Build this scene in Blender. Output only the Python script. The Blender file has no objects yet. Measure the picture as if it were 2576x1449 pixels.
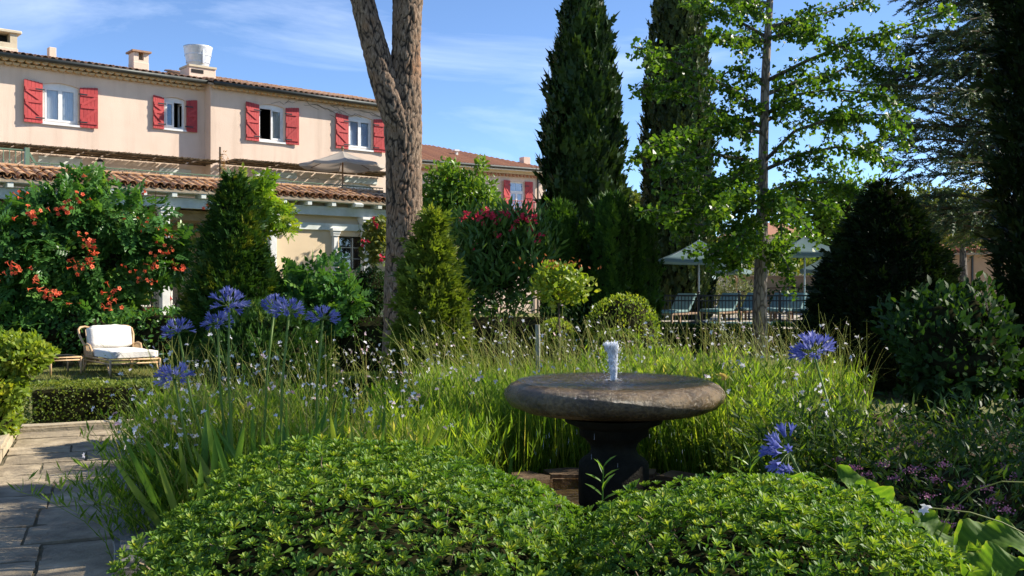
import bpy, bmesh, math, random
import numpy as np
from mathutils import Vector, Matrix, noise

# ------------------------------------------------------------------ camera, sky, sun, exposure
sc = bpy.context.scene
COL = sc.collection
R = math.radians
EYE = 1.6                      # camera height in metres
F = 2504.0                     # focal length in units of a 2576 px wide frame (35 mm lens)
cam_d = bpy.data.cameras.new('camera'); cam_d.lens = 35.0; cam_d.sensor_width = 36.0
cam_d.clip_start = 0.05; cam_d.clip_end = 3000.0; cam_d.shift_y = -0.0022
cam = bpy.data.objects.new('camera', cam_d); COL.objects.link(cam)
cam.location = (0, 0, EYE); cam.rotation_euler = (R(90), 0, 0)
sc.camera = cam

SUN_EL, SUN_AZ = R(36.0), R(12.0)     # SUN_AZ: degrees ahead of due right (+X towards +Y)
sv = Vector((math.cos(SUN_EL) * math.cos(SUN_AZ), math.cos(SUN_EL) * math.sin(SUN_AZ), math.sin(SUN_EL)))
world = bpy.data.worlds.new('World'); sc.world = world; world.use_nodes = True
wn = world.node_tree.nodes; wl = world.node_tree.links; wn.clear()
wo = wn.new('ShaderNodeOutputWorld'); bg = wn.new('ShaderNodeBackground'); bg.inputs[1].default_value = 0.122
sky = wn.new('ShaderNodeTexSky'); sky.sky_type = 'NISHITA'; sky.sun_disc = False
sky.sun_elevation = SUN_EL; sky.sun_rotation = R(90) - SUN_AZ
sky.altitude = 1500; sky.air_density = 0.75; sky.dust_density = 0.1; sky.ozone_density = 4.5
tc = wn.new('ShaderNodeTexCoord'); mp = wn.new('ShaderNodeMapping')
mp.inputs['Rotation'].default_value = (0.0, R(-20), R(12)); mp.inputs['Scale'].default_value = (1.6, 3.0, 8.0)
nz = wn.new('ShaderNodeTexNoise'); nz.inputs['Scale'].default_value = 1.5; nz.inputs['Detail'].default_value = 8
nz.inputs['Roughness'].default_value = 0.6; nz.inputs['Distortion'].default_value = 0.5
cr = wn.new('ShaderNodeValToRGB'); cr.color_ramp.elements[0].position = 0.50; cr.color_ramp.elements[1].position = 0.95
cr.color_ramp.elements[0].color = (0, 0, 0, 1); cr.color_ramp.elements[1].color = (0.34, 0.34, 0.34, 1)
mxs = wn.new('ShaderNodeMixRGB'); mxs.inputs[2].default_value = (9.5, 10.0, 10.8, 1)
wl.new(tc.outputs['Generated'], mp.inputs[0]); wl.new(mp.outputs[0], nz.inputs['Vector']); wl.new(nz.outputs[0], cr.inputs[0])
wl.new(cr.outputs[0], mxs.inputs[0]); wl.new(sky.outputs[0], mxs.inputs[1]); wl.new(mxs.outputs[0], bg.inputs[0]); wl.new(bg.outputs[0], wo.inputs[0])
sun_d = bpy.data.lights.new('sun', 'SUN'); sun_d.energy = 5.0; sun_d.angle = R(0.53); sun_d.color = (1.0, 0.92, 0.79)
sun = bpy.data.objects.new('sun', sun_d); COL.objects.link(sun); sun.location = (30, 5, 25)
sun.rotation_euler = sv.to_track_quat('Z', 'Y').to_euler()
sc.view_settings.view_transform = 'Standard'; sc.view_settings.look = 'None'
sc.view_settings.exposure = 0.95; sc.view_settings.gamma = 1.0; sc.view_settings.use_curve_mapping = False
sc.render.engine = 'CYCLES'
cy = sc.cycles
cy.use_denoising = True; cy.max_bounces = 8; cy.diffuse_bounces = 3; cy.glossy_bounces = 3
cy.transmission_bounces = 5; cy.transparent_max_bounces = 8; cy.caustics_reflective = False; cy.caustics_refractive = False
cy.use_adaptive_sampling = True

rng = np.random.default_rng(7)
random.seed(7)

# ------------------------------------------------------------------ helpers
def at(px, py, Y):
    """world point seen at (px, py) of the 2576 px frame, at depth Y"""
    return Vector(((px - 1288) / F * Y, Y, EYE - (py - 730) / F * Y))

def nrm(a):
    return a / np.maximum(np.linalg.norm(a, axis=-1, keepdims=True), 1e-9)

def tag(o, label=None, cat=None, group=None, kind=None):
    if label: o['label'] = label
    if cat: o['category'] = cat
    if group: o['group'] = group
    if kind: o['kind'] = kind
    return o

def thing(name, label, cat, loc=(0, 0, 0), rotz=0.0, group=None, kind=None):
    o = bpy.data.objects.new(name, None); COL.objects.link(o)
    o.location = loc; o.rotation_euler = (0, 0, rotz); o.empty_display_size = 0.2
    return tag(o, label, cat, group, kind)

def link(name, me, mat, parent=None, kind=None):
    o = bpy.data.objects.new(name, me); COL.objects.link(o)
    if mat is not None and not me.materials: me.materials.append(mat)
    if parent is not None: o.parent = parent
    if kind: o['kind'] = kind
    return o

def tri_mesh(name, V, T, rnd=None, smooth=False):
    me = bpy.data.meshes.new(name)
    V = np.ascontiguousarray(V, dtype=np.float32); T = np.ascontiguousarray(T, dtype=np.int32)
    n, k = T.shape
    me.vertices.add(len(V)); me.vertices.foreach_set('co', V.ravel())
    me.loops.add(n * k); me.loops.foreach_set('vertex_index', T.ravel())
    me.polygons.add(n); me.polygons.foreach_set('loop_start', np.arange(0, n * k, k, dtype=np.int32))
    if smooth: me.polygons.foreach_set('use_smooth', np.ones(n, dtype=bool))
    me.update(calc_edges=True)
    if rnd is not None:
        a = me.attributes.new('rnd', 'FLOAT', 'POINT'); a.data.foreach_set('value', np.ascontiguousarray(rnd, dtype=np.float32))
    return me

class MB:
    """collects simple solids into one mesh"""
    def __init__(s): s.v = []; s.f = []
    def add(s, vs, fs):
        b = len(s.v); s.v += [tuple(v) for v in vs]; s.f += [tuple(b + i for i in f) for f in fs]
    def box(s, c, d, rot=None):
        x, y, z = d[0] / 2, d[1] / 2, d[2] / 2
        vs = [Vector(p) for p in ((-x, -y, -z), (x, -y, -z), (x, y, -z), (-x, y, -z), (-x, -y, z), (x, -y, z), (x, y, z), (-x, y, z))]
        if rot is not None: vs = [rot @ v for v in vs]
        c = Vector(c)
        s.add([v + c for v in vs], [(0, 3, 2, 1), (4, 5, 6, 7), (0, 1, 5, 4), (1, 2, 6, 5), (2, 3, 7, 6), (3, 0, 4, 7)]); return s
    def b2(s, p, q):
        return s.box([(a + b) / 2 for a, b in zip(p, q)], [abs(b - a) for a, b in zip(p, q)])
    def bar(s, p, q, w, h):
        p, q = Vector(p), Vector(q); d = q - p; L = d.length
        rot = d.to_track_quat('Y', 'Z').to_matrix()
        return s.box((p + q) / 2, (w, L, h), rot)
    def tube(s, pts, rad, n=6, cap=True):
        pts = [Vector(p) for p in pts]
        if not hasattr(rad, '__len__'): rad = [rad] * len(pts)
        up = None; rings = []
        for i, p in enumerate(pts):
            d = (pts[min(i + 1, len(pts) - 1)] - pts[max(i - 1, 0)])
            if d.length < 1e-9: d = Vector((0, 0, 1))
            d.normalize()
            if up is None: up = d.orthogonal().normalized()
            x = (up - d * up.dot(d))
            x = x.normalized() if x.length > 1e-6 else d.orthogonal().normalized()
            up = x; y = d.cross(x)
            rings.append([p + (x * math.cos(2 * math.pi * k / n) + y * math.sin(2 * math.pi * k / n)) * rad[i] for k in range(n)])
        b = len(s.v)
        for r in rings: s.v += [tuple(v) for v in r]
        for i in range(len(pts) - 1):
            for k in range(n):
                k2 = (k + 1) % n
                s.f.append((b + i * n + k, b + i * n + k2, b + (i + 1) * n + k2, b + (i + 1) * n + k))
        if cap:
            s.f.append(tuple(b + k for k in range(n))[::-1]); s.f.append(tuple(b + (len(pts) - 1) * n + k for k in range(n)))
        return s
    def lathe(s, prof, n=48, c=(0, 0, 0), wob=None):
        b = len(s.v)
        for i, (r, z) in enumerate(prof):
            for k in range(n):
                a = 2 * math.pi * k / n; rr = r
                if wob: rr = r + wob(a, z, r)
                s.v.append((c[0] + rr * math.cos(a), c[1] + rr * math.sin(a), c[2] + z))
        for i in range(len(prof) - 1):
            for k in range(n):
                k2 = (k + 1) % n
                s.f.append((b + i * n + k, b + i * n + k2, b + (i + 1) * n + k2, b + (i + 1) * n + k))
        return s
    def mesh(s, name, smooth=False, bevel=0.0):
        me = bpy.data.meshes.new(name); me.from_pydata(s.v, [], s.f); me.validate()
        if bevel:
            bm = bmesh.new(); bm.from_mesh(me)
            bmesh.ops.bevel(bm, geom=bm.edges[:], offset=bevel, segments=1, affect='EDGES', clamp_overlap=True)
            bm.to_mesh(me); bm.free()
        if smooth: me.polygons.foreach_set('use_smooth', np.ones(len(me.polygons), dtype=bool))
        me.update(); return me
    def build(s, name, mat, parent=None, smooth=False, kind=None, bevel=0.0):
        return link(name, s.mesh(name, smooth, bevel), mat, parent, kind)

def place(name, me, parent, loc, rot=(0, 0, 0), scale=(1, 1, 1)):
    o = bpy.data.objects.new(name, me); COL.objects.link(o); o.parent = parent
    o.location = loc; o.rotation_euler = rot; o.scale = scale
    return o

# ------------------------------------------------------------------ materials
def newmat(name):
    m = bpy.data.materials.new(name); m.use_nodes = True
    nt = m.node_tree; nt.nodes.clear()
    out = nt.nodes.new('ShaderNodeOutputMaterial')
    return m, nt, out

def N(nt, t, **kw):
    n = nt.nodes.new('ShaderNode' + t)
    for k, v in kw.items():
        try: n.inputs[k].default_value = v
        except Exception: setattr(n, k, v)
    return n

def ramp(nt, fac, stops):
    r = nt.nodes.new('ShaderNodeValToRGB'); e = r.color_ramp.elements
    while len(e) < len(stops): e.new(0.5)
    for i, (p, c) in enumerate(stops):
        e[i].position = p; e[i].color = (*c, 1) if len(c) == 3 else c
    if fac is not None: nt.links.new(fac, r.inputs[0])
    return r

def leaf_mat(name, stops, trans=0.45, rough=0.42, tcol=None, spec=0.2, gain=1.0):
    """foliage: colour by the leaf's own random value, part of the light passes through"""
    m, nt, out = newmat(name); L = nt.links
    at_ = N(nt, 'Attribute'); at_.attribute_name = 'rnd'
    stops = [(p_, tuple(min(0.9, x * gain) for x in c_)) for p_, c_ in stops]
    cr = ramp(nt, at_.outputs['Fac'], stops)
    p = N(nt, 'BsdfPrincipled', Roughness=rough); p.inputs['Specular IOR Level'].default_value = spec
    L.new(cr.outputs[0], p.inputs['Base Color'])
    t = N(nt, 'BsdfTranslucent')
    hs = N(nt, 'MixRGB'); hs.blend_type = 'MULTIPLY'; hs.inputs[0].default_value = 1.0
    hs.inputs[2].default_value = (*(tcol or (1.7, 1.65, 0.55)), 1)
    L.new(cr.outputs[0], hs.inputs[1]); L.new(hs.outputs[0], t.inputs[0])
    mx = N(nt, 'MixShader'); mx.inputs[0].default_value = trans
    L.new(p.outputs[0], mx.inputs[1]); L.new(t.outputs[0], mx.inputs[2]); L.new(mx.outputs[0], out.inputs[0])
    return m

def noise_mat(name, c1, c2, scale=4.0, rough=0.8, bump=0.0, bscale=40.0, c3=None, detail=6.0, obj_var=0.0, spec=0.4, metal=0.0, stretch=(1, 1, 1), bdist=0.02):
    m, nt, out = newmat(name); L = nt.links
    g = N(nt, 'TexCoord'); mpn = N(nt, 'Mapping'); mpn.inputs['Scale'].default_value = stretch
    L.new(g.outputs['Object'], mpn.inputs[0])
    oi = N(nt, 'ObjectInfo'); ad = N(nt, 'VectorMath'); ad.operation = 'ADD'
    sc_ = N(nt, 'VectorMath'); sc_.operation = 'SCALE'; sc_.inputs['Scale'].default_value = 17.0
    cmb = N(nt, 'CombineXYZ'); L.new(oi.outputs['Random'], cmb.inputs[0]); L.new(oi.outputs['Random'], cmb.inputs[2])
    L.new(cmb.outputs[0], sc_.inputs[0]); L.new(mpn.outputs[0], ad.inputs[0]); L.new(sc_.outputs[0], ad.inputs[1])
    n1 = N(nt, 'TexNoise', Scale=scale, Detail=detail, Roughness=0.6)
    L.new(ad.outputs[0], n1.inputs['Vector'])
    st = [(0.32, c1), (0.68, c2)] if c3 is None else [(0.3, c1), (0.55, c2), (0.75, c3)]
    cr = ramp(nt, n1.outputs[0], st); col = cr.outputs[0]
    if obj_var:
        hv = N(nt, 'HueSaturation'); mr = N(nt, 'MapRange')
        mr.inputs[3].default_value = 1 - obj_var; mr.inputs[4].default_value = 1 + obj_var
        L.new(oi.outputs['Random'], mr.inputs[0]); L.new(mr.outputs[0], hv.inputs['Value']); L.new(col, hv.inputs['Color']); col = hv.outputs[0]
    p = N(nt, 'BsdfPrincipled', Roughness=rough, Metallic=metal); p.inputs['Specular IOR Level'].default_value = spec
    L.new(col, p.inputs['Base Color'])
    if bump:
        n2 = N(nt, 'TexNoise', Scale=bscale, Detail=5.0, Roughness=0.65); L.new(ad.outputs[0], n2.inputs['Vector'])
        b = N(nt, 'Bump', Strength=bump, Distance=bdist); L.new(n2.outputs[0], b.inputs['Height']); L.new(b.outputs[0], p.inputs['Normal'])
    L.new(p.outputs[0], out.inputs[0])
    return m

def tile_mat(name, stops, lichen=(0.58, 0.25, 0.05), dark=(0.05, 0.04, 0.035), lich_amt=0.61):
    m, nt, out = newmat(name); L = nt.links
    oi = N(nt, 'ObjectInfo'); a = N(nt, 'Attribute'); a.attribute_name = 'rnd'
    su = N(nt, 'Math'); su.operation = 'ADD'; L.new(oi.outputs['Random'], su.inputs[0]); L.new(a.outputs['Fac'], su.inputs[1])
    fr = N(nt, 'Math'); fr.operation = 'FRACT'; L.new(su.outputs[0], fr.inputs[0])
    cr = ramp(nt, fr.outputs[0], stops)
    g = N(nt, 'NewGeometry')
    n1 = N(nt, 'TexNoise', Scale=7.0, Detail=6.0, Roughness=0.7); L.new(g.outputs['Position'], n1.inputs['Vector'])
    n2 = N(nt, 'TexNoise', Scale=11.0, Detail=5.0, Roughness=0.7); L.new(g.outputs['Position'], n2.inputs['Vector'])
    r1 = ramp(nt, n1.outputs[0], [(0.52, (0, 0, 0)), (0.68, (1, 1, 1))])
    r2 = ramp(nt, n2.outputs[0], [(lich_amt - 0.06, (0, 0, 0)), (lich_amt, (1, 1, 1))])
    m1 = N(nt, 'MixRGB'); m1.inputs[2].default_value = (*dark, 1); L.new(cr.outputs[0], m1.inputs[1])
    ml = N(nt, 'Math'); ml.operation = 'MULTIPLY'; ml.inputs[1].default_value = 0.75; L.new(r1.outputs[0], ml.inputs[0]); L.new(ml.outputs[0], m1.inputs[0])
    m2 = N(nt, 'MixRGB'); m2.inputs[2].default_value = (*lichen, 1); L.new(m1.outputs[0], m2.inputs[1]); L.new(r2.outputs[0], m2.inputs[0])
    p = N(nt, 'BsdfPrincipled', Roughness=0.85); L.new(m2.outputs[0], p.inputs['Base Color'])
    b = N(nt, 'Bump', Strength=0.5, Distance=0.01); L.new(n2.outputs[0], b.inputs['Height']); L.new(b.outputs[0], p.inputs['Normal'])
    L.new(p.outputs[0], out.inputs[0]); return m

def bark_mat(name, c_dark, c_mid, c_light, vs=(26, 26, 7), bump=0.9, dist=0.04, warm=None):
    m, nt, out = newmat(name); L = nt.links
    g = N(nt, 'TexCoord'); mpn = N(nt, 'Mapping'); mpn.inputs['Scale'].default_value = vs; L.new(g.outputs['Object'], mpn.inputs[0])
    nd = N(nt, 'TexNoise', Scale=2.0, Detail=3.0); L.new(g.outputs['Object'], nd.inputs['Vector'])
    mixv = N(nt, 'VectorMath'); mixv.operation = 'MULTIPLY_ADD'; mixv.inputs[1].default_value = (2.2, 2.2, 2.2)
    L.new(nd.outputs['Color'], mixv.inputs[0]); L.new(mpn.outputs[0], mixv.inputs[2])
    v = N(nt, 'TexVoronoi', Scale=0.42); v.feature = 'DISTANCE_TO_EDGE'; L.new(mixv.outputs[0], v.inputs['Vector'])
    v2 = N(nt, 'TexVoronoi', Scale=0.42); v2.feature = 'F1'; L.new(mixv.outputs[0], v2.inputs['Vector'])
    n2 = N(nt, 'TexNoise', Scale=3.5, Detail=8.0, Roughness=0.7); L.new(mpn.outputs[0], n2.inputs['Vector'])
    pl = ramp(nt, n2.outputs[0], [(0.3, c_mid), (0.7, c_light)])
    pl2 = N(nt, 'MixRGB'); pl2.blend_type = 'MIX'; pl2.inputs[2].default_value = (*(warm or c_mid), 1); L.new(pl.outputs[0], pl2.inputs[1])
    sp = N(nt, 'SeparateColor'); L.new(v2.outputs['Color'], sp.inputs[0])
    mm = N(nt, 'Math'); mm.operation = 'MULTIPLY'; mm.inputs[1].default_value = 0.6; L.new(sp.outputs[0], mm.inputs[0]); L.new(mm.outputs[0], pl2.inputs[0])
    cr = ramp(nt, v.outputs['Distance'], [(0.02, (0, 0, 0)), (0.16, (1, 1, 1))])
    mx = N(nt, 'MixRGB'); mx.inputs[1].default_value = (*c_dark, 1); L.new(cr.outputs[0], mx.inputs[0]); L.new(pl2.outputs[0], mx.inputs[2])
    p = N(nt, 'BsdfPrincipled', Roughness=0.9); L.new(mx.outputs[0], p.inputs['Base Color'])
    ad = N(nt, 'Math'); ad.operation = 'MULTIPLY_ADD'; ad.inputs[1].default_value = 0.35; L.new(n2.outputs[0], ad.inputs[0]); L.new(cr.outputs[0], ad.inputs[2])
    b = N(nt, 'Bump', Strength=bump, Distance=dist); L.new(ad.outputs[0], b.inputs['Height']); L.new(b.outputs[0], p.inputs['Normal'])
    L.new(p.outputs[0], out.inputs[0]); return m

def glass_mat(name, tint=(0.9, 0.93, 0.96), refl=0.04):
    m, nt, out = newmat(name); L = nt.links
    lw = N(nt, 'LayerWeight', Blend=0.5); pw_ = N(nt, 'Math'); pw_.operation = 'POWER'; pw_.inputs[1].default_value = 5.0; L.new(lw.outputs['Facing'], pw_.inputs[0])
    ma = N(nt, 'Math'); ma.operation = 'MULTIPLY_ADD'; ma.inputs[1].default_value = 0.85; ma.inputs[2].default_value = refl + .06; L.new(pw_.outputs[0], ma.inputs[0])
    t = N(nt, 'BsdfTransparent'); t.inputs[0].default_value = (*tint, 1); g = N(nt, 'BsdfGlossy', Roughness=0.02)
    mx = N(nt, 'MixShader'); L.new(ma.outputs[0], mx.inputs[0]); L.new(t.outputs[0], mx.inputs[1]); L.new(g.outputs[0], mx.inputs[2])
    L.new(mx.outputs[0], out.inputs[0]); return m

def water_mat(name, tint=(0.55, 0.6, 0.5), scale=18.0, bump=0.5, refl=0.05, dist=0.02):
    m, nt, out = newmat(name); L = nt.links
    g = N(nt, 'TexCoord'); n1 = N(nt, 'TexNoise', Scale=scale, Detail=3.0, Distortion=0.6); L.new(g.outputs['Object'], n1.inputs['Vector'])
    b = N(nt, 'Bump', Strength=bump, Distance=dist); L.new(n1.outputs[0], b.inputs['Height'])
    lw = N(nt, 'LayerWeight', Blend=0.5); L.new(b.outputs[0], lw.inputs['Normal']); pw_ = N(nt, 'Math'); pw_.operation = 'POWER'; pw_.inputs[1].default_value = 5.0; L.new(lw.outputs['Facing'], pw_.inputs[0])
    ma = N(nt, 'Math'); ma.operation = 'MULTIPLY_ADD'; ma.inputs[1].default_value = 0.9; ma.inputs[2].default_value = refl + .02; L.new(pw_.outputs[0], ma.inputs[0])
    t = N(nt, 'BsdfTransparent'); t.inputs[0].default_value = (*tint, 1); gl = N(nt, 'BsdfGlossy', Roughness=0.06); L.new(b.outputs[0], gl.inputs['Normal'])
    mx = N(nt, 'MixShader'); L.new(ma.outputs[0], mx.inputs[0]); L.new(t.outputs[0], mx.inputs[1]); L.new(gl.outputs[0], mx.inputs[2])
    L.new(mx.outputs[0], out.inputs[0]); return m

def plain(name, c, rough=0.5, metal=0.0, spec=0.5, bump=0.0):
    return noise_mat(name, tuple(x * 0.86 for x in c), tuple(min(1, x * 1.08) for x in c), scale=5.0, rough=rough, metal=metal, spec=spec, bump=bump, bscale=60)

M = {}
M['plaster_old'] = noise_mat('peach_plaster', (0.67, 0.50, 0.385), (0.75, 0.57, 0.445), scale=0.9, rough=0.92, bump=0.25, bscale=45, spec=0.15, detail=9)
def plaster_mat(name, c1, c2):
    m, nt, out = newmat(name); L = nt.links; g = N(nt, 'TexCoord')
    n1 = N(nt, 'TexNoise', Scale=0.7, Detail=9.0, Roughness=0.62); L.new(g.outputs['Object'], n1.inputs['Vector'])
    mp2 = N(nt, 'Mapping'); mp2.inputs['Scale'].default_value = (2.6, 2.6, 0.22); L.new(g.outputs['Object'], mp2.inputs[0])
    n2 = N(nt, 'TexNoise', Scale=1.0, Detail=6.0, Roughness=0.6); L.new(mp2.outputs[0], n2.inputs['Vector'])
    n3 = N(nt, 'TexNoise', Scale=38.0, Detail=5.0); L.new(g.outputs['Object'], n3.inputs['Vector'])
    a = ramp(nt, n1.outputs[0], [(0.3, c1), (0.7, c2)]); b = ramp(nt, n2.outputs[0], [(0.28, (0.86, 0.84, 0.82)), (0.5, (1, 1, 1)), (0.75, (1.0, 1.0, 1.0))])
    mx = N(nt, 'MixRGB'); mx.blend_type = 'MULTIPLY'; mx.inputs[0].default_value = 1.0; L.new(a.outputs[0], mx.inputs[1]); L.new(b.outputs[0], mx.inputs[2])
    p = N(nt, 'BsdfPrincipled', Roughness=0.92); p.inputs['Specular IOR Level'].default_value = 0.12; L.new(mx.outputs[0], p.inputs['Base Color'])
    bu = N(nt, 'Bump', Strength=0.3, Distance=0.02); L.new(n3.outputs[0], bu.inputs['Height']); L.new(bu.outputs[0], p.inputs['Normal']); L.new(p.outputs[0], out.inputs[0]); return m
M['plaster'] = plaster_mat('peach_plaster', (0.67, 0.525, 0.415), (0.77, 0.61, 0.49))
M['plaster_y'] = noise_mat('yellow_plaster', (0.62, 0.49, 0.33), (0.70, 0.555, 0.385), scale=1.1, rough=0.92, bump=0.2, bscale=45, spec=0.15, detail=9)
M['plaster_d'] = noise_mat('tan_plaster', (0.36, 0.235, 0.14), (0.46, 0.31, 0.19), scale=1.3, rough=0.92, bump=0.3, bscale=40, spec=0.15, detail=9)
M['cornice'] = noise_mat('cornice_plaster', (0.50, 0.36, 0.20), (0.60, 0.44, 0.26), scale=3, rough=0.9, spec=0.15)
M['white'] = plain('white_paint', (0.76, 0.76, 0.74), 0.45)
M['greywhite'] = noise_mat('weathered_white_paint', (0.50, 0.54, 0.50), (0.66, 0.69, 0.65), scale=3, rough=0.6, bump=0.15, bscale=30)
M['red'] = noise_mat('red_paint', (0.37, 0.034, 0.034), (0.47, 0.054, 0.050), scale=9, rough=0.55, bump=0.15, bscale=60, obj_var=0.08, stretch=(1, 1, 0.2))
M['red_iron'] = plain('red_iron', (0.38, 0.06, 0.07), 0.5)
M['green_iron'] = plain('green_iron', (0.10, 0.16, 0.10), 0.5)
M['black_iron'] = plain('black_iron', (0.012, 0.012, 0.014), 0.45)
M['zinc'] = noise_mat('dark_zinc', (0.035, 0.04, 0.04), (0.06, 0.065, 0.06), scale=4, rough=0.5, metal=0.5)
M['galv'] = noise_mat('galvanised_steel', (0.52, 0.53, 0.56), (0.68, 0.69, 0.72), scale=6, rough=0.45, metal=0.35)
M['glass'] = glass_mat('window_glass')
M['dark'] = plain('dark_interior', (0.012, 0.011, 0.01), 0.9)
M['curtain'] = noise_mat('curtain_cloth', (0.66, 0.63, 0.56), (0.78, 0.75, 0.68), scale=2, rough=0.9)
M['curtain_b'] = noise_mat('sheer_cloth', (0.56, 0.64, 0.78), (0.68, 0.75, 0.86), scale=2, rough=0.9)
TST = [(0.0, (0.17, 0.10, 0.065)), (0.3, (0.30, 0.165, 0.09)), (0.6, (0.42, 0.24, 0.13)), (0.85, (0.48, 0.30, 0.17)), (1.0, (0.24, 0.16, 0.115))]
M['tile'] = tile_mat('weathered_tile', TST)
M['tile_house'] = tile_mat('house_tile', [(0, (0.30, 0.17, 0.10)), (0.5, (0.42, 0.25, 0.15)), (1, (0.27, 0.15, 0.10))], lichen=(0.22, 0.15, 0.10), dark=(0.14, 0.085, 0.06))
M['tile_far'] = tile_mat('far_tile', [(0, (0.34, 0.15, 0.08)), (0.5, (0.42, 0.19, 0.10)), (1, (0.30, 0.13, 0.075))], lichen=(0.40, 0.2, 0.12), dark=(0.26, 0.12, 0.07))
M['mortar'] = noise_mat('mortar', (0.24, 0.20, 0.15), (0.38, 0.31, 0.22), scale=6, rough=0.95, bump=0.4)
M['ridge'] = noise_mat('orange_ridge', (0.40, 0.20, 0.10), (0.52, 0.33, 0.19), scale=5, rough=0.9, c3=(0.52, 0.24, 0.07), obj_var=0.15)
M['reed'] = leaf_mat('reed', [(0, (0.22, 0.15, 0.085)), (0.5, (0.34, 0.24, 0.14)), (1, (0.16, 0.11, 0.07))], trans=0.1, rough=0.7)
M['bark'] = bark_mat('pine_bark', (0.026, 0.019, 0.014), (0.21, 0.145, 0.095), (0.44, 0.35, 0.265), vs=(30, 30, 9), warm=(0.30, 0.15, 0.075), dist=0.05, bump=1.0)
M['bark3'] = bark_mat('pale_bark', (0.09, 0.07, 0.055), (0.20, 0.16, 0.125), (0.36, 0.30, 0.25), vs=(34, 34, 8), bump=0.5, dist=0.02)
M['bark2'] = bark_mat('grey_bark', (0.045, 0.036, 0.028), (0.11, 0.09, 0.07), (0.22, 0.19, 0.155), vs=(34, 34, 8), bump=0.6, dist=0.02)
M['twig'] = noise_mat('twig', (0.05, 0.036, 0.022), (0.12, 0.085, 0.05), scale=20, rough=0.9)
M['core'] = noise_mat('shade_core', (0.010, 0.012, 0.005), (0.028, 0.026, 0.013), scale=25, rough=1.0, spec=0.0)  # near-black solid filling the crowns; its colour stands in for inner shade
M['stone_wet'] = None

# ------------------------------------------------------------------ foliage kit
def leaf_t(st, fold=0.2, curl=-0.15):
    V = []; T = []; idx = []
    for t, w in st:
        z = curl * t * t; c = len(V); V.append((0, t, z)); l = r = c
        if w > 0:
            l = len(V); V.append((-w, t, z + fold * w)); r = len(V); V.append((w, t, z + fold * w))
        idx.append((l, c, r))
    for (l0, c0, r0), (l1, c1, r1) in zip(idx, idx[1:]):
        for q in ((c0, c1, l1), (c0, l1, l0), (c0, r0, r1), (c0, r1, c1)):
            if len(set(q)) == 3: T.append(q)
    return np.array(V, float), np.array(T, int)

def comb(items):
    Vs = []; Ts = []; b = 0
    for (V, T), m in items:
        A = np.array(m.to_3x3()); t = np.array(m.to_translation())
        Vs.append(V @ A.T + t); Ts.append(T + b); b += len(V)
    return np.concatenate(Vs), np.concatenate(Ts)

def scatter(tm, pos, d, up, scale, rnd=None, width=None):
    tv, tt = tm; n = len(pos); k = len(tv)
    y = nrm(d); x = nrm(np.cross(y, up)); z = np.cross(x, y)
    s = np.broadcast_to(np.asarray(scale, float), (n,))[:, None, None]
    w = s if width is None else np.broadcast_to(np.asarray(width, float), (n,))[:, None, None]
    V = pos[:, None, :] + w * tv[None, :, 0:1] * x[:, None, :] + s * tv[None, :, 1:2] * y[:, None, :] + w * tv[None, :, 2:3] * z[:, None, :]
    T = (tt[None] + (np.arange(n) * k)[:, None, None]).reshape(-1, 3)
    if rnd is None: rnd = rng.random(n)
    return V.reshape(-1, 3), T, np.repeat(rnd, k)

def join(parts):
    Vs = []; Ts = []; Rs = []; b = 0
    for V, T, r in parts:
        Vs.append(V); Ts.append(T + b); Rs.append(r); b += len(V)
    return np.concatenate(Vs), np.concatenate(Ts), np.concatenate(Rs)

def foliage(name, parts, mat, parent=None, kind='stuff', smooth=False):
    V, T, r = join(parts) if isinstance(parts, list) else parts
    return link(name, tri_mesh(name, V, T, r, smooth), mat, parent, kind)

def lumpy(P, freq, seed, n=7):
    g = np.random.default_rng(seed); K = g.normal(size=(n, 3)) * freq; ph = g.random(n) * 6.28
    return np.sin(P @ K.T + ph).sum(1) / math.sqrt(n * 0.5) / 1.6

def rdir(n):
    return nrm(rng.normal(size=(n, 3)))

LEAF4 = leaf_t([(0, 0), (0.45, 0.26), (1, 0)], 0.25, -0.12)
LEAF_N = leaf_t([(0, 0), (0.4, 0.13), (1, 0)], 0.2, -0.15)
LEAF8 = leaf_t([(0, 0), (0.3, 0.22), (0.65, 0.24), (1, 0)], 0.25, -0.2)
LEAF_OB = (np.array([(0, 0, 0), (-.135, .46, .02), (-.175, .82, -.10), (0, 1, -.22), (.175, .82, -.10), (.135, .46, .02)], float), np.array([(0, 3, 2), (0, 2, 1), (0, 5, 4), (0, 4, 3)], int))
FAN = (np.array([(0, 0, 0), (-.5, .80, .05), (-.24, 1.0, .0), (0, .88, .06), (.24, 1.0, .0), (.5, .80, .05)], float), np.array([(0, 2, 1), (0, 3, 2), (0, 4, 3), (0, 5, 4)], int))
BLADE = (np.array([(-0.5, 0, 0), (0.5, 0, 0), (-0.45, 0.45, 0.0), (0.45, 0.45, 0.0), (-0.3, 0.78, 0), (0.3, 0.78, 0), (0, 1, 0)], float),
         np.array([(0, 1, 3), (0, 3, 2), (2, 3, 5), (2, 5, 4), (4, 5, 6)], int))
DIA = (np.array([(0, 0, 0), (0.5, 0.45, 0.06), (0, 1, 0), (-0.5, 0.45, 0.06)], float), np.array([(0, 1, 2), (0, 2, 3)], int))

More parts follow.
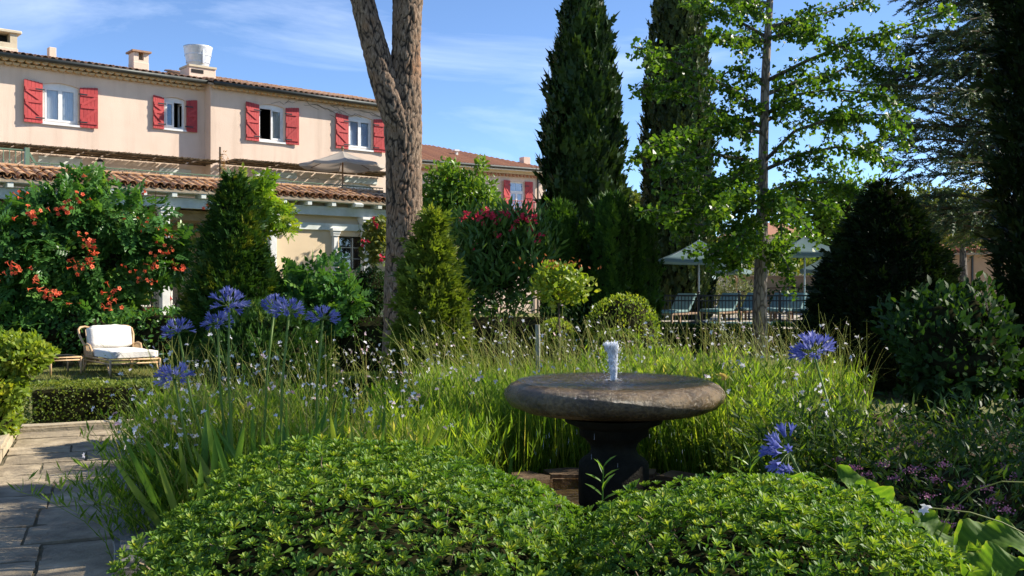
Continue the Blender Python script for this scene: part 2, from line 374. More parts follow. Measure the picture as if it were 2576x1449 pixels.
def spray_t(n=8, w=0.13, spread=0.75, seed=1):
    g = random.Random(seed); it = []
    for i in range(n):
        t = i / n; s = -1 if i % 2 else 1
        b = (DIA[0] * np.array([w * 2, 0.42 - 0.12 * t, w]), DIA[1])
        m = Matrix.Translation((0, 0.62 * t, 0.05 * g.uniform(-1, 1))) @ Matrix.Rotation(-s * spread * (1 - 0.3 * t) + g.uniform(-.2, .2), 4, 'Z') @ Matrix.Rotation(g.uniform(-.5, .5), 4, 'X') @ Matrix.Rotation(g.uniform(-.8, .8), 4, 'Y')
        it.append((b, m))
    it.append(((DIA[0] * np.array([w * 2, 1.0, w]), DIA[1]), Matrix.Identity(4)))
    return comb(it)
SPRAY = spray_t(7); SPRAY_F = spray_t(6, 0.09, 0.9, 3); SPRAY_C = spray_t(5, 0.085, 0.85, 4); LEAF_2 = (DIA[0] * np.array([.24, 1, 1]), DIA[1])

def pinnate_t(pairs=4, seed=2, lw=1.0):
    g = random.Random(seed); it = []
    for i in range(pairs):
        t = 0.25 + 0.6 * i / pairs
        for s in (-1, 1):
            m = Matrix.Translation((0, t, -0.12 * t * t)) @ Matrix.Rotation(-s * g.uniform(0.95, 1.25), 4, 'Z') @ Matrix.Rotation(g.uniform(-.3, .1), 4, 'X') @ Matrix.Scale(0.42 * (1 - 0.3 * t), 4)
            it.append(((LEAF4[0] * np.array([1.1 * lw, 1, 1]), LEAF4[1]), m))
    it.append(((LEAF4[0] * np.array([1.1 * lw, 1, 1]), LEAF4[1]), Matrix.Translation((0, 0.8, -0.1)) @ Matrix.Scale(0.36, 4)))
    it.append(((np.array([(-.008, 0, 0), (.008, 0, 0), (0, .85, -.1)]), np.array([(0, 1, 2)])), Matrix.Identity(4)))
    return comb(it)
PINN = pinnate_t(4)

def rosette_t(n=10, seed=5):
    g = random.Random(seed); it = []
    for i in range(n):
        a = i * 2.39996 + g.uniform(-.2, .2); tilt = 0.22 + 0.70 * (1 - i / n) + g.uniform(-.12, .12)   # outer leaves lie flatter
        s = 1.0 - 0.35 * i / n
        lf = (LEAF_OB[0] * np.array([s, s, s]), LEAF_OB[1])
        m = Matrix.Rotation(a, 4, 'Z') @ Matrix.Rotation(math.pi / 2 - tilt, 4, 'X') @ Matrix.Translation((0, 0.06, 0))
        it.append((lf, m))
    return comb(it)     # axis is +Z
ROS = [rosette_t(n, s) for n, s in ((8, 5), (10, 6), (11, 7), (9, 8))]
def zaxis(tm):          # turn a +Z template into a +Y template for scatter()
    V, T = tm; return np.stack([V[:, 0], V[:, 2], -V[:, 1]], 1), T
ROSY = [zaxis(t) for t in ROS]

def sup(d, e):
    return 1.0 if e == 2.0 else ((np.abs(d) ** e).sum(1)) ** (-1.0 / e)

def blob_points(n, c, rad, seed, lump=0.12, freq=2.6, lo=0.75, hi=1.04, zlo=-1.0, e=2.0):
    d = rdir(int(n * 1.6) + 10); d = d[d[:, 2] > zlo][:n]
    r = 1 + lump * lumpy(d, freq, seed) + lump * 0.5 * lumpy(d, freq * 2.5, seed + 9)
    u = (lo + (hi - lo) * rng.random(len(d)) ** 0.6) * sup(d, e)
    rad = np.asarray(rad, float)
    return np.asarray(c, float) + d * rad * (r * u)[:, None], nrm(np.sign(d) * np.abs(d) ** (e - 1) / rad)

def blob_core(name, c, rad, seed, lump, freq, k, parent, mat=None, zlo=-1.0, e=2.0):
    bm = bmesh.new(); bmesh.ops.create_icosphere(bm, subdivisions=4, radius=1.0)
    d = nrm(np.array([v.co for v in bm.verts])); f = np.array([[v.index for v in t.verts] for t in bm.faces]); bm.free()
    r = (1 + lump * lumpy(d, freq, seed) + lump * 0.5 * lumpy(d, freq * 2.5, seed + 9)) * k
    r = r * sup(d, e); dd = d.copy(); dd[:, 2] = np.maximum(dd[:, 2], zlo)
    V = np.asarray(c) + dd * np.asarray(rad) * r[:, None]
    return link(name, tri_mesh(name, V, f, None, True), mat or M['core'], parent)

def leaf_blob(n, c, rad, seed, tm, size, lump=0.12, freq=2.6, lo=0.7, hi=1.05, out=0.7, upw=0.5, rand=0.7, zlo=-1.0, crnd=0.45):
    P, nn = blob_points(n, c, rad, seed, lump, freq, lo, hi, zlo)
    d = nn * out + np.array([0, 0, upw]) + rdir(len(P)) * rand
    up = nn + rdir(len(P)) * 0.6 + np.array([0, 0, 0.5])
    r = np.clip(rng.random(len(P)) * (1 - crnd) + crnd * (0.5 + 0.5 * lumpy(P, 3.0 / max(rad), seed + 3)), 0, 1)
    return scatter(tm, P, d, up, size * (0.7 + 0.6 * rng.random(len(P))), r)

def stems_mesh(base, tips, r, bends=0.1, seg=4):
    mb = MB(); g = random.Random(3)
    for b, t in zip(base, tips):
        b, t = Vector(b), Vector(t); L = (t - b).length
        pts = []
        for i in range(seg + 1):
            u = i / seg; o = Vector((g.uniform(-1, 1), g.uniform(-1, 1), 0)) * bends * L * u * (1 - u)
            pts.append(b.lerp(t, u) + o)
        mb.tube(pts, [r * (1 - 0.7 * i / seg) for i in range(seg + 1)], 5)
    return mb

def shrub(name, label, cat, c, rad, n, tm, size, mat, seed=1, lump=0.12, freq=2.6, lo=0.7, hi=1.05, out=0.7, upw=0.4, rand=0.7,
          core=0.8, zlo=-1.0, nst=5, group=None, ground=0.0, crnd=0.45, str_=0.015):
    base = Vector((c[0], c[1], ground))
    o = thing(name, label, cat, base, 0, group)
    cl = np.array([0, 0, c[2] - ground])
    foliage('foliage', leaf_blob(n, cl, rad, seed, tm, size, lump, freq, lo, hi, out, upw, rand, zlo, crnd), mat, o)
    if core: blob_core('shade_core', cl, rad, seed, lump, freq, core, o, zlo=zlo)
    if nst:
        g = random.Random(seed); tips = [(cl[0] + g.uniform(-.5, .5) * rad[0], cl[1] + g.uniform(-.5, .5) * rad[1], cl[2] + g.uniform(-.3, .4) * rad[2]) for _ in range(nst)]
        stems_mesh([(g.uniform(-.06, .06), g.uniform(-.06, .06), 0.0) for _ in range(nst)], tips, str_).build('stems', M['twig'], o)
    return o

def column_points(n, H, rfun, seed, lump, z0=0.0, fz=0.35, fa=1.0, lo=0.85, hi=1.05):
    t = rng.random(n * 3); keep = rng.random(n * 3) < (rfun(t) / rfun(np.linspace(0, 1, 60)).max() + 0.08); t = t[keep][:n]
    a = rng.random(len(t)) * 2 * np.pi; rr = rfun(t)
    q = np.stack([np.cos(a) * fa * 2.2, np.sin(a) * fa * 2.2, t * H * fz * 2.2], 1)
    r = rr * (1 + lump * lumpy(q, 1.0, seed) + lump * 0.6 * lumpy(q, 2.6, seed + 5)) * (lo + (hi - lo) * rng.random(len(t)) ** 0.5)
    P = np.stack([np.cos(a) * r, np.sin(a) * r, z0 + t * (H - z0)], 1)
    nn = np.stack([np.cos(a), np.sin(a), np.zeros(len(t))], 1)
    return P, nn, t, q

def column_core(name, H, rfun, seed, lump, parent, k=0.85, z0=0.0, fz=0.35, fa=1.0, mat=None):
    na, nz_ = 40, 60; V = []; 
    t = np.repeat(np.linspace(0, 1, nz_), na); a = np.tile(np.arange(na) / na * 2 * np.pi, nz_)
    q = np.stack([np.cos(a) * fa * 2.2, np.sin(a) * fa * 2.2, t * H * fz * 2.2], 1)
    r = rfun(t) * (1 + lump * lumpy(q, 1.0, seed) + lump * 0.6 * lumpy(q, 2.6, seed + 5)) * k
    V = np.stack([np.cos(a) * r, np.sin(a) * r, z0 + t * (H - z0)], 1)
    T = []
    i = np.arange((nz_ - 1) * na); k2 = (i // na) * na + (i % na + 1) % na
    T = np.concatenate([np.stack([i, k2, k2 + na], 1), np.stack([i, k2 + na, i + na], 1)])
    return link(name, tri_mesh(name, V, T, None, True), mat or M['core'], parent)

def conifer(name, label, cat, base, H, rfun, n, tm, size, mat, seed, lump=0.12, fz=0.35, fa=1.0, up=1.0, out=0.45, rand=0.3, lo=0.8, hi=1.06,
            core=0.84, trunk=0.09, z0=0.1, group=None, tipup=0.0):
    o = thing(name, label, cat, base, 0, group)
    P, nn, t, q = column_points(n, H, rfun, seed, lump, z0, fz, fa, lo, hi)
    d = nn * out + np.array([0, 0, up]) + rdir(len(P)) * rand
    u = nn + rdir(len(P)) * 0.5
    r = np.clip(rng.random(len(P)) * 0.55 + 0.45 * (0.5 + 0.5 * lumpy(q, 1.7, seed + 2)), 0, 1)
    foliage('crown', scatter(tm, P, d, u, size * (0.65 + 0.7 * rng.random(len(P))), r), mat, o)
    m_ = rng.integers(0, len(P), len(P) // 14); foliage('stray_shoots', scatter(tm, P[m_] + nn[m_] * size * .25, d[m_] + rdir(len(m_)) * .35, u[m_], size * (1.0 + .8 * rng.random(len(m_))), r[m_]), mat, o)
    if core: column_core('shade_core', H * 0.985, rfun, seed, lump, o, core, z0, fz, fa)
    MB().tube([(0, 0, -0.05), (0.02, 0, H * 0.3), (0, 0, H * 0.8)], [trunk, trunk * 0.7, trunk * 0.2], 8).build('trunk', M['bark2'], o, True)
    return o

def arcs(base, h, lean, droop, r, S=7):
    """thin arching stems: returns mesh arrays and the curve points"""
    n = len(base); t = np.linspace(0, 1, S)[None, :, None]
    L = np.concatenate([lean, np.zeros((n, 1))], 1)[:, None, :]
    up = np.zeros((n, 1, 3)); up[:, 0, 2] = h
    dr = np.zeros((n, 1, 3)); dr[:, 0, 2] = -droop
    P = base[:, None, :] + up * (t * (1.25 - 0.25 * t)) + L * t ** 1.7 + dr * t ** 4
    off = np.array([(1, 0, 0.3), (-0.5, 0.87, -0.15), (-0.5, -0.87, -0.15)])
    rr = (np.broadcast_to(np.asarray(r, float), (n,))[:, None, None] * (1 - 0.65 * t))
    V = P[:, :, None, :] + off[None, None] * rr[..., None]
    V = V.reshape(n, S * 3, 3)
    T = []
    for i in range(S - 1):
        for k in range(3):
            a, b = i * 3 + k, i * 3 + (k + 1) % 3
            T += [(a, b, b + 3), (a, b + 3, a + 3)]
    T = np.array(T); TT = (T[None] + (np.arange(n) * S * 3)[:, None, None]).reshape(-1, 3)
    return (V.reshape(-1, 3), TT, np.repeat(rng.random(n), S * 3)), P

# foliage colours
G = lambda a, b, c=None: [(0, a), (0.6, b), (1, c or b)]
M['l_pitt'] = leaf_mat('pittosporum_leaf', [(0, (0.024, 0.066, 0.012)), (0.4, (0.060, 0.118, 0.016)), (0.8, (0.140, 0.195, 0.026)), (1, (0.28, 0.25, 0.045))], 0.34, 0.48, spec=0.25, gain=1.65)
M['l_box'] = leaf_mat('box_leaf', [(0, (0.035, 0.065, 0.012)), (0.5, (0.085, 0.125, 0.02)), (1, (0.17, 0.19, 0.04))], 0.35, 0.4, gain=1.4)
M['l_lime'] = leaf_mat('lime_leaf', [(0, (0.08, 0.13, 0.015)), (0.5, (0.15, 0.21, 0.025)), (1, (0.28, 0.28, 0.04))], 0.4, 0.4, gain=1.3)
M['l_vine'] = leaf_mat('vine_leaf', [(0, (0.020, 0.055, 0.014)), (0.6, (0.042, 0.105, 0.024)), (1, (0.085, 0.15, 0.03))], 0.30, 0.30, gain=1.7)
M['l_vine2'] = leaf_mat('young_vine_leaf', [(0, (0.06, 0.12, 0.015)), (0.6, (0.12, 0.20, 0.02)), (1, (0.27, 0.27, 0.035))], 0.42, 0.38, gain=1.35)
M['l_yew'] = leaf_mat('yew_needle', [(0, (0.014, 0.040, 0.010)), (0.7, (0.036, 0.080, 0.014)), (1, (0.16, 0.17, 0.02))], 0.18, 0.45, gain=1.3)
M['l_dkyew'] = leaf_mat('dark_yew_needle', [(0, (0.010, 0.024, 0.007)), (0.8, (0.022, 0.045, 0.010)), (1, (0.06, 0.07, 0.012))], 0.15, 0.5, gain=0.6)
M['l_cyp'] = leaf_mat('cypress_spray', [(0, (0.014, 0.036, 0.010)), (0.6, (0.030, 0.066, 0.014)), (1, (0.070, 0.125, 0.022))], 0.15, 0.5, gain=0.8)
M['l_cyp2'] = leaf_mat('olive_cypress_spray', [(0, (0.026, 0.042, 0.012)), (0.6, (0.050, 0.075, 0.020)), (1, (0.090, 0.115, 0.032))], 0.15, 0.5, gain=0.95)
M['l_hedge'] = leaf_mat('clipped_cypress_spray', [(0, (0.014, 0.038, 0.008)), (0.6, (0.035, 0.085, 0.013)), (1, (0.085, 0.17, 0.02))], 0.28, 0.5, gain=1.15)
M['l_thuja'] = leaf_mat('thuja_spray', [(0, (0.035, 0.055, 0.010)), (0.6, (0.080, 0.115, 0.016)), (1, (0.16, 0.17, 0.03))], 0.30, 0.5, gain=1.7)
M['l_ginkgo'] = leaf_mat('ginkgo_leaf', [(0, (0.036, 0.085, 0.012)), (0.6, (0.068, 0.145, 0.018)), (1, (0.125, 0.195, 0.025))], 0.45, 0.35, gain=1.05)
M['l_cedar'] = leaf_mat('cedar_needle', [(0, (0.026, 0.046, 0.026)), (0.6, (0.050, 0.080, 0.040)), (1, (0.10, 0.125, 0.048))], 0.15, 0.5, gain=1.5)
M['l_ole'] = leaf_mat('oleander_leaf', [(0, (0.026, 0.060, 0.016)), (0.6, (0.052, 0.105, 0.024)), (1, (0.10, 0.15, 0.03))], 0.28, 0.32, gain=1.55)
M['l_tree'] = leaf_mat('broad_tree_leaf', [(0, (0.045, 0.10, 0.012)), (0.6, (0.095, 0.17, 0.022)), (1, (0.18, 0.24, 0.035))], 0.38, 0.35, gain=1.35)
M['l_laurel'] = leaf_mat('laurel_leaf', [(0, (0.014, 0.040, 0.009)), (0.7, (0.030, 0.074, 0.014)), (1, (0.075, 0.15, 0.02))], 0.25, 0.58, gain=0.85)
M['l_olive'] = leaf_mat('olive_leaf', [(0, (0.09, 0.11, 0.06)), (1, (0.17, 0.19, 0.11))], 0.25, 0.5, gain=1.2)
M['l_far'] = leaf_mat('far_leaf', [(0, (0.05, 0.075, 0.018)), (0.6, (0.10, 0.13, 0.03)), (1, (0.22, 0.20, 0.04))], 0.35, 0.5, gain=1.2)
M['l_grass'] = leaf_mat('meadow_leaf', [(0, (0.026, 0.058, 0.009)), (0.4, (0.075, 0.135, 0.014)), (0.75, (0.145, 0.205, 0.024)), (0.93, (0.20, 0.235, 0.04)), (1, (0.32, 0.27, 0.11))], 0.50, 0.45, gain=1.7)
M['l_stem'] = leaf_mat('meadow_stem', [(0, (0.12, 0.14, 0.035)), (0.7, (0.20, 0.235, 0.05)), (1, (0.30, 0.25, 0.09))], 0.3, 0.5, gain=1.4)
M['l_strap'] = leaf_mat('strap_leaf', [(0, (0.038, 0.085, 0.020)), (0.7, (0.078, 0.145, 0.026)), (1, (0.16, 0.20, 0.035))], 0.42, 0.38, gain=1.7)
M['l_big'] = leaf_mat('canna_leaf', [(0, (0.030, 0.075, 0.012)), (0.6, (0.070, 0.135, 0.018)), (1, (0.16, 0.20, 0.035))], 0.48, 0.6, gain=1.3)
M['l_spir'] = leaf_mat('spiraea_leaf', [(0, (0.016, 0.042, 0.009)), (0.6, (0.040, 0.080, 0.015)), (1, (0.12, 0.16, 0.025))], 0.38, 0.42, gain=1.15)
M['l_stalk'] = leaf_mat('flower_stalk', [(0, (0.14, 0.22, 0.045)), (1, (0.17, 0.25, 0.05))], 0.2, 0.4)
M['f_white'] = leaf_mat('white_petal', [(0, (0.74, 0.70, 0.72)), (0.8, (0.82, 0.80, 0.82)), (1, (0.70, 0.42, 0.46))], 0.35, 0.6, (1, 1, 1))
M['f_orange'] = leaf_mat('orange_petal', [(0, (0.66, 0.085, 0.035)), (1, (0.82, 0.19, 0.08))], 0.25, 0.5, (1.1, .9, .9))
M['f_red'] = leaf_mat('red_petal', [(0, (0.52, 0.020, 0.050)), (1, (0.72, 0.060, 0.105))], 0.25, 0.6, (1.1, .9, .9))
M['f_blue'] = leaf_mat('blue_petal', [(0, (0.10, 0.12, 0.38)), (0.7, (0.20, 0.22, 0.52)), (1, (0.36, 0.36, 0.62))], 0.30, 0.5, (1, 1, 1.1), gain=1.0)
M['f_pink'] = leaf_mat('pink_petal', [(0, (0.24, 0.08, 0.16)), (1, (0.38, 0.17, 0.27))], 0.25, 0.6, (1, 1, 1))
M['f_gold'] = leaf_mat('amber_bud', [(0, (0.36, 0.10, 0.03)), (1, (0.50, 0.20, 0.06))], 0.25, 0.6, (1, 1, 1))
M['f_straw'] = leaf_mat('straw', [(0, (0.55, 0.42, 0.09)), (1, (0.65, 0.50, 0.15))], 0.3, 0.6, (1, 1, 1))

# ------------------------------------------------------------------ ground, path, pond
def lawn_mat():
    m, nt, out = newmat('lawn'); L = nt.links
    g = N(nt, 'NewGeometry')
    n1 = N(nt, 'TexNoise', Scale=0.8, Detail=8.0, Roughness=0.7); L.new(g.outputs['Position'], n1.inputs['Vector'])
    n2 = N(nt, 'TexNoise', Scale=55.0, Detail=4.0, Roughness=0.8); L.new(g.outputs['Position'], n2.inputs['Vector'])
    a = ramp(nt, n1.outputs[0], [(0.3, (0.11, 0.13, 0.022)), (0.55, (0.19, 0.19, 0.04)), (0.75, (0.27, 0.225, 0.08))])
    b = ramp(nt, n2.outputs[0], [(0.3, (0.4, 0.42, 0.4)), (0.7, (1.15, 1.12, 1.0))])
    mx = N(nt, 'MixRGB'); mx.blend_type = 'MULTIPLY'; mx.inputs[0].default_value = 1.0
    L.new(a.outputs[0], mx.inputs[1]); L.new(b.outputs[0], mx.inputs[2])
    p = N(nt, 'BsdfPrincipled', Roughness=0.95); L.new(mx.outputs[0], p.inputs['Base Color'])
    bu = N(nt, 'Bump', Strength=0.8, Distance=0.03); L.new(n2.outputs[0], bu.inputs['Height']); L.new(bu.outputs[0], p.inputs['Normal'])
    L.new(p.outputs[0], out.inputs[0]); return m
M['lawn'] = lawn_mat()
M['soil'] = noise_mat('soil', (0.035, 0.026, 0.017), (0.085, 0.060, 0.038), scale=9, rough=1.0, bump=0.8, bscale=50, spec=0.05)
M['flag'] = noise_mat('limestone_flag', (0.17, 0.135, 0.09), (0.33, 0.265, 0.175), scale=4.5, rough=0.85, bump=0.55, bscale=22, c3=(0.46, 0.38, 0.265), obj_var=0.2, bdist=0.03)
M['kerb'] = noise_mat('kerb_stone', (0.30, 0.25, 0.17), (0.46, 0.38, 0.26), scale=5, rough=0.85, bump=0.6, bscale=25, obj_var=0.08)
M['kerb_dk'] = noise_mat('dark_kerb_stone', (0.10, 0.095, 0.085), (0.24, 0.22, 0.19), scale=7, rough=0.7, bump=0.6, bscale=25)
M['brickstone'] = noise_mat('russet_stone', (0.07, 0.045, 0.025), (0.17, 0.11, 0.06), scale=7, rough=0.7, bump=0.6, bscale=28, obj_var=0.12)

gm = MB(); gm.add([(-900, -200, 0), (900, -200, 0), (900, 1800, 0), (-900, 1800, 0)], [(0, 1, 2, 3)])
tag(gm.build('ground', M['lawn']), 'dry green lawn and garden ground', kind='structure')
bm_ = MB(); bm_.add([(-2.4, 2.0, .004), (6.2, 2.0, .004), (6.8, 12.4, .004), (-1.5, 12.4, .004), (-3.9, 10.2, .004), (-2.6, 6.5, .004)], [(0, 1, 2, 3, 4, 5)])
tag(bm_.build('flower_bed', M['soil']), 'dark soil of the flower bed', kind='structure')

# stone path: frame at its far left corner
PTH = Vector((-5.2, 10.5, 0)); PA = R(22)
path = thing('path', 'stone flag path along the flower bed', None, PTH, PA, kind='structure')
pb = MB(); pb.add([(-0.0, -11, .036), (1.66, -11, .036), (1.66, 0.05, .036), (-0.0, 0.05, .036)], [(0, 1, 2, 3)])
pb.build('joint_bed', noise_mat('mossy_joint', (.06, .06, .03), (.16, .13, .08), scale=8, rough=1.0, bump=.6), path)
g = random.Random(11)
def slab(w, d, h=0.045, seed=0):
    r = random.Random(seed); bm = bmesh.new()
    nx, ny = 5, 4
    top = [[bm.verts.new(((i / nx - .5) * w + (r.uniform(-.012, .012) if 0 < i < nx else r.uniform(-.007, .005)), (j / ny - .5) * d + r.uniform(-.007, .006),
            h + r.uniform(-.004, .004) - (0.007 if i in (0, nx) or j in (0, ny) else 0) - (0.004 if i in (0, nx) and j in (0, ny) else 0))) for j in range(ny + 1)] for i in range(nx + 1)]
    for i in range(nx):
        for j in range(ny): bm.faces.new((top[i][j], top[i + 1][j], top[i + 1][j + 1], top[i][j + 1]))
    ring = [top[i][0] for i in range(nx + 1)] + [top[nx][j] for j in range(1, ny + 1)] + [top[i][ny] for i in range(nx - 1, -1, -1)] + [top[0][j] for j in range(ny - 1, 0, -1)]
    low = [bm.verts.new((v.co.x * 1.005, v.co.y * 1.005, 0)) for v in ring]
    for k in range(len(ring)):
        k2 = (k + 1) % len(ring); bm.faces.new((ring[k2], ring[k], low[k], low[k2]))
    me = bpy.data.meshes.new('flagstone'); bm.to_mesh(me); bm.free(); me.materials.append(M['flag']); return me
y = -0.02; row = 0
while y > -10.2:
    d = g.uniform(0.38, 0.56); x = 0.02 if row % 2 else -0.0
    first = g.uniform(0.35, 0.8)
    while x < 1.5:
        w = first if x < 0.05 else g.uniform(0.50, 1.0)
        if x + w > 1.35: w = 1.62 - x
        if True:
            place('flagstone', slab(w - 0.020, d - 0.018, 0.045 + g.uniform(-.006, .006), row * 10 + int(x * 7)), path, (x + w / 2, y - d / 2, 0.008), (g.uniform(-.006, .006), g.uniform(-.006, .006), g.uniform(-.008, .008)))
        x += w; first = 2.0
    y -= d; row += 1
def stone_block(w, d, h, seed, mat, bev=0.025):
    r = random.Random(seed); bm = bmesh.new(); bmesh.ops.create_cube(bm, size=1.0)
    bmesh.ops.subdivide_edges(bm, edges=bm.edges[:], cuts=3, use_grid_fill=True)
    for v in bm.verts:
        v.co.x *= w; v.co.y *= d; v.co.z = (v.co.z + 0.5) * h
        q = v.co * 5 + Vector((seed * 3.1, 0, 0)); v.co += Vector((noise.noise(q), noise.noise(q + Vector((9, 0, 0))), noise.noise(q + Vector((0, 9, 0))))) * 0.014
    ed = [e for e in bm.edges if len(e.link_faces) == 2 and e.calc_face_angle(0) > 0.9]
    bmesh.ops.bevel(bm, geom=ed, offset=bev, segments=2, affect='EDGES', clamp_overlap=True)
    me = bpy.data.meshes.new('kerb_stone'); bm.to_mesh(me); bm.free(); me.materials.append(mat); return me
x = -0.02
for i, w in enumerate((1.0, 1.15, 1.3)):
    place('kerb_stone', stone_block(w - 0.012, 0.24, 0.11, 30 + i, M['kerb']), path, (x + w / 2, 0.14, 0.0), (0, 0, g.uniform(-.01, .01))); x += w
yy = 0.05
for i, w in enumerate((0.62, 0.95, 1.0, 1.0)):
    place('kerb_stone', stone_block(0.26, w - 0.012, 0.14, 40 + i, M['kerb']), path, (-0.14, yy - w / 2 - 0.03, 0.0)); yy -= w
# long dark kerb between path and bed
dk = thing('bed_kerb', 'dark wet stone kerb between flag path and clipped hedge', 'kerb', (-2.42, 6.45, 0), R(112))
place('kerb_stone', stone_block(1.5, 0.30, 0.20, 51, M['kerb_dk'], 0.03), dk, (0.75, 0, 0))
place('kerb_stone', stone_block(1.4, 0.30, 0.19, 52, M['kerb_dk'], 0.03), dk, (-0.72, 0, 0))

# pond and fountain
FX, FY = 0.70, 6.85
pond = thing('pond', 'shallow round pond with russet stone rim below the fountain', 'pond', (FX, FY, 0))
for i in range(14):
    a = 2 * math.pi * i / 14
    place('rim_stone', stone_block(0.45, 0.30, 0.13, 60 + i, M['brickstone'], 0.03), pond, (math.cos(a) * 1.02, math.sin(a) * 1.02, 0.01), (0, 0, a + math.pi / 2))
pm = MB(); pm.lathe([(0.001, 0.0), (0.92, 0.0)], 40); pm.build('pond_floor', noise_mat('pond_floor', (0.06, 0.045, 0.028), (0.16, 0.12, 0.075), scale=5, rough=0.6), pond).location = (0, 0, 0.03)
wm = MB(); wm.lathe([(0.001, 0.0), (0.5, 0), (0.93, 0.0)], 48); M['pondwater'] = water_mat('pond_water', (0.8, 0.74, 0.6), 14, 0.7, 0.0, 0.03)
wo_ = wm.build('pond_water', M['pondwater'], pond); wo_.location = (0, 0, 0.11)

def wet_stone():
    m, nt, out = newmat('wet_stone'); L = nt.links
    g = N(nt, 'TexCoord')
    n1 = N(nt, 'TexNoise', Scale=3.2, Detail=9.0, Roughness=0.65); L.new(g.outputs['Object'], n1.inputs['Vector'])
    n2 = N(nt, 'TexNoise', Scale=38.0, Detail=6.0, Roughness=0.75); L.new(g.outputs['Object'], n2.inputs['Vector'])
    n3 = N(nt, 'TexNoise', Scale=5.0, Detail=3.0); L.new(g.outputs['Object'], n3.inputs['Vector'])
    c = ramp(nt, n1.outputs[0], [(0.3, (0.034, 0.020, 0.008)), (0.48, (0.130, 0.082, 0.033)), (0.70, (0.27, 0.18, 0.082))])
    sp = ramp(nt, n2.outputs[0], [(0.32, (0.22, 0.22, 0.22)), (0.62, (1.25, 1.25, 1.25))])
    mx = N(nt, 'MixRGB'); mx.blend_type = 'MULTIPLY'; mx.inputs[0].default_value = 1; L.new(c.outputs[0], mx.inputs[1]); L.new(sp.outputs[0], mx.inputs[2])
    li = ramp(nt, n3.outputs[0], [(0.70, (0, 0, 0)), (0.73, (1, 1, 1))])
    m2 = N(nt, 'MixRGB'); m2.inputs[2].default_value = (0.30, 0.25, 0.16, 1); L.new(li.outputs[0], m2.inputs[0]); L.new(mx.outputs[0], m2.inputs[1])
    rr = ramp(nt, n1.outputs[0], [(0.35, (0.10, 0.10, 0.10)), (0.7, (0.42, 0.42, 0.42))])
    p = N(nt, 'BsdfPrincipled'); L.new(m2.outputs[0], p.inputs['Base Color']); L.new(rr.outputs[0], p.inputs['Roughness'])
    b = N(nt, 'Bump', Strength=1.0, Distance=0.02); L.new(n2.outputs[0], b.inputs['Height']); L.new(b.outputs[0], p.inputs['Normal'])
    L.new(p.outputs[0], out.inputs[0]); return m
M['stone_wet'] = wet_stone()
fo = thing('fountain', 'round brown stone basin fountain on a baluster pedestal with bubbling jet', 'fountain', (FX, FY, 0))
prof = [(0.30, 0.72), (0.46, 0.73), (0.63, 0.752), (0.705, 0.782), (0.742, 0.822), (0.752, 0.858), (0.742, 0.892), (0.715, 0.920), (0.68, 0.937), (0.63, 0.946), (0.57, 0.945), (0.48, 0.938), (0.3, 0.930), (0.002, 0.926)]
def wob(a, z, r):
    q = Vector((math.cos(a) * 2.0, math.sin(a) * 2.0, z * 3)); return r * 0.010 * noise.noise(q) + 0.004 * noise.noise(q * 6)
MB().lathe(prof, 96, wob=wob).build('basin', M['stone_wet'], fo, True)
M['stone_dk'] = noise_mat('shaded_stone', (0.012, 0.012, 0.009), (0.035, 0.030, 0.020), scale=6, rough=0.75, bump=0.7, bscale=22, spec=0.15)  # pedestal colour painted near black for the shade beneath the basin
pp = [(0.20, -0.02), (0.205, 0.02), (0.235, 0.10), (0.245, 0.24), (0.24, 0.385), (0.215, 0.415), (0.175, 0.44), (0.155, 0.48), (0.165, 0.52), (0.20, 0.555), (0.235, 0.575), (0.24, 0.625), (0.27, 0.64), (0.33, 0.665), (0.345, 0.70)]
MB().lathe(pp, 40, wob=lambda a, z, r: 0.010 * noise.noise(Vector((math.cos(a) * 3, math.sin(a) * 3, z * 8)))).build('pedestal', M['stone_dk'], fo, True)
M['basinwater'] = water_mat('basin_water', (0.80, 0.76, 0.66), 40, 0.4, 0.04, 0.02)
wm = MB(); wm.lathe([(0.002, 0.0), (0.15, 0), (0.3, 0), (0.45, 0), (0.585, 0.0), (0.65, -.002)], 64); wm = MB(); wm.lathe([(.002 + .66 * i_ / 70, 0) for i_ in range(71)], 110)
wm.v = [(x_, y_, .0038 * math.sin(math.hypot(x_, y_) * 92 + 1.5 * noise.noise(Vector((x_ * 4, y_ * 4, 0)))) * max(0, 1 - math.hypot(x_, y_) / .75) + .0035 * noise.noise(Vector((x_ * 17, y_ * 17, 3))) * (1 if math.hypot(x_, y_) < .6 else .3)) for x_, y_, z_ in wm.v]; w_ = wm.build('water', M['basinwater'], fo, True); w_.location = (0, 0, 0.951)
# jet: rising rope of froth made of many overlapping drops
m, nt, out = newmat('water_froth'); p = N(nt, 'BsdfPrincipled', Roughness=0.15); p.inputs['Base Color'].default_value = (0.95, 0.97, 1.0, 1)
p.inputs['Transmission Weight'].default_value = 0.0; p.inputs['IOR'].default_value = 1.33
tr = N(nt, 'BsdfTranslucent'); tr.inputs[0].default_value = (0.9, 0.93, 0.97, 1); mx = N(nt, 'MixShader'); mx.inputs[0].default_value = 0.3
nt.links.new(p.outputs[0], mx.inputs[1]); nt.links.new(tr.outputs[0], mx.inputs[2]); tp_ = N(nt, 'BsdfTransparent'); mx2 = N(nt, 'MixShader'); mx2.inputs[0].default_value = 0.3; nt.links.new(mx.outputs[0], mx2.inputs[1]); nt.links.new(tp_.outputs[0], mx2.inputs[2]); nt.links.new(mx2.outputs[0], out.inputs[0]); M['froth'] = m
bm = bmesh.new(); bmesh.ops.create_icosphere(bm, subdivisions=1, radius=1.0); IV = np.array([v.co for v in bm.verts]); IT = np.array([[v.index for v in f.verts] for f in bm.faces]); bm.free()
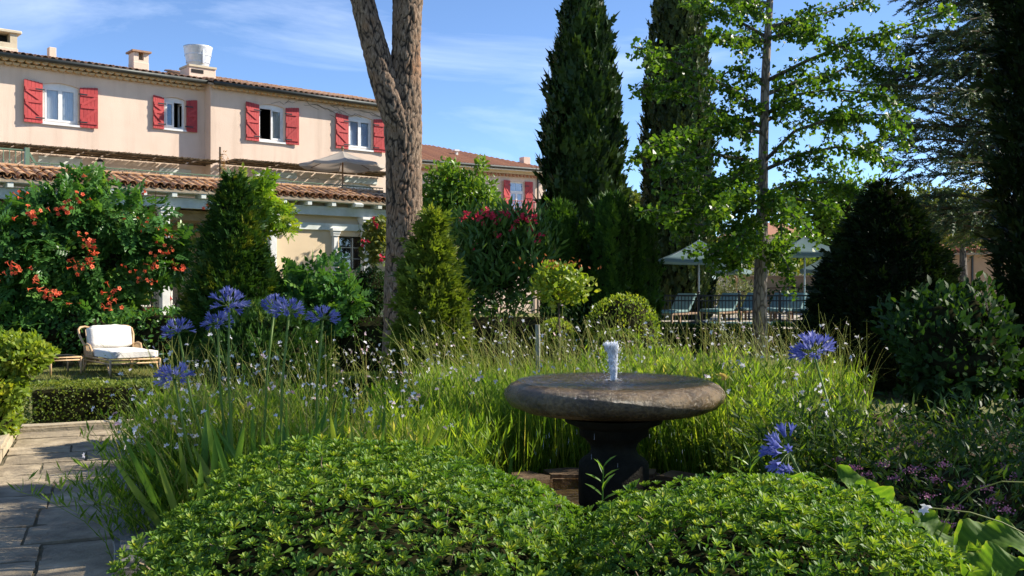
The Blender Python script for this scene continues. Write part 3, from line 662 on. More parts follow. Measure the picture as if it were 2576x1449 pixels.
def drops(P, s, stretch=1.0):
    n = len(P); V = P[:, None, :] + IV[None] * s[:, None, None] * np.array([1, 1, stretch]); V += rng.normal(size=V.shape) * s[:, None, None] * 0.12
    return V.reshape(-1, 3), (IT[None] + (np.arange(n) * 12)[:, None, None]).reshape(-1, 3), np.repeat(rng.random(n), 12)
n = 2600; t = rng.random(n) ** 0.9; a = rng.random(n) * 6.28; rad = (0.020 + 0.018 * t + 0.014 * np.maximum(0, t - 0.75) / 0.25) * np.sqrt(rng.random(n))
P = np.stack([rad * np.cos(a) - 0.010 * t, rad * np.sin(a), 0.947 + 0.255 * t], 1)
P[:, 0] += -0.018 * np.maximum(0, t - .8) * 3
j1 = drops(P, 0.002 + 0.0032 * rng.random(n) ** 2, 4.0)
n = 260; P2 = np.stack([rng.normal(size=n) * 0.034 - .008, rng.normal(size=n) * 0.034, 0.95 + 0.275 * rng.random(n) ** .7], 1); j2 = drops(P2, 0.0012 + 0.0022 * rng.random(n), 1.5)
foliage('water_jet', [j1, j2], M['froth'], fo, kind=None, smooth=True)
n = 130; a = rng.random(n) * 6.28; rr = 0.05 + 0.2 * rng.random(n) ** 2.2; P = np.stack([rr * np.cos(a), rr * np.sin(a), np.full(n, 0.949)], 1)
foliage('foam', [drops(P, 0.002 + 0.005 * rng.random(n), 0.25)], M['froth'], fo, kind='stuff', smooth=True)
# threads of water falling off the basin's underside
n = 60; a = rng.random(n) * 6.28; rr = 0.34 + rng.random(n) * 0.25; mb = MB()
for i in range(n):
    x_, y_ = rr[i] * math.cos(a[i]), rr[i] * math.sin(a[i]); z1 = random.uniform(0.45, 0.70); mb.tube([(x_, y_, z1), (x_, y_, z1 - random.uniform(.012, .04))], 0.0009, 4)
mb.build('falling_drops', M['froth'], fo, kind='stuff')

# ------------------------------------------------------------------ buildings
class Frame:
    """a building's own axes: x along the facade, y into the building, z up"""
    def __init__(s, o, th): s.o = Vector(o); s.th = th; s.c, s.s = math.cos(th), math.sin(th)
    def px(s, px, py, yl):
        dx, dy = (px - 1288) / F, 1.0; ox, oy = -s.o.x, -s.o.y
        ly0 = -s.s * ox + s.c * oy; ly1 = -s.s * dx + s.c * dy
        t = (yl - ly0) / ly1; wx, wy = ox + dx * t, oy + dy * t
        return s.c * wx + s.s * wy, EYE - (py - 730) / F * t - s.o.z
    def x(s, px, yl): return s.px(px, 730, yl)[0]

def wall_mesh(x0, x1, z0, z1, y, ops, thick=0.30, arch=0.0, reveal=0.2):
    """front of a wall with real openings: ops = [(x0, x1, z0, z1, arch rise)]"""
    mb = MB(); xs = sorted({x0, x1, *[o[0] for o in ops], *[o[1] for o in ops]}); zs = sorted({z0, z1, *[o[2] for o in ops], *[o[3] for o in ops]})
    for a, b in zip(xs, xs[1:]):
        for c, d in zip(zs, zs[1:]):
            mx_, mz = (a + b) / 2, (c + d) / 2
            if any(o[0] < mx_ < o[1] and o[2] < mz < o[3] for o in ops): continue
            mb.add([(a, y, c), (b, y, c), (b, y, d), (a, y, d)], [(0, 1, 2, 3)])
    for (a, b, c, d, r) in ops:
        yb = y + reveal; n = 10
        arc = [(a + (b - a) * i / n, d - r * (2 * i / n - 1) ** 2) for i in range(n + 1)]
        mb.add([(a, y, c), (a, yb, c), (a, yb, d - r), (a, y, d - r)], [(0, 1, 2, 3)]); mb.add([(b, y, c), (b, yb, c), (b, yb, d - r), (b, y, d - r)], [(3, 2, 1, 0)])
        mb.add([(a, y, c), (b, y, c), (b, yb, c), (a, yb, c)], [(0, 1, 2, 3)])
        for (p, q), (p2, q2) in zip(arc, arc[1:]):
            mb.add([(p, y, q), (p2, y, q2), (p2, yb, q2), (p, yb, q)], [(3, 2, 1, 0)])
            if r > 0: mb.add([(p, y, q), (p2, y, q2), (p2, y, d), (p, y, d)], [(0, 1, 2, 3)])
    return mb

def window(parent, x0, x1, z0, z1, y, curtain=None, opened=None, arch=0.1, doors=False, transom=False):
    yf = y + 0.085; w = x1 - x0; fr = MB(); f = 0.07; xm = (x0 + x1) / 2; zt = z1
    fr.b2((x0, yf, z0), (x0 + f, yf + .06, zt)).b2((x1 - f, yf, z0), (x1, yf + .06, zt)).b2((x0 + f, yf, zt - arch - f), (x1 - f, yf + .06, zt)).b2((x0 + f, yf, z0), (x1 - f, yf + .06, z0 + f))
    o = fr.build('window', M['white'], parent)
    zt2 = zt - arch - f
    if transom:
        zz = z0 + (z1 - z0) * 0.68; MB().b2((x0 + f, yf - .01, zz - .05), (x1 - f, yf + .05, zz + .05)).build('transom', M['white'], o)
        MB().b2((x0 + f, yf + .03, zz + .05), (x1 - f, yf + .034, zt2)).build('pane', M['glass'], o); zt2 = zz - .05
    for k, (a, b) in enumerate(((x0 + f, xm), (xm, x1 - f))):
        if opened == k:
            sh = MB(); L = b - a; hx = a if k == 0 else b   # casement swung into the room
            sh.b2((hx - .02, yf + .06, z0 + f), (hx + .02, yf + .06 + L, z0 + f + .06)).b2((hx - .02, yf + .06, zt2 - .06), (hx + .02, yf + .06 + L, zt2)).b2((hx - .02, yf + L, z0 + f + .06), (hx + .02, yf + .06 + L, zt2 - .06))
            sh.build('sash', M['white'], o); continue
        s = MB(); s.b2((a, yf - .015, z0 + f), (a + .06, yf + .035, zt2)).b2((b - .06, yf - .015, z0 + f), (b, yf + .035, zt2)).b2((a + .06, yf - .015, z0 + f), (b - .06, yf + .035, z0 + f + .06)).b2((a + .06, yf - .015, zt2 - .06), (b - .06, yf + .035, zt2))
        s.build('sash', M['white'], o)
        MB().b2((a + .06, yf + .008, z0 + f + .06), (b - .06, yf + .012, zt2 - .06)).build('pane', M['glass'], o)
        if curtain:
            cm = MB(); nn = 40; vs = []; a2, b2_ = (a + .03, b - 0.02) if k == 0 else (a + .02, b - .03)
            for i in range(nn + 1):
                xx = a2 + (b2_ - a2) * i / nn; yy_ = yf + .075 + .016 * math.sin(i * 1.25 + k) + .008 * math.sin(i * 2.9)
                vs += [(xx, yy_, z0 + .05), (xx, yy_ - .005, zt)]
            cm.add(vs, [(2 * i, 2 * i + 2, 2 * i + 3, 2 * i + 1) for i in range(nn)]); cm.build('curtain', M[curtain], o, True)
    rm = MB(); yb = yf + 1.6; A = (x0 - .8, yf + .13, z0 - .5); B = (x1 + .8, yb, z1 + .4)
    rm.add([(A[0], yb, A[2]), (B[0], yb, A[2]), (B[0], yb, B[2]), (A[0], yb, B[2]), (A[0], A[1], A[2]), (B[0], A[1], A[2]), (B[0], A[1], B[2]), (A[0], A[1], B[2])], [(0, 1, 2, 3), (0, 4, 5, 1), (3, 2, 6, 7), (0, 3, 7, 4), (1, 5, 6, 2)])
    rm.build('room', M['dark'], o)
    if not doors: MB().b2((x0 - .06, y - .06, z0 - .06), (x1 + .06, y + .13, z0 - .001)).build('sill', M['white'], o)
    return o

def shutter(parent, x0, x1, z0, z1, y, flip, planks=5, rise=0.06, mat='red', ang=0.0):
    o = bpy.data.objects.new('shutter', None); COL.objects.link(o); o.parent = parent
    w = x1 - x0; hx = x1 if flip < 0 else x0; o.location = (hx, y - .05, z0); o.rotation_euler = (0, 0, ang * -flip)
    sx = -1 if flip < 0 else 1      # local x grows away from the hinge
    pw = w / planks; H = z1 - z0
    for i in range(planks):
        a = i * pw; zt = H - rise + rise * ((i + .5) / planks) ** 0.7
        MB().b2((sx * (a + .003), -.014, 0), (sx * (a + pw - .003), .014, zt)).build('plank', M[mat], o)
    for zb in (0.16, H * 0.5, H - 0.26):
        MB().b2((sx * .02, -.040, zb - .045), (sx * (w - .02), -.0145, zb + .045)).build('batten', M[mat], o)
    for za, zb in ((0.215, H * 0.5 - .055), (H * 0.5 + .055, H - 0.315)):
        MB().bar((sx * .06, -.026, zb), (sx * (w - .06), -.026, za), .085, .022).build('brace', M[mat], o) if False else None
        b = MB(); p, q = Vector((sx * (w - .05), 0, zb)), Vector((sx * .05, 0, za)); d = (q - p).normalized(); n_ = Vector((d.z, 0, -d.x)) * .04
        vs = [p + n_, p - n_, q - n_, q + n_]; b.add([(v.x, -.038, v.z) for v in vs] + [(v.x, -.0145, v.z) for v in vs], [(0, 1, 2, 3), (7, 6, 5, 4), (0, 4, 5, 1), (1, 5, 6, 2), (2, 6, 7, 3), (3, 7, 4, 0)])
        b.build('brace', M[mat], o)
    h = MB()
    for zb in (0.16, H - 0.26): h.b2((sx * -.05, -.046, zb - .02), (sx * .22, -.0405, zb + .02))
    h.build('hinge', M['black_iron'], o)
    return o

def arc_tile(L=0.46, r0=0.098, r1=0.082, th=0.014, seg=6, name='roof_tile', mat=None, flip=False):
    vs = []; fs = []
    for (yy_, r) in ((0, r0), (L, r1)):
        for rr in (r, r - th):
            for k in range(seg + 1):
                a = math.pi * k / seg; vs.append((rr * math.cos(a) * 1.0, yy_, (rr * math.sin(a) * 0.85) * (-1 if flip else 1)))
    n = seg + 1
    for k in range(seg):
        fs += [(k, k + 1, 2 * n + k + 1, 2 * n + k), (n + k + 1, n + k, 3 * n + k, 3 * n + k + 1), (k + 1, k, n + k, n + k + 1)]
    fs += [(0, 2 * n, 3 * n, n), (seg, n + seg, 3 * n + seg, 2 * n + seg)]
    me = bpy.data.meshes.new(name); me.from_pydata(vs, [], fs); me.validate()
    if mat: me.materials.append(mat)
    return me

def np_mesh(me):
    V = np.array([v.co for v in me.vertices]); T = []
    for p in me.polygons:
        v = list(p.vertices); T += [(v[0], v[i], v[i + 1]) for i in range(1, len(v) - 1)]
    return V, np.array(T)

def tile_roof(parent, x0, x1, y0, z0, run, slope, pitch, courses, single, mat, expo=0.37, jit=0.012, name='roof', deckmat='mortar', pans=True, seed=1):
    """sloping bed of cover and channel tiles; the first `single` courses are tiles of their own, the rest one mass"""
    g = random.Random(seed)
    b = MB(); dz = run * math.tan(slope)
    b.add([(x0, y0 + .03, z0 - .05), (x1, y0 + .03, z0 - .05), (x1, y0 + run, z0 + dz - .06), (x0, y0 + run, z0 + dz - .06), (x0, y0 + .03, z0 - .12), (x1, y0 + .03, z0 - .12), (x1, y0 + run, z0 + dz - .14), (x0, y0 + run, z0 + dz - .14)],
          [(0, 1, 2, 3), (7, 6, 5, 4), (0, 4, 5, 1), (1, 5, 6, 2), (2, 6, 7, 3), (3, 7, 4, 0)])
    ro = b.build(name, M[deckmat], parent)
    cov = arc_tile(mat=M[mat]); pan = arc_tile(mat=M[mat], flip=True, name='channel_tile', r0=0.085, r1=0.095)
    n = int((x1 - x0) / pitch); mass = []; V, T = np_mesh(cov); Vp, Tp = np_mesh(pan)
    for c in range(courses):
        for i in range(n + 1):
            x = x0 + (i + .5) * pitch if i < n else None
            if x is None: continue
            s = c * expo; loc = Vector((x + g.uniform(-jit, jit), y0 + s * math.cos(slope), z0 + s * math.sin(slope) + 0.012 + g.uniform(-.006, .006)))
            rot = (slope - 0.035 + g.uniform(-.02, .02), g.uniform(-.03, .03), g.uniform(-.035, .035))
            lp = loc + Vector((pitch / 2, 0, -0.005))
            if c < single:
                place('roof_tile', cov, ro, loc, rot)
                if pans and c == 0: place('channel_tile', pan, ro, lp, rot)
            else:
                mt = Matrix.LocRotScale(loc, Matrix.Rotation(rot[2], 3, 'Z') @ Matrix.Rotation(rot[0], 3, 'X'), None)
                mass.append((V @ np.array(mt.to_3x3()).T + np.array(mt.to_translation()), T, np.full(len(V), g.random())))
            if pans and (c > 0):
                mt = Matrix.LocRotScale(lp, Matrix.Rotation(rot[2], 3, 'Z') @ Matrix.Rotation(rot[0], 3, 'X'), None)
                mass.append((Vp @ np.array(mt.to_3x3()).T + np.array(mt.to_translation()), Tp, np.full(len(Vp), g.random())))
    if mass: foliage('tile_field', mass, M[mat], ro, 'stuff')
    return ro

def half_disc(r, L, seg=8):
    vs = []; fs = []
    for yy_ in (-L, 0):
        for k in range(seg + 1):
            a = math.pi * k / seg; vs.append((r * math.cos(a), yy_, -r * math.sin(a) * 0.8))
    n = seg + 1; fs.append(tuple(range(n))[::-1])
    for k in range(seg): fs.append((k, k + 1, n + k + 1, n + k))
    me = bpy.data.meshes.new('cornice_tile'); me.from_pydata(vs, [], fs); me.validate(); me.materials.append(M['cornice']); return me

# --- main house
HF = Frame((-14.1, 31.0, 0), R(40))
house = thing('house', 'long peach plaster house with four pairs of red shutters and tiled roof', 'house', HF.o, HF.th)
ST = 0.48                                   # the right part stands forward by this much
xs_ = HF.x(530, -ST); zgl = HF.px(260, 182, -.5)[1]; zgr = HF.px(740, 247, -ST - .42)[1]
xL = HF.x(-160, 0); xR = HF.x(1020, -ST)
W = {}
for k, (a, b, t, bo, yl) in dict(w1=(108, 198, 221, 323, 0), w2=(413, 466, 256, 336, 0), w3=(652, 716, 274, 367, -ST), w4=(876, 937, 303, 387, -ST)).items():
    x0, _ = HF.px(a, 0, yl); x1, _ = HF.px(b, 0, yl); m_ = (a + b) / 2
    W[k] = (x0, x1, HF.px(m_, bo, yl)[1], HF.px(m_, t, yl)[1])
TZ = 3.5                                    # terrace level
dz_ = {}
for k, (a, b, t, yl) in dict(d3=(690, 738, 459, -ST), d4=(870, 940, 474, -ST)).items():
    dz_[k] = (HF.x(a, yl), HF.x(b, yl), TZ, HF.px((a + b) / 2, t, yl)[1])
wall_mesh(xL, xs_, 0, zgl - .036, 0, [(*W['w1'], .09), (*W['w2'], .07)]).build('wall', M['plaster'], house)
wall_mesh(xs_, xR, 0, zgr - .031, -ST, [(*W['w3'], .08), (*W['w4'], .08), (*dz_['d3'], .1), (*dz_['d4'], .1)]).build('wall', M['plaster'], house)
e = MB(); e.add([(xs_, -ST, 0), (xs_, .1, 0), (xs_, .1, zgr - .05), (xs_, -ST, zgr - .05)], [(3, 2, 1, 0)]); e.add([(xR, -ST, 0), (xR, 8, 0), (xR, 8, zgr), (xR, -ST, zgr)], [(0, 1, 2, 3)]); e.build('side_wall', M['plaster'], house)
window(house, *W['w1'], 0, 'curtain'); window(house, *W['w2'], 0, None, 1); window(house, *W['w3'], -ST, 'curtain', 0); window(house, *W['w4'], -ST, 'curtain_b')
for k in dz_: window(house, *dz_[k], -ST, 'curtain_b', doors=True)
for k, yl, an in (('w1', 0, (.10, .03)), ('w2', 0, (.06, .05)), ('w3', -ST, (.05, .06)), ('w4', -ST, (.05, .07))):
    a, b, z0, z1 = W[k]; w = (b - a) * .52
    shutter(house, a - w - .02, a - .02, z0 - .05, z1 - .02, yl, -1, ang=an[0]); shutter(house, b + .02, b + w + .02, z0 - .05, z1 - .02, yl, 1, ang=an[1])
MB().b2((xs_ + .004, -ST + .004, zgr - .05), (xs_ + .2, .3, zgl + .03)).build('corner_fill', M['plaster'], house)
# cornices, gutters
hd = half_disc(0.105, 0.17)
c1 = MB().b2((xL, -.30, zgl - .035), (xs_ - .03, 0, zgl - .005)).build('cornice', M['cornice'], house)
xx = xL
while xx < xs_ - .15:
    place('cornice_tile', hd, c1, (xx + .11, -.02, zgl - .14)); place('cornice_tile', hd, c1, (xx + .0, -.16, zgl - .04)); xx += .22
c2 = MB().b2((xs_ - .01, -ST - .26, zgr - .03), (xR, -ST, zgr - .0)).build('cornice', M['cornice'], house)
xx = xs_ + .1
while xx < xR: place('cornice_tile', hd, c2, (xx, -ST - .08, zgr - .035)); xx += .22
gt = MB(); gt.tube([(xL, -.44, zgl + .02), (xs_ + .1, -.44, zgl + .02)], .065, 8); gt.build('gutter', M['zinc'], house, True)
gt = MB(); gt.tube([(xs_ - .05, -ST - .40, zgr + .02), (xR + .1, -ST - .40, zgr + .02)], .065, 8); gt.build('gutter', M['zinc'], house, True)
tile_roof(house, xL, xs_ + .15, -.42, zgl + .06, 6.0, R(12.3), .212, 2, 2, 'tile_house', seed=3)
tile_roof(house, xs_ - .1, xR + .2, -ST - .38, zgr + .06, 4.4, R(13.6), .212, 12, 3, 'tile_house', seed=4)
# chimneys
def hbox(a, b, t, bo, yl, d, name, mat, parent=house):
    x0, z1 = HF.px(a, t, yl); x1, z0 = HF.px(b, bo, yl); z1 = HF.px((a + b) / 2, t, yl)[1]; z0 = HF.px((a + b) / 2, bo, yl)[1]
    return MB().b2((x0, yl, z0), (x1, yl + d, z1)).build(name, M[mat], parent, bevel=.01), (x0, x1, z0, z1)
M['chim'] = noise_mat('chimney_render', (0.50, 0.42, 0.30), (0.62, 0.54, 0.40), scale=4, rough=.9)
ch, (a, b, z0, z1) = hbox(-45, 46, 128, 180, 0.3, 1.0, 'chimney', 'plaster')
s = MB(); s.b2((a + .02, .32, z1), (a + .2, 1.26, z1 + .45)).b2((b - .22, .32, z1), (b - .02, 1.26, z1 + .45)).b2((a + .2, .32, z1), (b - .22, 1.26, z1 + .16)); s.build('flue_frame', M['chim'], ch)
MB().b2((a - .05, .25, z1 + .452), (b + .1, 1.33, z1 + .55)).build('cap', M['chim'], ch, bevel=.02); MB().b2((a + .2, .7, z1 + .162), (b - .22, .75, z1 + .44)).build('flue', M['dark'], ch)
ch, (a, b, z0, z1) = hbox(124, 142, 130, 172, 0.1, .25, 'vent_pipe', 'plaster')
ch, (a, b, z0, z1) = hbox(336, 375, 168, 200, 0.1, .5, 'chimney', 'plaster')
s = MB(); zt = z1 + .32; s.b2((a + .01, .11, z1), (a + .17, .59, zt)).b2((b - .17, .11, z1), (b - .01, .59, zt)).b2((a + .17, .11, z1), (b - .17, .59, z1 + .07)).b2((a + .17, .4, z1 + .07), (b - .17, .42, zt)); s.build('flue_frame', M['plaster'], ch)
MB().b2((a - .06, .02, zt + .002), (b + .06, .68, zt + .06)).build('cap', M['tile_house'], ch)
ch, (a, b, z0, z1) = hbox(476, 543, 182, 214, 0.1, .8, 'chimney', 'plaster')
MB().b2((a + .08, .085, z1 - .2), (a + .5, .099, z1 - .08)).build('flue', M['dark'], ch); MB().b2((a - .02, .06, z1 + .001), (b + .02, .94, z1 + .07)).build('cap', M['chim'], ch)
xc = (a + b) / 2; r1 = (b - a) * .5; hh = HF.px(508, 132, .5)[1] - z1
vt = MB(); vt.lathe([(r1 * .72, .07), (r1 * .80, hh * .25), (r1 * .92, hh * .6), (r1 * 1.02, hh * .95), (r1 * 1.04, hh), (r1 * .96, hh), (r1 * .70, .10)], 36, (xc, .5, z1)); vt.build('roof_vent', M['galv'], ch, True)
s = MB()
for t_ in (.3, .62): s.lathe([(r1 * (.72 + .32 * t_) + .012, hh * t_ - .02), (r1 * (.72 + .32 * t_) + .012, hh * t_ + .02)], 36, (xc, .5, z1))
s.b2((xc - .02, .5 - r1 * .98, z1 + hh * .2), (xc + .05, .5 - r1 * .80, z1 + hh * .85)); s.build('vent_band', M['galv'], ch)
# thin bare creeper on the right part of the wall
g = random.Random(5); cm = MB()
for i in range(26):
    x = g.uniform(HF.x(740, -ST), xR - .3); z = g.choice([zgr - g.uniform(.1, .5), g.uniform(4.6, 5.6)]); pts = []
    for k in range(9):
        pts.append((x, -ST - .015, min(z, zgr - .08))); x += g.uniform(.05, .32) * (1 if i % 3 else -1); z += g.uniform(-.12, .10)
    if min(p[0] for p in pts) > xs_ + .5 and max(p[0] for p in pts) < xR: cm.tube(pts, .006, 4, False)
cm.build('bare_creeper', M['twig'], house, kind='stuff')
# reed canopies over the terrace
def reed_canopy(x0, x1, yw, z, depth, label, seed):
    o = thing('reed_canopy', label, 'canopy', HF.o, HF.th, 'reed canopies along the house wall')
    g = np.random.default_rng(seed); n = int((x1 - x0) / .0058); x = np.sort(x0 + (x1 - x0) * g.random(n))
    keep = np.sin(x * 23 + 2 * np.sin(x * 7)) > -0.86; x = x[keep]; n = len(x)
    base = np.stack([x, np.full(n, yw - .03), z + .012 * g.normal(size=n)], 1); d = np.stack([.02 * g.normal(size=n), -np.ones(n), .008 * g.normal(size=n)], 1)
    bx = np.array([(sx_ * .5, t_, sz * .5) for t_ in (0, 1) for sx_, sz in ((-1, -1), (1, -1), (0, 1))], float)
    bt = np.array([(0, 1, 4), (0, 4, 3), (1, 2, 5), (1, 5, 4), (2, 0, 3), (2, 3, 5)])
    foliage('reed_mat', scatter((bx, bt), base, d, np.tile([0, 0, 1.0], (n, 1)), depth * (0.93 + .1 * g.random(n)), None, .009 + .006 * g.random(n)), M['reed'], o)
    f = MB()
    for yy_ in (yw - .12, yw - depth * .5, yw - depth + .06): f.tube([(x0, yy_, z - .035), (x1, yy_, z - .035)], .022, 6)
    f.build('support_pole', M['twig'], o)
    MB().b2((x0, yw - depth - .03, z - .02), (x1, yw - depth, z + .015)).build('edge_rail', M['twig'], o)
    return o
zr = HF.px(200, 386, -1.4)[1]
reed_canopy(xL + .5, xs_ - .03, -.02, zr, 1.35, 'long brown reed canopy under the two left windows', 1)
zr2 = HF.px(680, 419, -ST - 1.3)[1]
reed_canopy(xs_ + .25, HF.x(960, -ST), -ST - .02, zr2, 1.3, 'brown reed canopy behind the terrace parasol', 2)
pst = thing('canopy_post', 'thin brown post with dry plant at the corner of the reed canopies', 'post', HF.o, HF.th)
px_ = HF.x(553, -ST - 1.3); MB().tube([(px_, -ST - 1.32, TZ), (px_, -ST - 1.32, zr2 + .35)], .03, 6).build('pole', M['twig'], pst)
P = np.stack([rng.normal(size=120) * .06 + px_ + .09, rng.normal(size=120) * .05 - ST - 1.32, zr2 - .9 + 1.1 * rng.random(120)], 1)
foliage('dry_leaves', scatter(LEAF_N, P, rdir(120), rdir(120), .14), leaf_mat('dry_leaf', [(0, (.30, .17, .08)), (1, (.42, .26, .13))], .2), pst)
# pale awning boxes and lantern under the canopy
for (a, b, t, bo, yl, lab) in ((96, 207, 407, 433, 0, 'pale awning box on the wall beside the lantern'), (400, 480, 436, 452, 0, 'pale awning box on the wall left of the corner'), (640, 745, 443, 476, -ST, 'pale awning box above the arched door'), (866, 948, 459, 492, -ST, 'pale awning box behind the parasol pole')):
    x0, z1 = HF.px(a, t, yl); x1, _ = HF.px(b, bo, yl); z1 = HF.px((a + b) / 2, t, yl)[1]; z0 = HF.px((a + b) / 2, bo, yl)[1]
    o = MB().b2((x0, yl - .035, max(z0, z1 - .5) if yl == 0 else z1 - .2), (x1, yl - .001, z1)).build('awning_panel', M['greywhite'], None)
    o.location = HF.o; o.rotation_euler = (0, 0, HF.th); tag(o, lab, 'panel', 'awning panels on the house wall')
x0, z0 = HF.px(252, 432, -.2); z1 = HF.px(252, 408, -.2)[1]
ln = thing('wall_lantern', 'small dark wall lantern with white glass under the reed canopy', 'lantern', HF.o, HF.th); hL = z1 - z0
MB().lathe([(.06, 0), (.085, hL * .55), (.0, hL * .56)], 6, (x0, -.2, z0)).build('glass_shade', M['white'], ln)
s = MB(); s.lathe([(.125, hL * .56), (.10, hL * .72), (.03, hL * .92), (.0, hL)], 6, (x0, -.2, z0)); s.build('lantern_cap', M['black_iron'], ln); MB().lathe([(0.0, -.03), (.075, -.02), (.065, 0)], 6, (x0, -.2, z0)).build('lantern_base', M['black_iron'], ln); MB().tube([(x0, -.2, z0 + hL), (x0, -.1, z0 + hL + .06), (x0, 0, z0 + hL * .8)], .012, 5).build('bracket', M['black_iron'], ln)

# --- veranda with skirt roof, terrace above
VF = Frame((-10.96, 21.3, 0), R(40))
ver = thing('veranda', 'white timber veranda with mossy curved roof tiles before the house', 'veranda', VF.o, VF.th)
vx0, vx1 = -2.2, 10.35
ze = VF.px(850, 511, 0)[1]; zb1 = VF.px(850, 531, .12)[1]; zb0 = VF.px(850, 553, .12)[1]
tile_roof(ver, vx0, vx1, -.02, ze + .03, .98, R(17), .213, 3, 3, 'tile', seed=8, expo=.36, jit=.02)
rz = ze + .98 * math.tan(R(17)) + .02
cap = MB().b2((vx0, .88, rz - .4), (vx1, 1.14, rz + .03)).build('ridge_wall', M['mortar'], ver)
x = vx0; g = random.Random(9)
while x < vx1 - .3:
    w = .46; place('ridge_tile', MB().b2((-w / 2 + .006, -.17, 0), (w / 2 - .006, .17, .05)).mesh('ridge_tile', bevel=.012), cap, (x + w / 2, 1.0, rz + .03), (g.uniform(-.03, .03), g.uniform(-.015, .015), 0)); x += w
for ch_ in cap.children: 
    if not ch_.data.materials: ch_.data.materials.append(M['ridge'])
MB().b2((vx0, 1.14, TZ - .25), (vx1, 9.3, TZ)).build('terrace_slab', M['mortar'], ver)
MB().b2((vx0, .27, zb0), (vx1, .395, zb1)).build('beam', M['greywhite'], ver)
MB().b2((vx0, .02, ze - .10), (vx1, .9, ze - .055)).build('soffit', M['greywhite'], ver)
x = vx0 + .2
while x < vx1:
    MB().b2((x, .03, zb1 + .002), (x + .12, .44, ze - .102)).build('rafter', M['greywhite'], ver); x += .72
# pillars
def pillar(xc, yc, w, z0, z1, name='pillar'):
    o = MB().b2((xc - w / 2, yc - w / 2, z0), (xc + w / 2, yc + w / 2, z1 - .2)).build(name, M['white'], ver, bevel=.01)
    s = MB(); s.b2((xc - w / 2 - .03, yc - w / 2 - .03, z1 - .2), (xc + w / 2 + .03, yc + w / 2 + .03, z1 - .14)).b2((xc - w / 2 - .05, yc - w / 2 - .05, z1 - .14), (xc + w / 2 + .05, yc + w / 2 + .05, z1 - .07)).b2((xc - w / 2 - .08, yc - w / 2 - .08, z1 - .07), (xc + w / 2 + .08, yc + w / 2 + .08, z1 - .001)); s.build('capital', M['white'], o); return o
p1, p2 = VF.x(690, .2), VF.x(925, .2)
for xc in (p2, p1, p1 - (p2 - p1), p1 - 2 * (p2 - p1), p1 - 3 * (p2 - p1)): pillar(xc, .335, .19, 0, zb0)
yw = .48; xw = VF.x(640, yw); wx0, wx1 = VF.x(853, yw), VF.x(914, yw); wz0, wz1 = VF.px(884, 690, yw)[1], VF.px(884, 606, yw)[1]
wall_mesh(xw, vx1, 0, ze - .1, yw, [(wx0, wx1, wz0, wz1, 0)]).build('wall', M['plaster_y'], ver)
MB().b2((xw, yw - .07, VF.px(770, 588, yw)[1]), (vx1 - .05, yw - .002, VF.px(770, 571, yw)[1])).build('beam', M['greywhite'], ver)
pillar(VF.x(840, yw), yw - .05, .13, 0, VF.px(840, 586, yw)[1], 'pilaster')
e = MB(); e.add([(xw, yw, 0), (xw, 3.6, 0), (xw, 3.6, ze - .1), (xw, yw, ze - .1)], [(3, 2, 1, 0)]); e.add([(vx0, 3.6, 0), (xw, 3.6, 0), (xw, 3.6, ze - .1), (vx0, 3.6, ze - .1)], [(0, 1, 2, 3)]); e.build('back_wall', M['plaster_y'], ver)
MB().b2((vx0, 0.6, 0), (xw - .01, 3.58, .6)).build('floor', M['flag'], ver)
MB().b2((vx0, .92, ze - .16), (xw, 3.6, ze - .12)).build('ceiling', M['greywhite'], ver)
wo2 = MB().b2((wx0, yw + .10, wz0), (wx0 + .04, yw + .15, wz1)).b2((wx1 - .04, yw + .10, wz0), (wx1, yw + .15, wz1)).b2((wx0 + .04, yw + .1, wz1 - .04), (wx1 - .04, yw + .15, wz1)).b2((wx0 + .04, yw + .1, wz0), (wx1 - .04, yw + .15, wz0 + .04)).build('window', M['zinc'], ver)
mw = (wx0 * .36 + wx1 * .64); b_ = MB().b2((mw - .008, yw + .11, wz0 + .04), (mw + .008, yw + .14, wz1 - .04))
for k in (1, 2): zz = wz0 + (wz1 - wz0) * k / 3; b_.b2((wx0 + .04, yw + .112, zz - .008), (mw - .009, yw + .138, zz + .008)).b2((mw + .009, yw + .112, zz - .008), (wx1 - .04, yw + .138, zz + .008))
b_.build('glazing_bar', M['greywhite'], wo2)
for k in range(3):
    for a, b in ((wx0 + .04, mw - .012), (mw + .012, wx1 - .04)):
        MB().b2((a, yw + .123, wz0 + (wz1 - wz0) * k / 3 + .02), (b, yw + .127, wz0 + (wz1 - wz0) * (k + 1) / 3 - .02)).build('pane', M['glass'], wo2)
MB().b2((wx0 - .2, yw + .5, wz0 - .2), (wx1 + .2, yw + .55, wz1 + .2)).build('room', M['dark'], wo2)
fl = thing('flood_light', 'small square white flood light on the yellow veranda wall', 'light', VF.o, VF.th); x0, z0 = VF.px(729, 582, yw - .16)
MB().box((x0, yw - .16, z0), (.22, .06, .16), Matrix.Rotation(.5, 3, 'X')).build('lamp_head', M['greywhite'], fl, bevel=.01); MB().bar((x0, yw - .14, z0), (x0, yw, z0 + .05), .04, .03).build('bracket', M['zinc'], fl)
fl = thing('flood_light', 'white flood light under the roof tiles above the right pillar', 'light', VF.o, VF.th); x0, z0 = VF.px(905, 526, -.1)
MB().box((x0, -.02, z0), (.26, .14, .09), Matrix.Rotation(.35, 3, 'X')).build('lamp_head', M['greywhite'], fl, bevel=.01); MB().bar((x0, 0, z0), (x0, .1, z0 - .05), .04, .03).build('bracket', M['zinc'], fl)
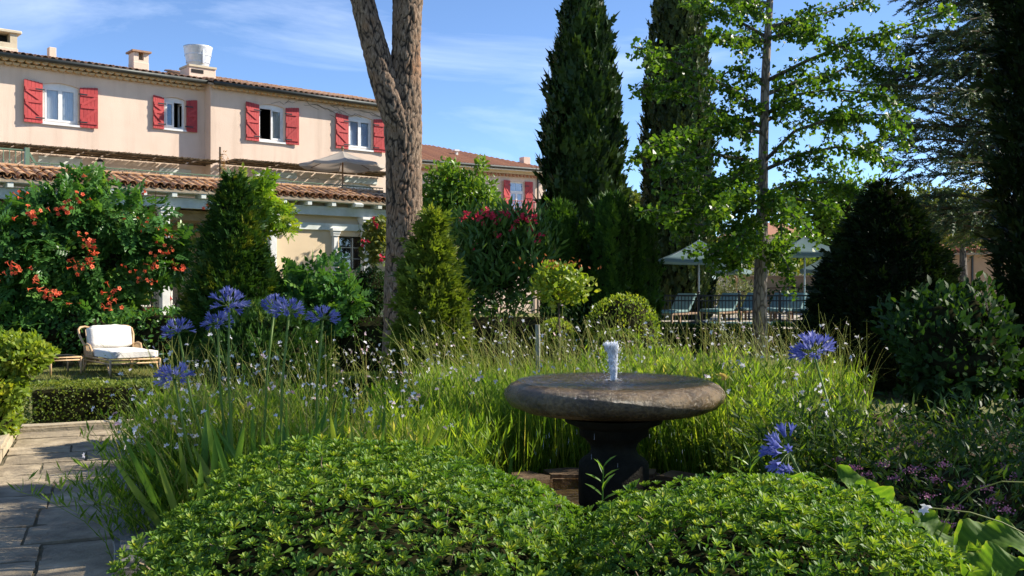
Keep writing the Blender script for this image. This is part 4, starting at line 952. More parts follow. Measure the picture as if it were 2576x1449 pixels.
# thin green railing on the ridge wall, taller railing at its left end
rl = thing('terrace_railing', 'thin green railing along the edge of the terrace roof', 'railing', VF.o, VF.th)
MB().tube([(0.9, 1.1, rz + .17), (vx1, 1.1, rz + .17)], .016, 6).build('rail', M['green_iron'], rl)
s = MB(); x = .9
while x < vx1: s.tube([(x, 1.1, rz + .06), (x, 1.1, rz + .17)], .006, 4); x += .11
s.build('baluster', M['green_iron'], rl, kind='stuff')
rl = thing('terrace_railing', 'tall green iron railing at the left end of the terrace', 'railing', VF.o, VF.th)
yr = 3.4; xa, za = VF.px(-60, 380, yr); xb, zb = VF.px(68, 388, yr); zc = VF.px(68, 440, yr)[1]
MB().b2((xa, yr - .02, zb - .03), (xb, yr + .02, zb)).build('rail', M['green_iron'], rl); MB().b2((xb - .05, yr - .05, zc - .6), (xb + .05, yr + .05, zb + .05)).build('post', M['green_iron'], rl)
MB().bar((xb, yr, zb), (xb + .32, yr, zc), .05, .05).build('brace', M['green_iron'], rl)
for k in range(12):
    x = xb - .12 - k * .14; s = MB().tube([(x, yr, zc - .6), (x, yr, zb - .03)], .012, 5); s.lathe([(.012, 0), (.03, .04), (.012, .08)], 6, (x, yr, (zb + zc) / 2 - .1)); s.build('baluster', M['green_iron'], rl)

# --- terrace parasol
def parasol(name, label, loc, rad, zrim, zapex, zfoot, sides, canv, pole, group=None, rot=0.0, drop=.16, vent=True, square=False):
    o = thing(name, label, 'parasol', loc, rot, group)
    n = sides; mb = MB(); seg = 6; vs = []; fs = []
    for k in range(n):
        a0, a1 = 2 * math.pi * k / n, 2 * math.pi * (k + 1) / n
        A, B = Vector((math.cos(a0) * rad, math.sin(a0) * rad, zrim)), Vector((math.cos(a1) * rad, math.sin(a1) * rad, zrim)); C = Vector((0, 0, zapex)); b = len(vs); rows = []
        for i in range(seg + 1):
            u = i / seg; row = []
            for j in range(5):
                v = j / 4; e_ = A.lerp(B, v); sag = -.05 * (1 - u) * 4 * v * (1 - v)
                p_ = e_.lerp(C, u); p_.z += sag - .06 * rad * 4 * u * (1 - u) * .5; row.append(len(vs)); vs.append(tuple(p_))
            rows.append(row)
        for i in range(seg):
            for j in range(4): fs.append((rows[i][j], rows[i][j + 1], rows[i + 1][j + 1], rows[i + 1][j]))
        row = []
        for j in range(5):
            v = j / 4; e_ = A.lerp(B, v); e_.z += -drop - .05 * 4 * v * (1 - v); row.append(len(vs)); vs.append(tuple(e_))
        for j in range(4): fs.append((row[j], row[j + 1], rows[0][j + 1], rows[0][j]))
    mb.v = vs; mb.f = fs; cn = mb.build('canopy', canv, o, True)
    MB().tube([(0, 0, zfoot), (0, 0, zapex + .10)], .026, 8).build('pole', pole, o, True)
    s = MB()
    for k in range(n):
        a0 = 2 * math.pi * k / n; s = MB().tube([(0, 0, zapex - .08), (math.cos(a0) * rad * .98, math.sin(a0) * rad * .98, zrim - .02)], .011, 4); s.build('rib', pole, o)
    MB().lathe([(0.0, .06), (.035, .05), (.05, 0), (0.02, -.03)], 8, (0, 0, zapex + .08)).build('finial', pole, o)
    MB().lathe([(.30, 0), (.30, .06), (.06, .09), (.04, .3)], 14, (0, 0, zfoot)).build('foot', M['zinc'], o)
    return o
M['taupe'] = leaf_mat('taupe_canvas', [(0, (.44, .395, .34)), (1, (.44, .395, .34))], .3, .8, (1.1, 1, .95))
M['sage'] = leaf_mat('sage_canvas', [(0, (.12, .18, .18)), (1, (.12, .18, .18))], .2, .8, (1, 1, 1))
M['wood'] = noise_mat('brown_wood', (.18, .10, .05), (.28, .17, .09), scale=6, rough=.6, stretch=(1, 1, .2))
M['alu'] = plain('grey_pole', (.42, .42, .42), .4, .3)
Yp = 30.0; q = at(862, 432, Yp); qa = at(862, 391, Yp)
parasol('parasol', 'large taupe parasol with wooden pole open on the terrace', (q.x, q.y, 0), 1.28, q.z + .08, qa.z, TZ, 8, M['taupe'], M['wood'], rot=.25, drop=.07)

# --- second building far behind
BF = Frame((84 / F * 58, 58, 0), R(32))
b2 = thing('house', 'distant peach house with red balcony shutters beside the tall cypress', 'house', BF.o, BF.th)
zg = BF.px(1300, 434, -.6)[1]; bx0 = -16.0; zw = zg - .3
op = (BF.x(1283, 0), BF.x(1319, 0), BF.px(1300, 546, 0)[1], BF.px(1300, 469, 0)[1]); op2 = (BF.x(1140, 0), BF.x(1176, 0), BF.px(1158, 540, 0)[1], BF.px(1158, 462, 0)[1])
wall_mesh(bx0, 0, 0, zw, 0, [(*op, 0), (*op2, 0)]).build('wall', M['plaster'], b2)
e = MB(); e.add([(0, 0, 0), (0, 12, 0), (0, 12, zw), (0, 0, zw)], [(0, 1, 2, 3)]); e.build('side_wall', M['plaster'], b2)
for o_ in (op, op2):
    window(b2, *o_, 0, 'curtain_b', arch=0.0, doors=True, transom=True); w = (o_[1] - o_[0]) * .55
    shutter(b2, o_[0] - w, o_[0] - .02, o_[2], o_[3] + .05, 0, -1, 4, 0.0, ang=.25); shutter(b2, o_[1] + .02, o_[1] + w, o_[2], o_[3] + .05, 0, 1, 4, 0.0, ang=.05)
MB().b2((bx0, -.3, zg - .30), (.32, 0, zg - .13)).build('cornice', M['cornice'], b2)
s = MB(); x = bx0
while x < .3: s.lathe([(.0, -.14), (.085, -.1), (.085, 0)], 8, (x, -.2, zg - .32)); x += .24
s.build('cornice_tiles', M['tile_far'], b2, kind='stuff')
MB().b2((bx0, -.55, zg - .13), (.5, 0.2, zg - .03)).build('eave_board', M['white'], b2); MB().tube([(bx0, -.62, zg), (.55, -.62, zg)], .09, 8).build('gutter', M['zinc'], b2)
rs = R(17); run = 5.5; h_ = run * math.tan(rs); rf = MB()
rf.add([(bx0, -.6, zg + .03), (.55, -.6, zg + .03), (.55 - run, -.6 + run, zg + h_), (bx0, -.6 + run, zg + h_), (.55, 12.5, zg + .03), (.55 - run, 12.5 - run, zg + h_), (bx0, 12.5, zg + .03)], [(0, 1, 2, 3), (1, 4, 5, 2), (4, 6, 3, 5)])
ro = rf.build('roof', M['tile_far'], b2); V, T = np_mesh(arc_tile(1.0, .085, .085)); ms = []; x = bx0 + .1
while x < .5:
    L = min(run, .55 - x) / math.cos(rs); mt = Matrix.Rotation(rs, 3, 'X'); VV = V * np.array([1, L, 1]) @ np.array(mt).T + np.array([x, -.62, zg + .02]); ms.append((VV, T, np.full(len(V), random.random()))); x += .23
foliage('tile_rows', ms, M['tile_far'], ro)
def bbox_(a, b, t, bo, yl, d, name, mat): x0 = BF.x(a, yl); x1 = BF.x(b, yl); z1 = BF.px((a + b) / 2, t, yl)[1]; z0 = BF.px((a + b) / 2, bo, yl)[1]; return MB().b2((x0, yl, z0), (x1, yl + d, z1)).build(name, M[mat], b2)
bbox_(1318, 1334, 406, 432, .8, .5, 'chimney', 'plaster'); vp = bbox_(1147.5, 1152.5, 391, 404, 2.0, .15, 'vent_pipe', 'greywhite'); bbox_(1144, 1156, 387, 391, 1.9, .35, 'vent_cap', 'white')
xd = BF.x(1353, -.1); MB().tube([(xd, -.1, 0), (xd, -.1, zg - .3), (xd + .2, -.5, zg - .05)], .055, 6).build('downpipe', M['zinc'], b2)
# balcony with bowed red bars
zf = BF.px(1300, 548, -.5)[1]; xa, xb = BF.x(1252, -.5), BF.x(1352, -.5); zt = BF.px(1300, 516, -.8)[1]
bal = MB().b2((xa, -.75, zf - .14), (xb, 0, zf)).build('balcony', M['plaster'], b2)
MB().tube([(xa, -.02, zt), (xa, -.72, zt), (xb, -.72, zt), (xb, -.02, zt)], .025, 6).build('hand_rail', M['red_iron'], bal); MB().tube([(xa, -.72, zt - .32), (xb, -.72, zt - .32)], .015, 5).build('mid_rail', M['red_iron'], bal)
nb = 18; H_ = zt - zf; cur = MB(); 
cur.tube([(0, 0, H_), (0, 0, H_ - .3), (0, -.02, H_ * .5), (0, -.16, H_ * .32), (0, -.12, H_ * .12), (0, 0, 0)], .014, 5); cme = cur.mesh('baluster', True); cme.materials.append(M['red_iron'])
for i in range(nb + 1): place('baluster', cme, bal, (xa + (xb - xa) * i / nb, -.72, zf), (0, 0, .7 if i % 2 else -.7))

# ------------------------------------------------------------------ trees
def bark_attr_mat():
    m, nt, out = newmat('stone_pine_bark'); L = nt.links
    a = N(nt, 'Attribute'); a.attribute_name = 'rnd'
    g = N(nt, 'TexCoord'); mpn = N(nt, 'Mapping'); mpn.inputs['Scale'].default_value = (22, 22, 7); L.new(g.outputs['Object'], mpn.inputs[0])
    n2 = N(nt, 'TexNoise', Scale=1.6, Detail=9.0, Roughness=0.72); L.new(mpn.outputs[0], n2.inputs['Vector'])
    n3 = N(nt, 'TexNoise', Scale=1.7, Detail=4.0, Roughness=0.6); L.new(g.outputs['Object'], n3.inputs['Vector'])
    pl = ramp(nt, n2.outputs[0], [(0.30, (0.085, 0.055, 0.036)), (0.50, (0.215, 0.145, 0.098)), (0.72, (0.43, 0.335, 0.25))])
    wm_ = ramp(nt, n3.outputs[0], [(0.50, (0, 0, 0)), (0.68, (0.55, 0.55, 0.55))])
    m1 = N(nt, 'MixRGB'); m1.inputs[2].default_value = (0.32, 0.155, 0.075, 1); L.new(wm_.outputs[0], m1.inputs[0]); L.new(pl.outputs[0], m1.inputs[1])
    cr = ramp(nt, a.outputs['Fac'], [(0.12, (0, 0, 0)), (0.62, (1, 1, 1))])
    mx = N(nt, 'MixRGB'); mx.inputs[1].default_value = (0.024, 0.018, 0.014, 1); L.new(cr.outputs[0], mx.inputs[0]); L.new(m1.outputs[0], mx.inputs[2])
    p = N(nt, 'BsdfPrincipled', Roughness=0.9); p.inputs['Specular IOR Level'].default_value = 0.25; L.new(mx.outputs[0], p.inputs['Base Color'])
    b = N(nt, 'Bump', Strength=0.8, Distance=0.03); L.new(n2.outputs[0], b.inputs['Height']); L.new(b.outputs[0], p.inputs['Normal'])
    L.new(p.outputs[0], out.inputs[0]); return m
M['pine'] = bark_attr_mat()

def bark_tube(name, pts, rads, parent, step=0.02, na=100, depth=0.030, seed=0, mat=None, cap=False):
    pts = np.array(pts, float); d = np.r_[0, np.cumsum(np.linalg.norm(np.diff(pts, axis=0), axis=1))]
    n = max(4, int(d[-1] / step)); s = np.linspace(0, d[-1], n)
    def cub(v):      # smooth resample
        o = np.interp(s, d, v); k = np.hanning(max(3, int(0.5 / step)) | 1); k /= k.sum(); pad = len(k) // 2
        return np.convolve(np.r_[2 * o[0] - o[pad:0:-1], o, 2 * o[-1] - o[-2:-pad - 2:-1]], k, 'valid')
    C = np.stack([cub(pts[:, i]) for i in range(3)], 1); Rr = cub(np.array(rads, float))
    tan = nrm(np.gradient(C, axis=0)); x = nrm(np.cross(tan, np.array([0.0, 1.0, 0.0]))); yv = np.cross(tan, x)
    a = np.arange(na) / na * 2 * np.pi
    P = np.zeros((n, na, 3)); ck = np.zeros((n, na))
    for i in range(n):
        for k in range(na):
            ca, sa = math.cos(a[k]), math.sin(a[k]); q = Vector((ca * Rr[i] * 14 + seed, sa * Rr[i] * 14, s[i] * 4.4))
            q += Vector((noise.noise(q * .9), noise.noise(q * .9 + Vector((5, 0, 0))), noise.noise(q * .9 + Vector((0, 7, 0))))) * .5
            dd = noise.voronoi(q)[0]; c = min(1, (dd[1] - dd[0]) * 4.2); ck[i, k] = c
            big = noise.noise(Vector((ca * 1.1, sa * 1.1, s[i] * 0.9 + seed)))
            r = Rr[i] * (1 + .05 * big) - depth * (1 - c) + .006 * noise.noise(q * 2.2) + .004 * noise.cell(Vector((q.x * .9, q.y * .9, q.z * .9)))
            P[i, k] = C[i] + (x[i] * ca + yv[i] * sa) * r
    i = np.arange((n - 1) * na); k2 = (i // na) * na + (i % na + 1) % na
    T = np.concatenate([np.stack([i, k2, k2 + na], 1), np.stack([i, k2 + na, i + na], 1)])
    return link(name, tri_mesh(name, P.reshape(-1, 3), T, ck.ravel(), True), mat or M['pine'], parent)

PY = 16.0
pb_ = at(1012, 730, PY); pine = thing('pine_tree', 'tall forked pine with deeply cracked bark in the middle of the garden', 'tree', (pb_.x, PY, 0))
def pl(px, py, dy=0): p = at(px, py, PY + dy); return (p.x - pb_.x, dy, p.z)
k = PY / F
mp_ = [(1010, 985, 60), (1012, 900, 52), (1012, 760, 46), (1017, 620, 45), (1016, 430, 46), (1013, 330, 48), (1020, 245, 42), (1022, 130, 36), (1025, 0, 39), (1030, -250, 36), (1030, -900, 30), (1030, -2200, 12)]
bark_tube('trunk', [pl(x, y) for x, y, r in mp_[:10]], [r * k for x, y, r in mp_[:10]], pine, depth=.017)
lm = [(1016, 370, 26), (996, 300, 38), (970, 225, 36), (942, 125, 32), (908, 0, 30), (860, -190, 27)]
bark_tube('limb', [pl(x, y, -.12) for x, y, r in lm], [r * k for x, y, r in lm], pine, seed=31, na=72, depth=.014)
MB().tube([pl(1030, -240), pl(1030, -900), pl(1040, -2000)], [.23, .2, .08], 10).build('upper_trunk', M['bark2'], pine, True)
MB().tube([pl(862, -180, -.12), pl(760, -700, .5), pl(700, -1700, 1)], [.17, .13, .06], 10).build('upper_limb', M['bark2'], pine, True)
cz = pl(1000, -2150)[2]
foliage('crown', [leaf_blob(500, (ox, oy, cz + oz), (2.6, 2.6, 1.2), i + 3, SPRAY, .8, .2) for i, (ox, oy, oz) in enumerate(((0, 0, .5), (-2.2, 1, 0), (2, .5, .2)))], M['l_cyp'], pine)

# --- tall cypresses
def prof1(t): return np.interp(t, [0, .06, .25, .45, .62, .75, .86, .95, 1], [.75, .92, 1.0, 0.95, .82, .64, .40, .17, .01])
def prof2(t): return np.interp(t, [0, .06, .3, .5, .7, .85, .95, 1], [.8, .98, 1.0, .95, .84, .60, .30, .03])
Y = 30.0; q = at(1468, 730, Y); H1 = at(1468, -95, Y).z
conifer('cypress_tree', 'broad dark green cypress standing right of the distant house', 'tree', (q.x, Y, 0), H1, lambda t: 0.99 * prof1(t), 6400, SPRAY, .46, M['l_cyp'], 21, lump=.115, fz=1.3, fa=2.2, up=1.0, out=.46, rand=.22, lo=.80, hi=1.10)
Y = 33.0; q = at(1703, 730, Y); H2 = at(1703, -150, Y).z
conifer('cypress_tree', 'slimmer olive green cypress partly behind the pale-barked leafy tree', 'tree', (q.x, Y, 0), H2, lambda t: 1.06 * prof2(t), 5600, SPRAY, .32, M['l_cyp2'], 22, lump=.08, fz=.35, fa=2.2, up=1.0, out=.28, rand=.3, lo=.86, hi=1.05)
Y = 9.2; q = at(2552, 730, Y)
conifer('cypress_tree', 'slim near black cypress at the right edge of the picture', 'tree', (q.x + .14, Y, 0), 9.0, lambda t: .27 * np.interp(t, [0, .08, .2, .5, .9, 1], [.25, .45, .8, .9, .75, .1]), 4200, SPRAY_F, .19, M['l_dkyew'], 23, lump=.16, fz=.8, fa=1.2, up=.7, out=.8, rand=.5, lo=.55, hi=1.1, core=.55, trunk=.10)

# --- clipped cypress columns in a row
Y0 = 22.0
for i, (px, top, hw, dy, lab) in enumerate(((1408, 532, 40, .2, 'clipped dark cypress column with rounded top, first from the oleander'), (1462, 590, 34, .9, 'low clipped cypress column, second from the oleander'), (1538, 512, 46, 0, 'tallest clipped cypress column in the row, third from the oleander'), (1610, 545, 42, .6, 'clipped cypress column next to the pool fence'))):
    Y = Y0 + dy; q = at(px, 730, Y); H = at(px, top, Y).z; rr = hw / F * Y
    conifer('cypress_column', lab, 'topiary', (q.x, Y, 0), H, lambda t, rr=rr: rr * np.interp(t, [0, .1, .6, .85, .95, 1], [.9, 1, 1.02, .95, .72, .25]), 2600, SPRAY_F, .22, M['l_hedge'], 40 + i, lump=.05, fz=.25, fa=2.4, up=1.0, out=.25, rand=.22, lo=.88, hi=1.04, core=.9, group='clipped cypress columns before the tall cypress')

# --- cone topiaries and yews
Y = 15.0; q = at(2228, 730, Y)
conifer('yew_cone', 'huge dark conical yew topiary on the right behind the flowers', 'topiary', (q.x, Y, 0), at(2228, 470, Y).z, lambda t: 1.12 * np.interp(t, [0, .1, .3, .55, .8, .93, 1], [.90, 1.0, .96, .74, .40, .19, .03]), 6200, SPRAY_F, .18, M['l_dkyew'], 51, lump=.05, fz=.9, fa=1.5, up=.45, out=.9, rand=.45, lo=.88, hi=1.05, core=.9)
Y = 17.0; q = at(588, 730, Y)
conifer('yew_cone', 'tall green yew cone in front of the veranda beside the trumpet vine', 'topiary', (q.x, Y, 0), at(588, 455, Y).z, lambda t: .68 * np.interp(t, [0, .15, .35, .6, .8, .92, 1], [1.1, 1.12, 1.0, .68, .40, .22, .06]), 6800, SPRAY_F, .19, M['l_yew'], 52, lump=.10, fz=1.0, fa=1.3, up=.7, out=.7, rand=.5, lo=.82, hi=1.08, core=.82)
Y = 12.6; q = at(1085, 730, Y)
conifer('thuja_cone', 'feathery yellow green conifer cone right of the pine trunk', 'topiary', (q.x, Y, 0), at(1085, 548, Y).z, lambda t: .38 * np.interp(t, [0, .2, .45, .7, .85, 1], [1.0, 1.0, .86, .55, .34, .05]), 4200, SPRAY_F, .17, M['l_thuja'], 53, lump=.20, fz=1.9, fa=1.7, up=.6, out=.8, rand=.6, lo=.6, hi=1.2, core=.62)
Y = 9.8; q = at(665, 730, Y)
shrub('yew_bush', 'rounded dark yew bush with yellow shoots behind the blue flowers', 'bush', (q.x, Y, .55), (.66, .6, .72), 4600, SPRAY_F, .13, M['l_yew'], 54, lump=.12, out=.8, upw=.6, rand=.5, core=.85)
Y = 13.4; q = at(450, 730, Y)
# --- trees and shrubs around the house
Y = 27.0; q = at(1165, 505, Y)
tr_ = thing('leafy_tree', 'bright leafy small tree before the distant house', 'tree', (q.x, Y, 0))
parts_ = []
for i, (px, py, rx, rz_, n) in enumerate(((1150, 540, 95, 62, 2100), (1105, 500, 45, 60, 850), (1215, 515, 45, 50, 850), (1135, 445, 26, 30, 190), (1180, 475, 45, 36, 480), (1208, 425, 13, 22, 90), (1118, 440, 14, 16, 50), (1190, 585, 80, 40, 800), (1240, 540, 26, 24, 160))):
    c = at(px, py, Y); parts_.append(leaf_blob(n, (c.x - q.x, rng.normal() * .2, c.z), (rx / F * Y, .55, rz_ / F * Y), 70 + i, LEAF8, .145, .26, lo=.2, hi=1.15, rand=.9))
foliage('crown', parts_, M['l_tree'], tr_)
MB().tube([(0, 0, 0), (.1, 0, 1.5), (0, 0, 2.6)], [.12, .10, .07], 8).build('trunk', M['bark2'], tr_, True)
stems_mesh([(0, 0, 2.4)] * 6, [(at(px, py, Y).x - q.x, .1, at(px, py, Y).z) for px, py in ((1105, 470), (1135, 430), (1205, 420), (1235, 500), (1160, 480), (1080, 520))], .035, .12, 6).build('branch', M['twig'], tr_)

def blossom(n, c, s, g_, petals=5):
    """a small head of open flowers"""
    P = np.asarray(c) + g_.normal(size=(n, 3)) * s * .38; out_ = []
    for p in P:
        ax = nrm(np.array([g_.normal() * .5, -.6 + g_.normal() * .5, .6 + g_.normal() * .4])[None])[0]; u = nrm(np.cross(ax, [0.3, .2, 1.0])[None])[0]; v = np.cross(ax, u)
        a = np.arange(petals) / petals * 6.283; d = np.cos(a)[:, None] * u + np.sin(a)[:, None] * v + ax * .45
        out_.append(scatter((DIA[0] * np.array([.75, 1, 1]), DIA[1]), np.tile(p, (petals, 1)), d, np.tile(ax, (petals, 1)), s * .42, g_.random(petals)))
    return join(out_)

Y = 20.0; q = at(1250, 700, Y)
ol = thing('oleander', 'tall oleander bush covered with red flower heads', 'shrub', (q.x, Y, 0)); parts_ = []
for i, (px, py, rx, rz_, n) in enumerate(((1250, 690, 115, 110, 1900), (1190, 620, 60, 60, 600), (1305, 610, 50, 60, 750), (1250, 590, 60, 30, 450), (1330, 680, 40, 70, 600), (1180, 720, 60, 70, 700))):
    c = at(px, py, Y); parts_.append(leaf_blob(n, (c.x - q.x, 0, c.z), (rx / F * Y, .6, rz_ / F * Y), 80 + i, LEAF_N, .24, .26, lo=.25, hi=1.28, upw=.8, rand=.65))
foliage('foliage', parts_, M['l_ole'], ol); c = at(1250, 690, Y)
blob_core('shade_core', (0, 0, c.z), (.42, .22, .45), 80, .15, 2.6, 1.0, ol)
stems_mesh([(random.uniform(-.15, .15), 0, 0) for _ in range(7)], [(random.uniform(-.6, .6), 0, random.uniform(1.2, 2.2)) for _ in range(7)], .025).build('stems', M['twig'], ol)
g_ = np.random.default_rng(4)
for px, py, s in ((1172, 553, .16), (1200, 560, .22), (1222, 548, .2), (1238, 556, .2), (1252, 568, .16), (1318, 560, .24), (1332, 566, .2), (1345, 560, .16), (1290, 585, .14), (1187, 632, .17), (1252, 605, .14), (1352, 609, .2), (1335, 590, .16), (1262, 545, .12), (1160, 565, .14), (1278, 552, .16), (1300, 570, .15), (1215, 575, .14)):
    c = at(px, py, Y - .55); foliage('flower_head', blossom(10, (c.x - q.x, -.55, c.z), s * .62, g_), M['f_red'], ol)

Y = 17.5; q = at(800, 745, Y)
nd = thing('nandina_bush', 'airy green bush with fine leaflets before the yellow veranda wall', 'bush', (q.x, Y, 0)); parts_ = []
for i, (px, py, rx, rz_, n) in enumerate(((800, 795, 110, 62, 330), (850, 765, 46, 40, 90), (740, 750, 50, 36, 70), (770, 705, 30, 22, 12), (810, 700, 30, 30, 22), (870, 715, 24, 26, 16), (760, 830, 100, 60, 300))):
    c = at(px, py, Y); parts_.append(leaf_blob(n, (c.x - q.x, 0, c.z), (rx / F * Y, .5, rz_ / F * Y), 90 + i, PINN, .34, .15, lo=.3, hi=1.1, upw=.2, rand=.8))
foliage('foliage', parts_, M['l_vine'], nd)
stems_mesh([(random.uniform(-.2, .2), 0, 0) for _ in range(9)], [(at(px, py, Y).x - q.x, random.uniform(-.2, .2), at(px, py, Y).z) for px, py in ((770, 680), (800, 670), (870, 690), (740, 740), (850, 720), (720, 770), (880, 750), (820, 700), (760, 720))], .016).build('stems', M['twig'], nd)
Y = 18.0; q = at(932, 742, Y)
shrub('laurel_ball', 'dark clipped round bush left of the pine trunk', 'bush', (q.x, Y, at(0, 748, Y).z), (.33, .33, .42), 1800, LEAF4, .06, M['l_laurel'], 55, lump=.05, lo=.85, core=.9)
q = at(700, 812, 17)
# dark clipped hedge behind the meadow, below the oleander
hp = thing('yew_hedge', 'dark low hedge under the oleander behind the meadow', 'hedge', at(1150, 800, 17.5) * 1); hp.location.z = 0
Vc = []
for x in np.linspace(-1.9, 2.1, 9): Vc.append(leaf_blob(520, (x, rng.normal() * .1, .62), (.42, .4, .62), int(x * 10) + 60, LEAF4, .07, .1, lo=.8))
foliage('foliage', Vc, M['l_laurel'], hp); MB().box((0, 0, .55), (4.1, .5, 1.0)).build('shade_core', M['core'], hp, bevel=.15)
# rose climbing by the right veranda pillar
vq = at(945, 640, 25.5); cl_ = thing('climbing_rose', 'pale leaved climbing rose beside the right veranda pillar', 'climber', (vq.x, 25.5, 0))
foliage('foliage', [leaf_blob(n, (at(px, py, 25.5).x - vq.x, 0, at(px, py, 25.5).z), (rx / F * 25.5, .3, rz_ / F * 25.5), 95 + i, LEAF8, .14, .2, lo=.3, rand=.9) for i, (px, py, rx, rz_, n) in enumerate(((940, 605, 38, 40, 360), (955, 580, 22, 20, 120), (930, 655, 24, 30, 160), (955, 640, 24, 40, 200)))], M['l_far'], cl_)
MB().tube([(.02, 0, 0), (.05, 0, 1.2), (-.05, 0, 2.0), (.05, 0, 2.9)], [.06, .05, .04, .02], 6).build('stem', M['twig'], cl_)
for px, py in ((918, 617), (944, 571), (958, 660)): c = at(px, py, 25.1); foliage('flower_head', blossom(6, (c.x - vq.x, -.4, c.z), .14, g_), M['f_red'], cl_)

# --- trumpet vine on the veranda
Y = 20.0; q = at(250, 700, Y)
tv = thing('trumpet_vine', 'large trumpet vine with orange flowers covering the veranda', 'climber', (q.x, Y, 0)); parts_ = []; cores = []
def vY(px): return 19.4 + px * .0045
for i, (px, py, rx, rz_, n) in enumerate(((190, 520, 85, 55, 240), (270, 560, 110, 75, 420), (330, 640, 110, 90, 480), (110, 545, 80, 50, 220), (60, 620, 90, 100, 380), (180, 640, 90, 90, 380), (250, 700, 90, 90, 360), (90, 740, 90, 80, 300), (180, 800, 110, 80, 340), (400, 660, 60, 50, 130), (430, 600, 45, 36, 80), (220, 462, 42, 20, 70), (0, 580, 60, 60, 160), (30, 830, 90, 60, 240), (290, 760, 40, 60, 130))):
    py += 14; rz_ = max(16, rz_ - 16); rx -= 8; Yv = vY(px); c = at(px, py, Yv); parts_.append(leaf_blob(n, (c.x - q.x, Yv - Y, c.z), (rx / F * Yv, .55, rz_ / F * Yv), 100 + i, PINN, .36, .26, lo=.35, hi=1.13, out=.8, upw=-.15, rand=.6))
foliage('foliage', parts_, M['l_vine'], tv)
for i, (px, py, rx, rz_) in enumerate(((110, 640, 110, 120), (200, 700, 90, 120), (100, 780, 110, 80))):
    Yv = vY(px) + .25; c = at(px, py, Yv); blob_core('shade_core', (c.x - q.x, Yv - Y, c.z), (rx / F * Yv * .85, .3, rz_ / F * Yv * .85), 120 + i, .2, 2.6, 1.0, tv)
mb = MB()
for i in range(9):
    px = random.uniform(40, 440); p0 = at(px, 900, vY(px) + .2); pts = [(p0.x - q.x, p0.y - Y, 0)]
    for k in range(1, 7): p_ = at(px + random.uniform(-50, 50), 900 - k * 68, vY(px) + .1); pts.append((p_.x - q.x, p_.y - Y, p_.z))
    mb.tube(pts, [.035 - .004 * k for k in range(7)], 5)
mb.build('stems', M['twig'], tv)
def trumpet(n=5):
    """orange trumpet flower: tube and five lobes, opening along +Y"""
    vs = []; fs = []; seg = 6
    for (y_, r) in ((0, .012), (.25, .03), (.6, .05), (.75, .10)):
        for k in range(seg): a = k / seg * 6.283; vs.append((r * math.cos(a), y_, r * math.sin(a)))
    for i in range(3):
        for k in range(seg): k2 = (k + 1) % seg; fs += [(i * seg + k, i * seg + k2, (i + 1) * seg + k2), (i * seg + k, (i + 1) * seg + k2, (i + 1) * seg + k)]
    for k in range(5):
        a = k / 5 * 6.283; b = len(vs); ca, sa = math.cos(a), math.sin(a); t = (-sa, ca)
        for (r, w, y_) in ((.07, .07, .73), (.20, .10, .80), (.30, 0, .74)):
            if w: vs += [(r * ca + w * t[0], y_, r * sa + w * t[1]), (r * ca - w * t[0], y_, r * sa - w * t[1])]
            else: vs.append((r * ca, y_, r * sa))
        fs += [(b, b + 1, b + 3), (b, b + 3, b + 2), (b + 2, b + 3, b + 4)]
    return np.array(vs), np.array(fs)
TRUM = trumpet()
def trumpet_cluster(c, s, n):
    n = max(2, int(n * .75))
    ax = np.array([0.15, -.85, .2]); d = ax + g_.normal(size=(n, 3)) * .55; P = np.asarray(c) + d * .05 * s + g_.normal(size=(n, 3)) * .028 * s
    P[:, 0] += np.linspace(-.5, .5, n) * s * .16
    return scatter(TRUM, P, d, rdir(n), .165 * s, g_.random(n))
for px, py, s, n in ((55, 510, .8, 6), (72, 550, 1.0, 8), (92, 560, 1.0, 8), (192, 512, 1.0, 7), (205, 517, .8, 5), (152, 552, 1.0, 8), (173, 540, 1, 8), (208, 609, .8, 6), (232, 629, 1.2, 12), (228, 657, 1, 7), (237, 668, 1, 7), (197, 677, 1, 7), (204, 694, 1.1, 9), (42, 690, 1, 8), (55, 688, 1, 6), (102, 728, 1.1, 8), (122, 742, 1, 6), (133, 754, 1.1, 8), (183, 774, .6, 4), (280, 747, 1.1, 9), (268, 782, .7, 4), (288, 779, 1.1, 8), (315, 687, .6, 3), (385, 684, 1.1, 8), (387, 650, .9, 5), (413, 635, 1, 6), (424, 640, .8, 4), (458, 676, 1, 6), (452, 698, 1, 6), (418, 596, .8, 5), (377, 581, .9, 6), (363, 566, .6, 3), (312, 562, .7, 4), (523, 539, .9, 5), (367, 502, .7, 4), (220, 456, .6, 4), (8, 709, .8, 5), (293, 834, .5, 2), (367, 719, .9, 6), (340, 705, .8, 4), (383, 722, .7, 4)):
    Yv = vY(px) - .75; c = at(px, py, Yv); foliage('flower_cluster', trumpet_cluster((c.x - q.x, Yv - Y, c.z), s * .95, n), M['f_orange'], tv)
# young green climber on the roof edge right of the yew
Y = 21.6; q = at(660, 530, Y); cv = thing('young_vine', 'bright green young climber hanging from the roof tiles', 'climber', (q.x, Y, 0))
foliage('foliage', [leaf_blob(n, (at(px, py, Y).x - q.x, 0, at(px, py, Y).z), (rx / F * Y, .4, rz_ / F * Y), 140 + i, PINN, .30, .18, lo=.3, upw=-.3, rand=.7) for i, (px, py, rx, rz_, n) in enumerate(((640, 505, 45, 42, 130), (680, 540, 36, 36, 90), (650, 470, 30, 22, 50), (625, 570, 45, 40, 110), (700, 560, 24, 26, 40), (720, 585, 10, 18, 10), (615, 490, 24, 24, 40)))], M['l_vine2'], cv)
MB().tube([(-.2, .1, 0), (-.1, .15, 1.4), (0, .1, 2.4), (.1, .0, 3.4)], [.04, .035, .03, .015], 6).build('stem', M['twig'], cv)
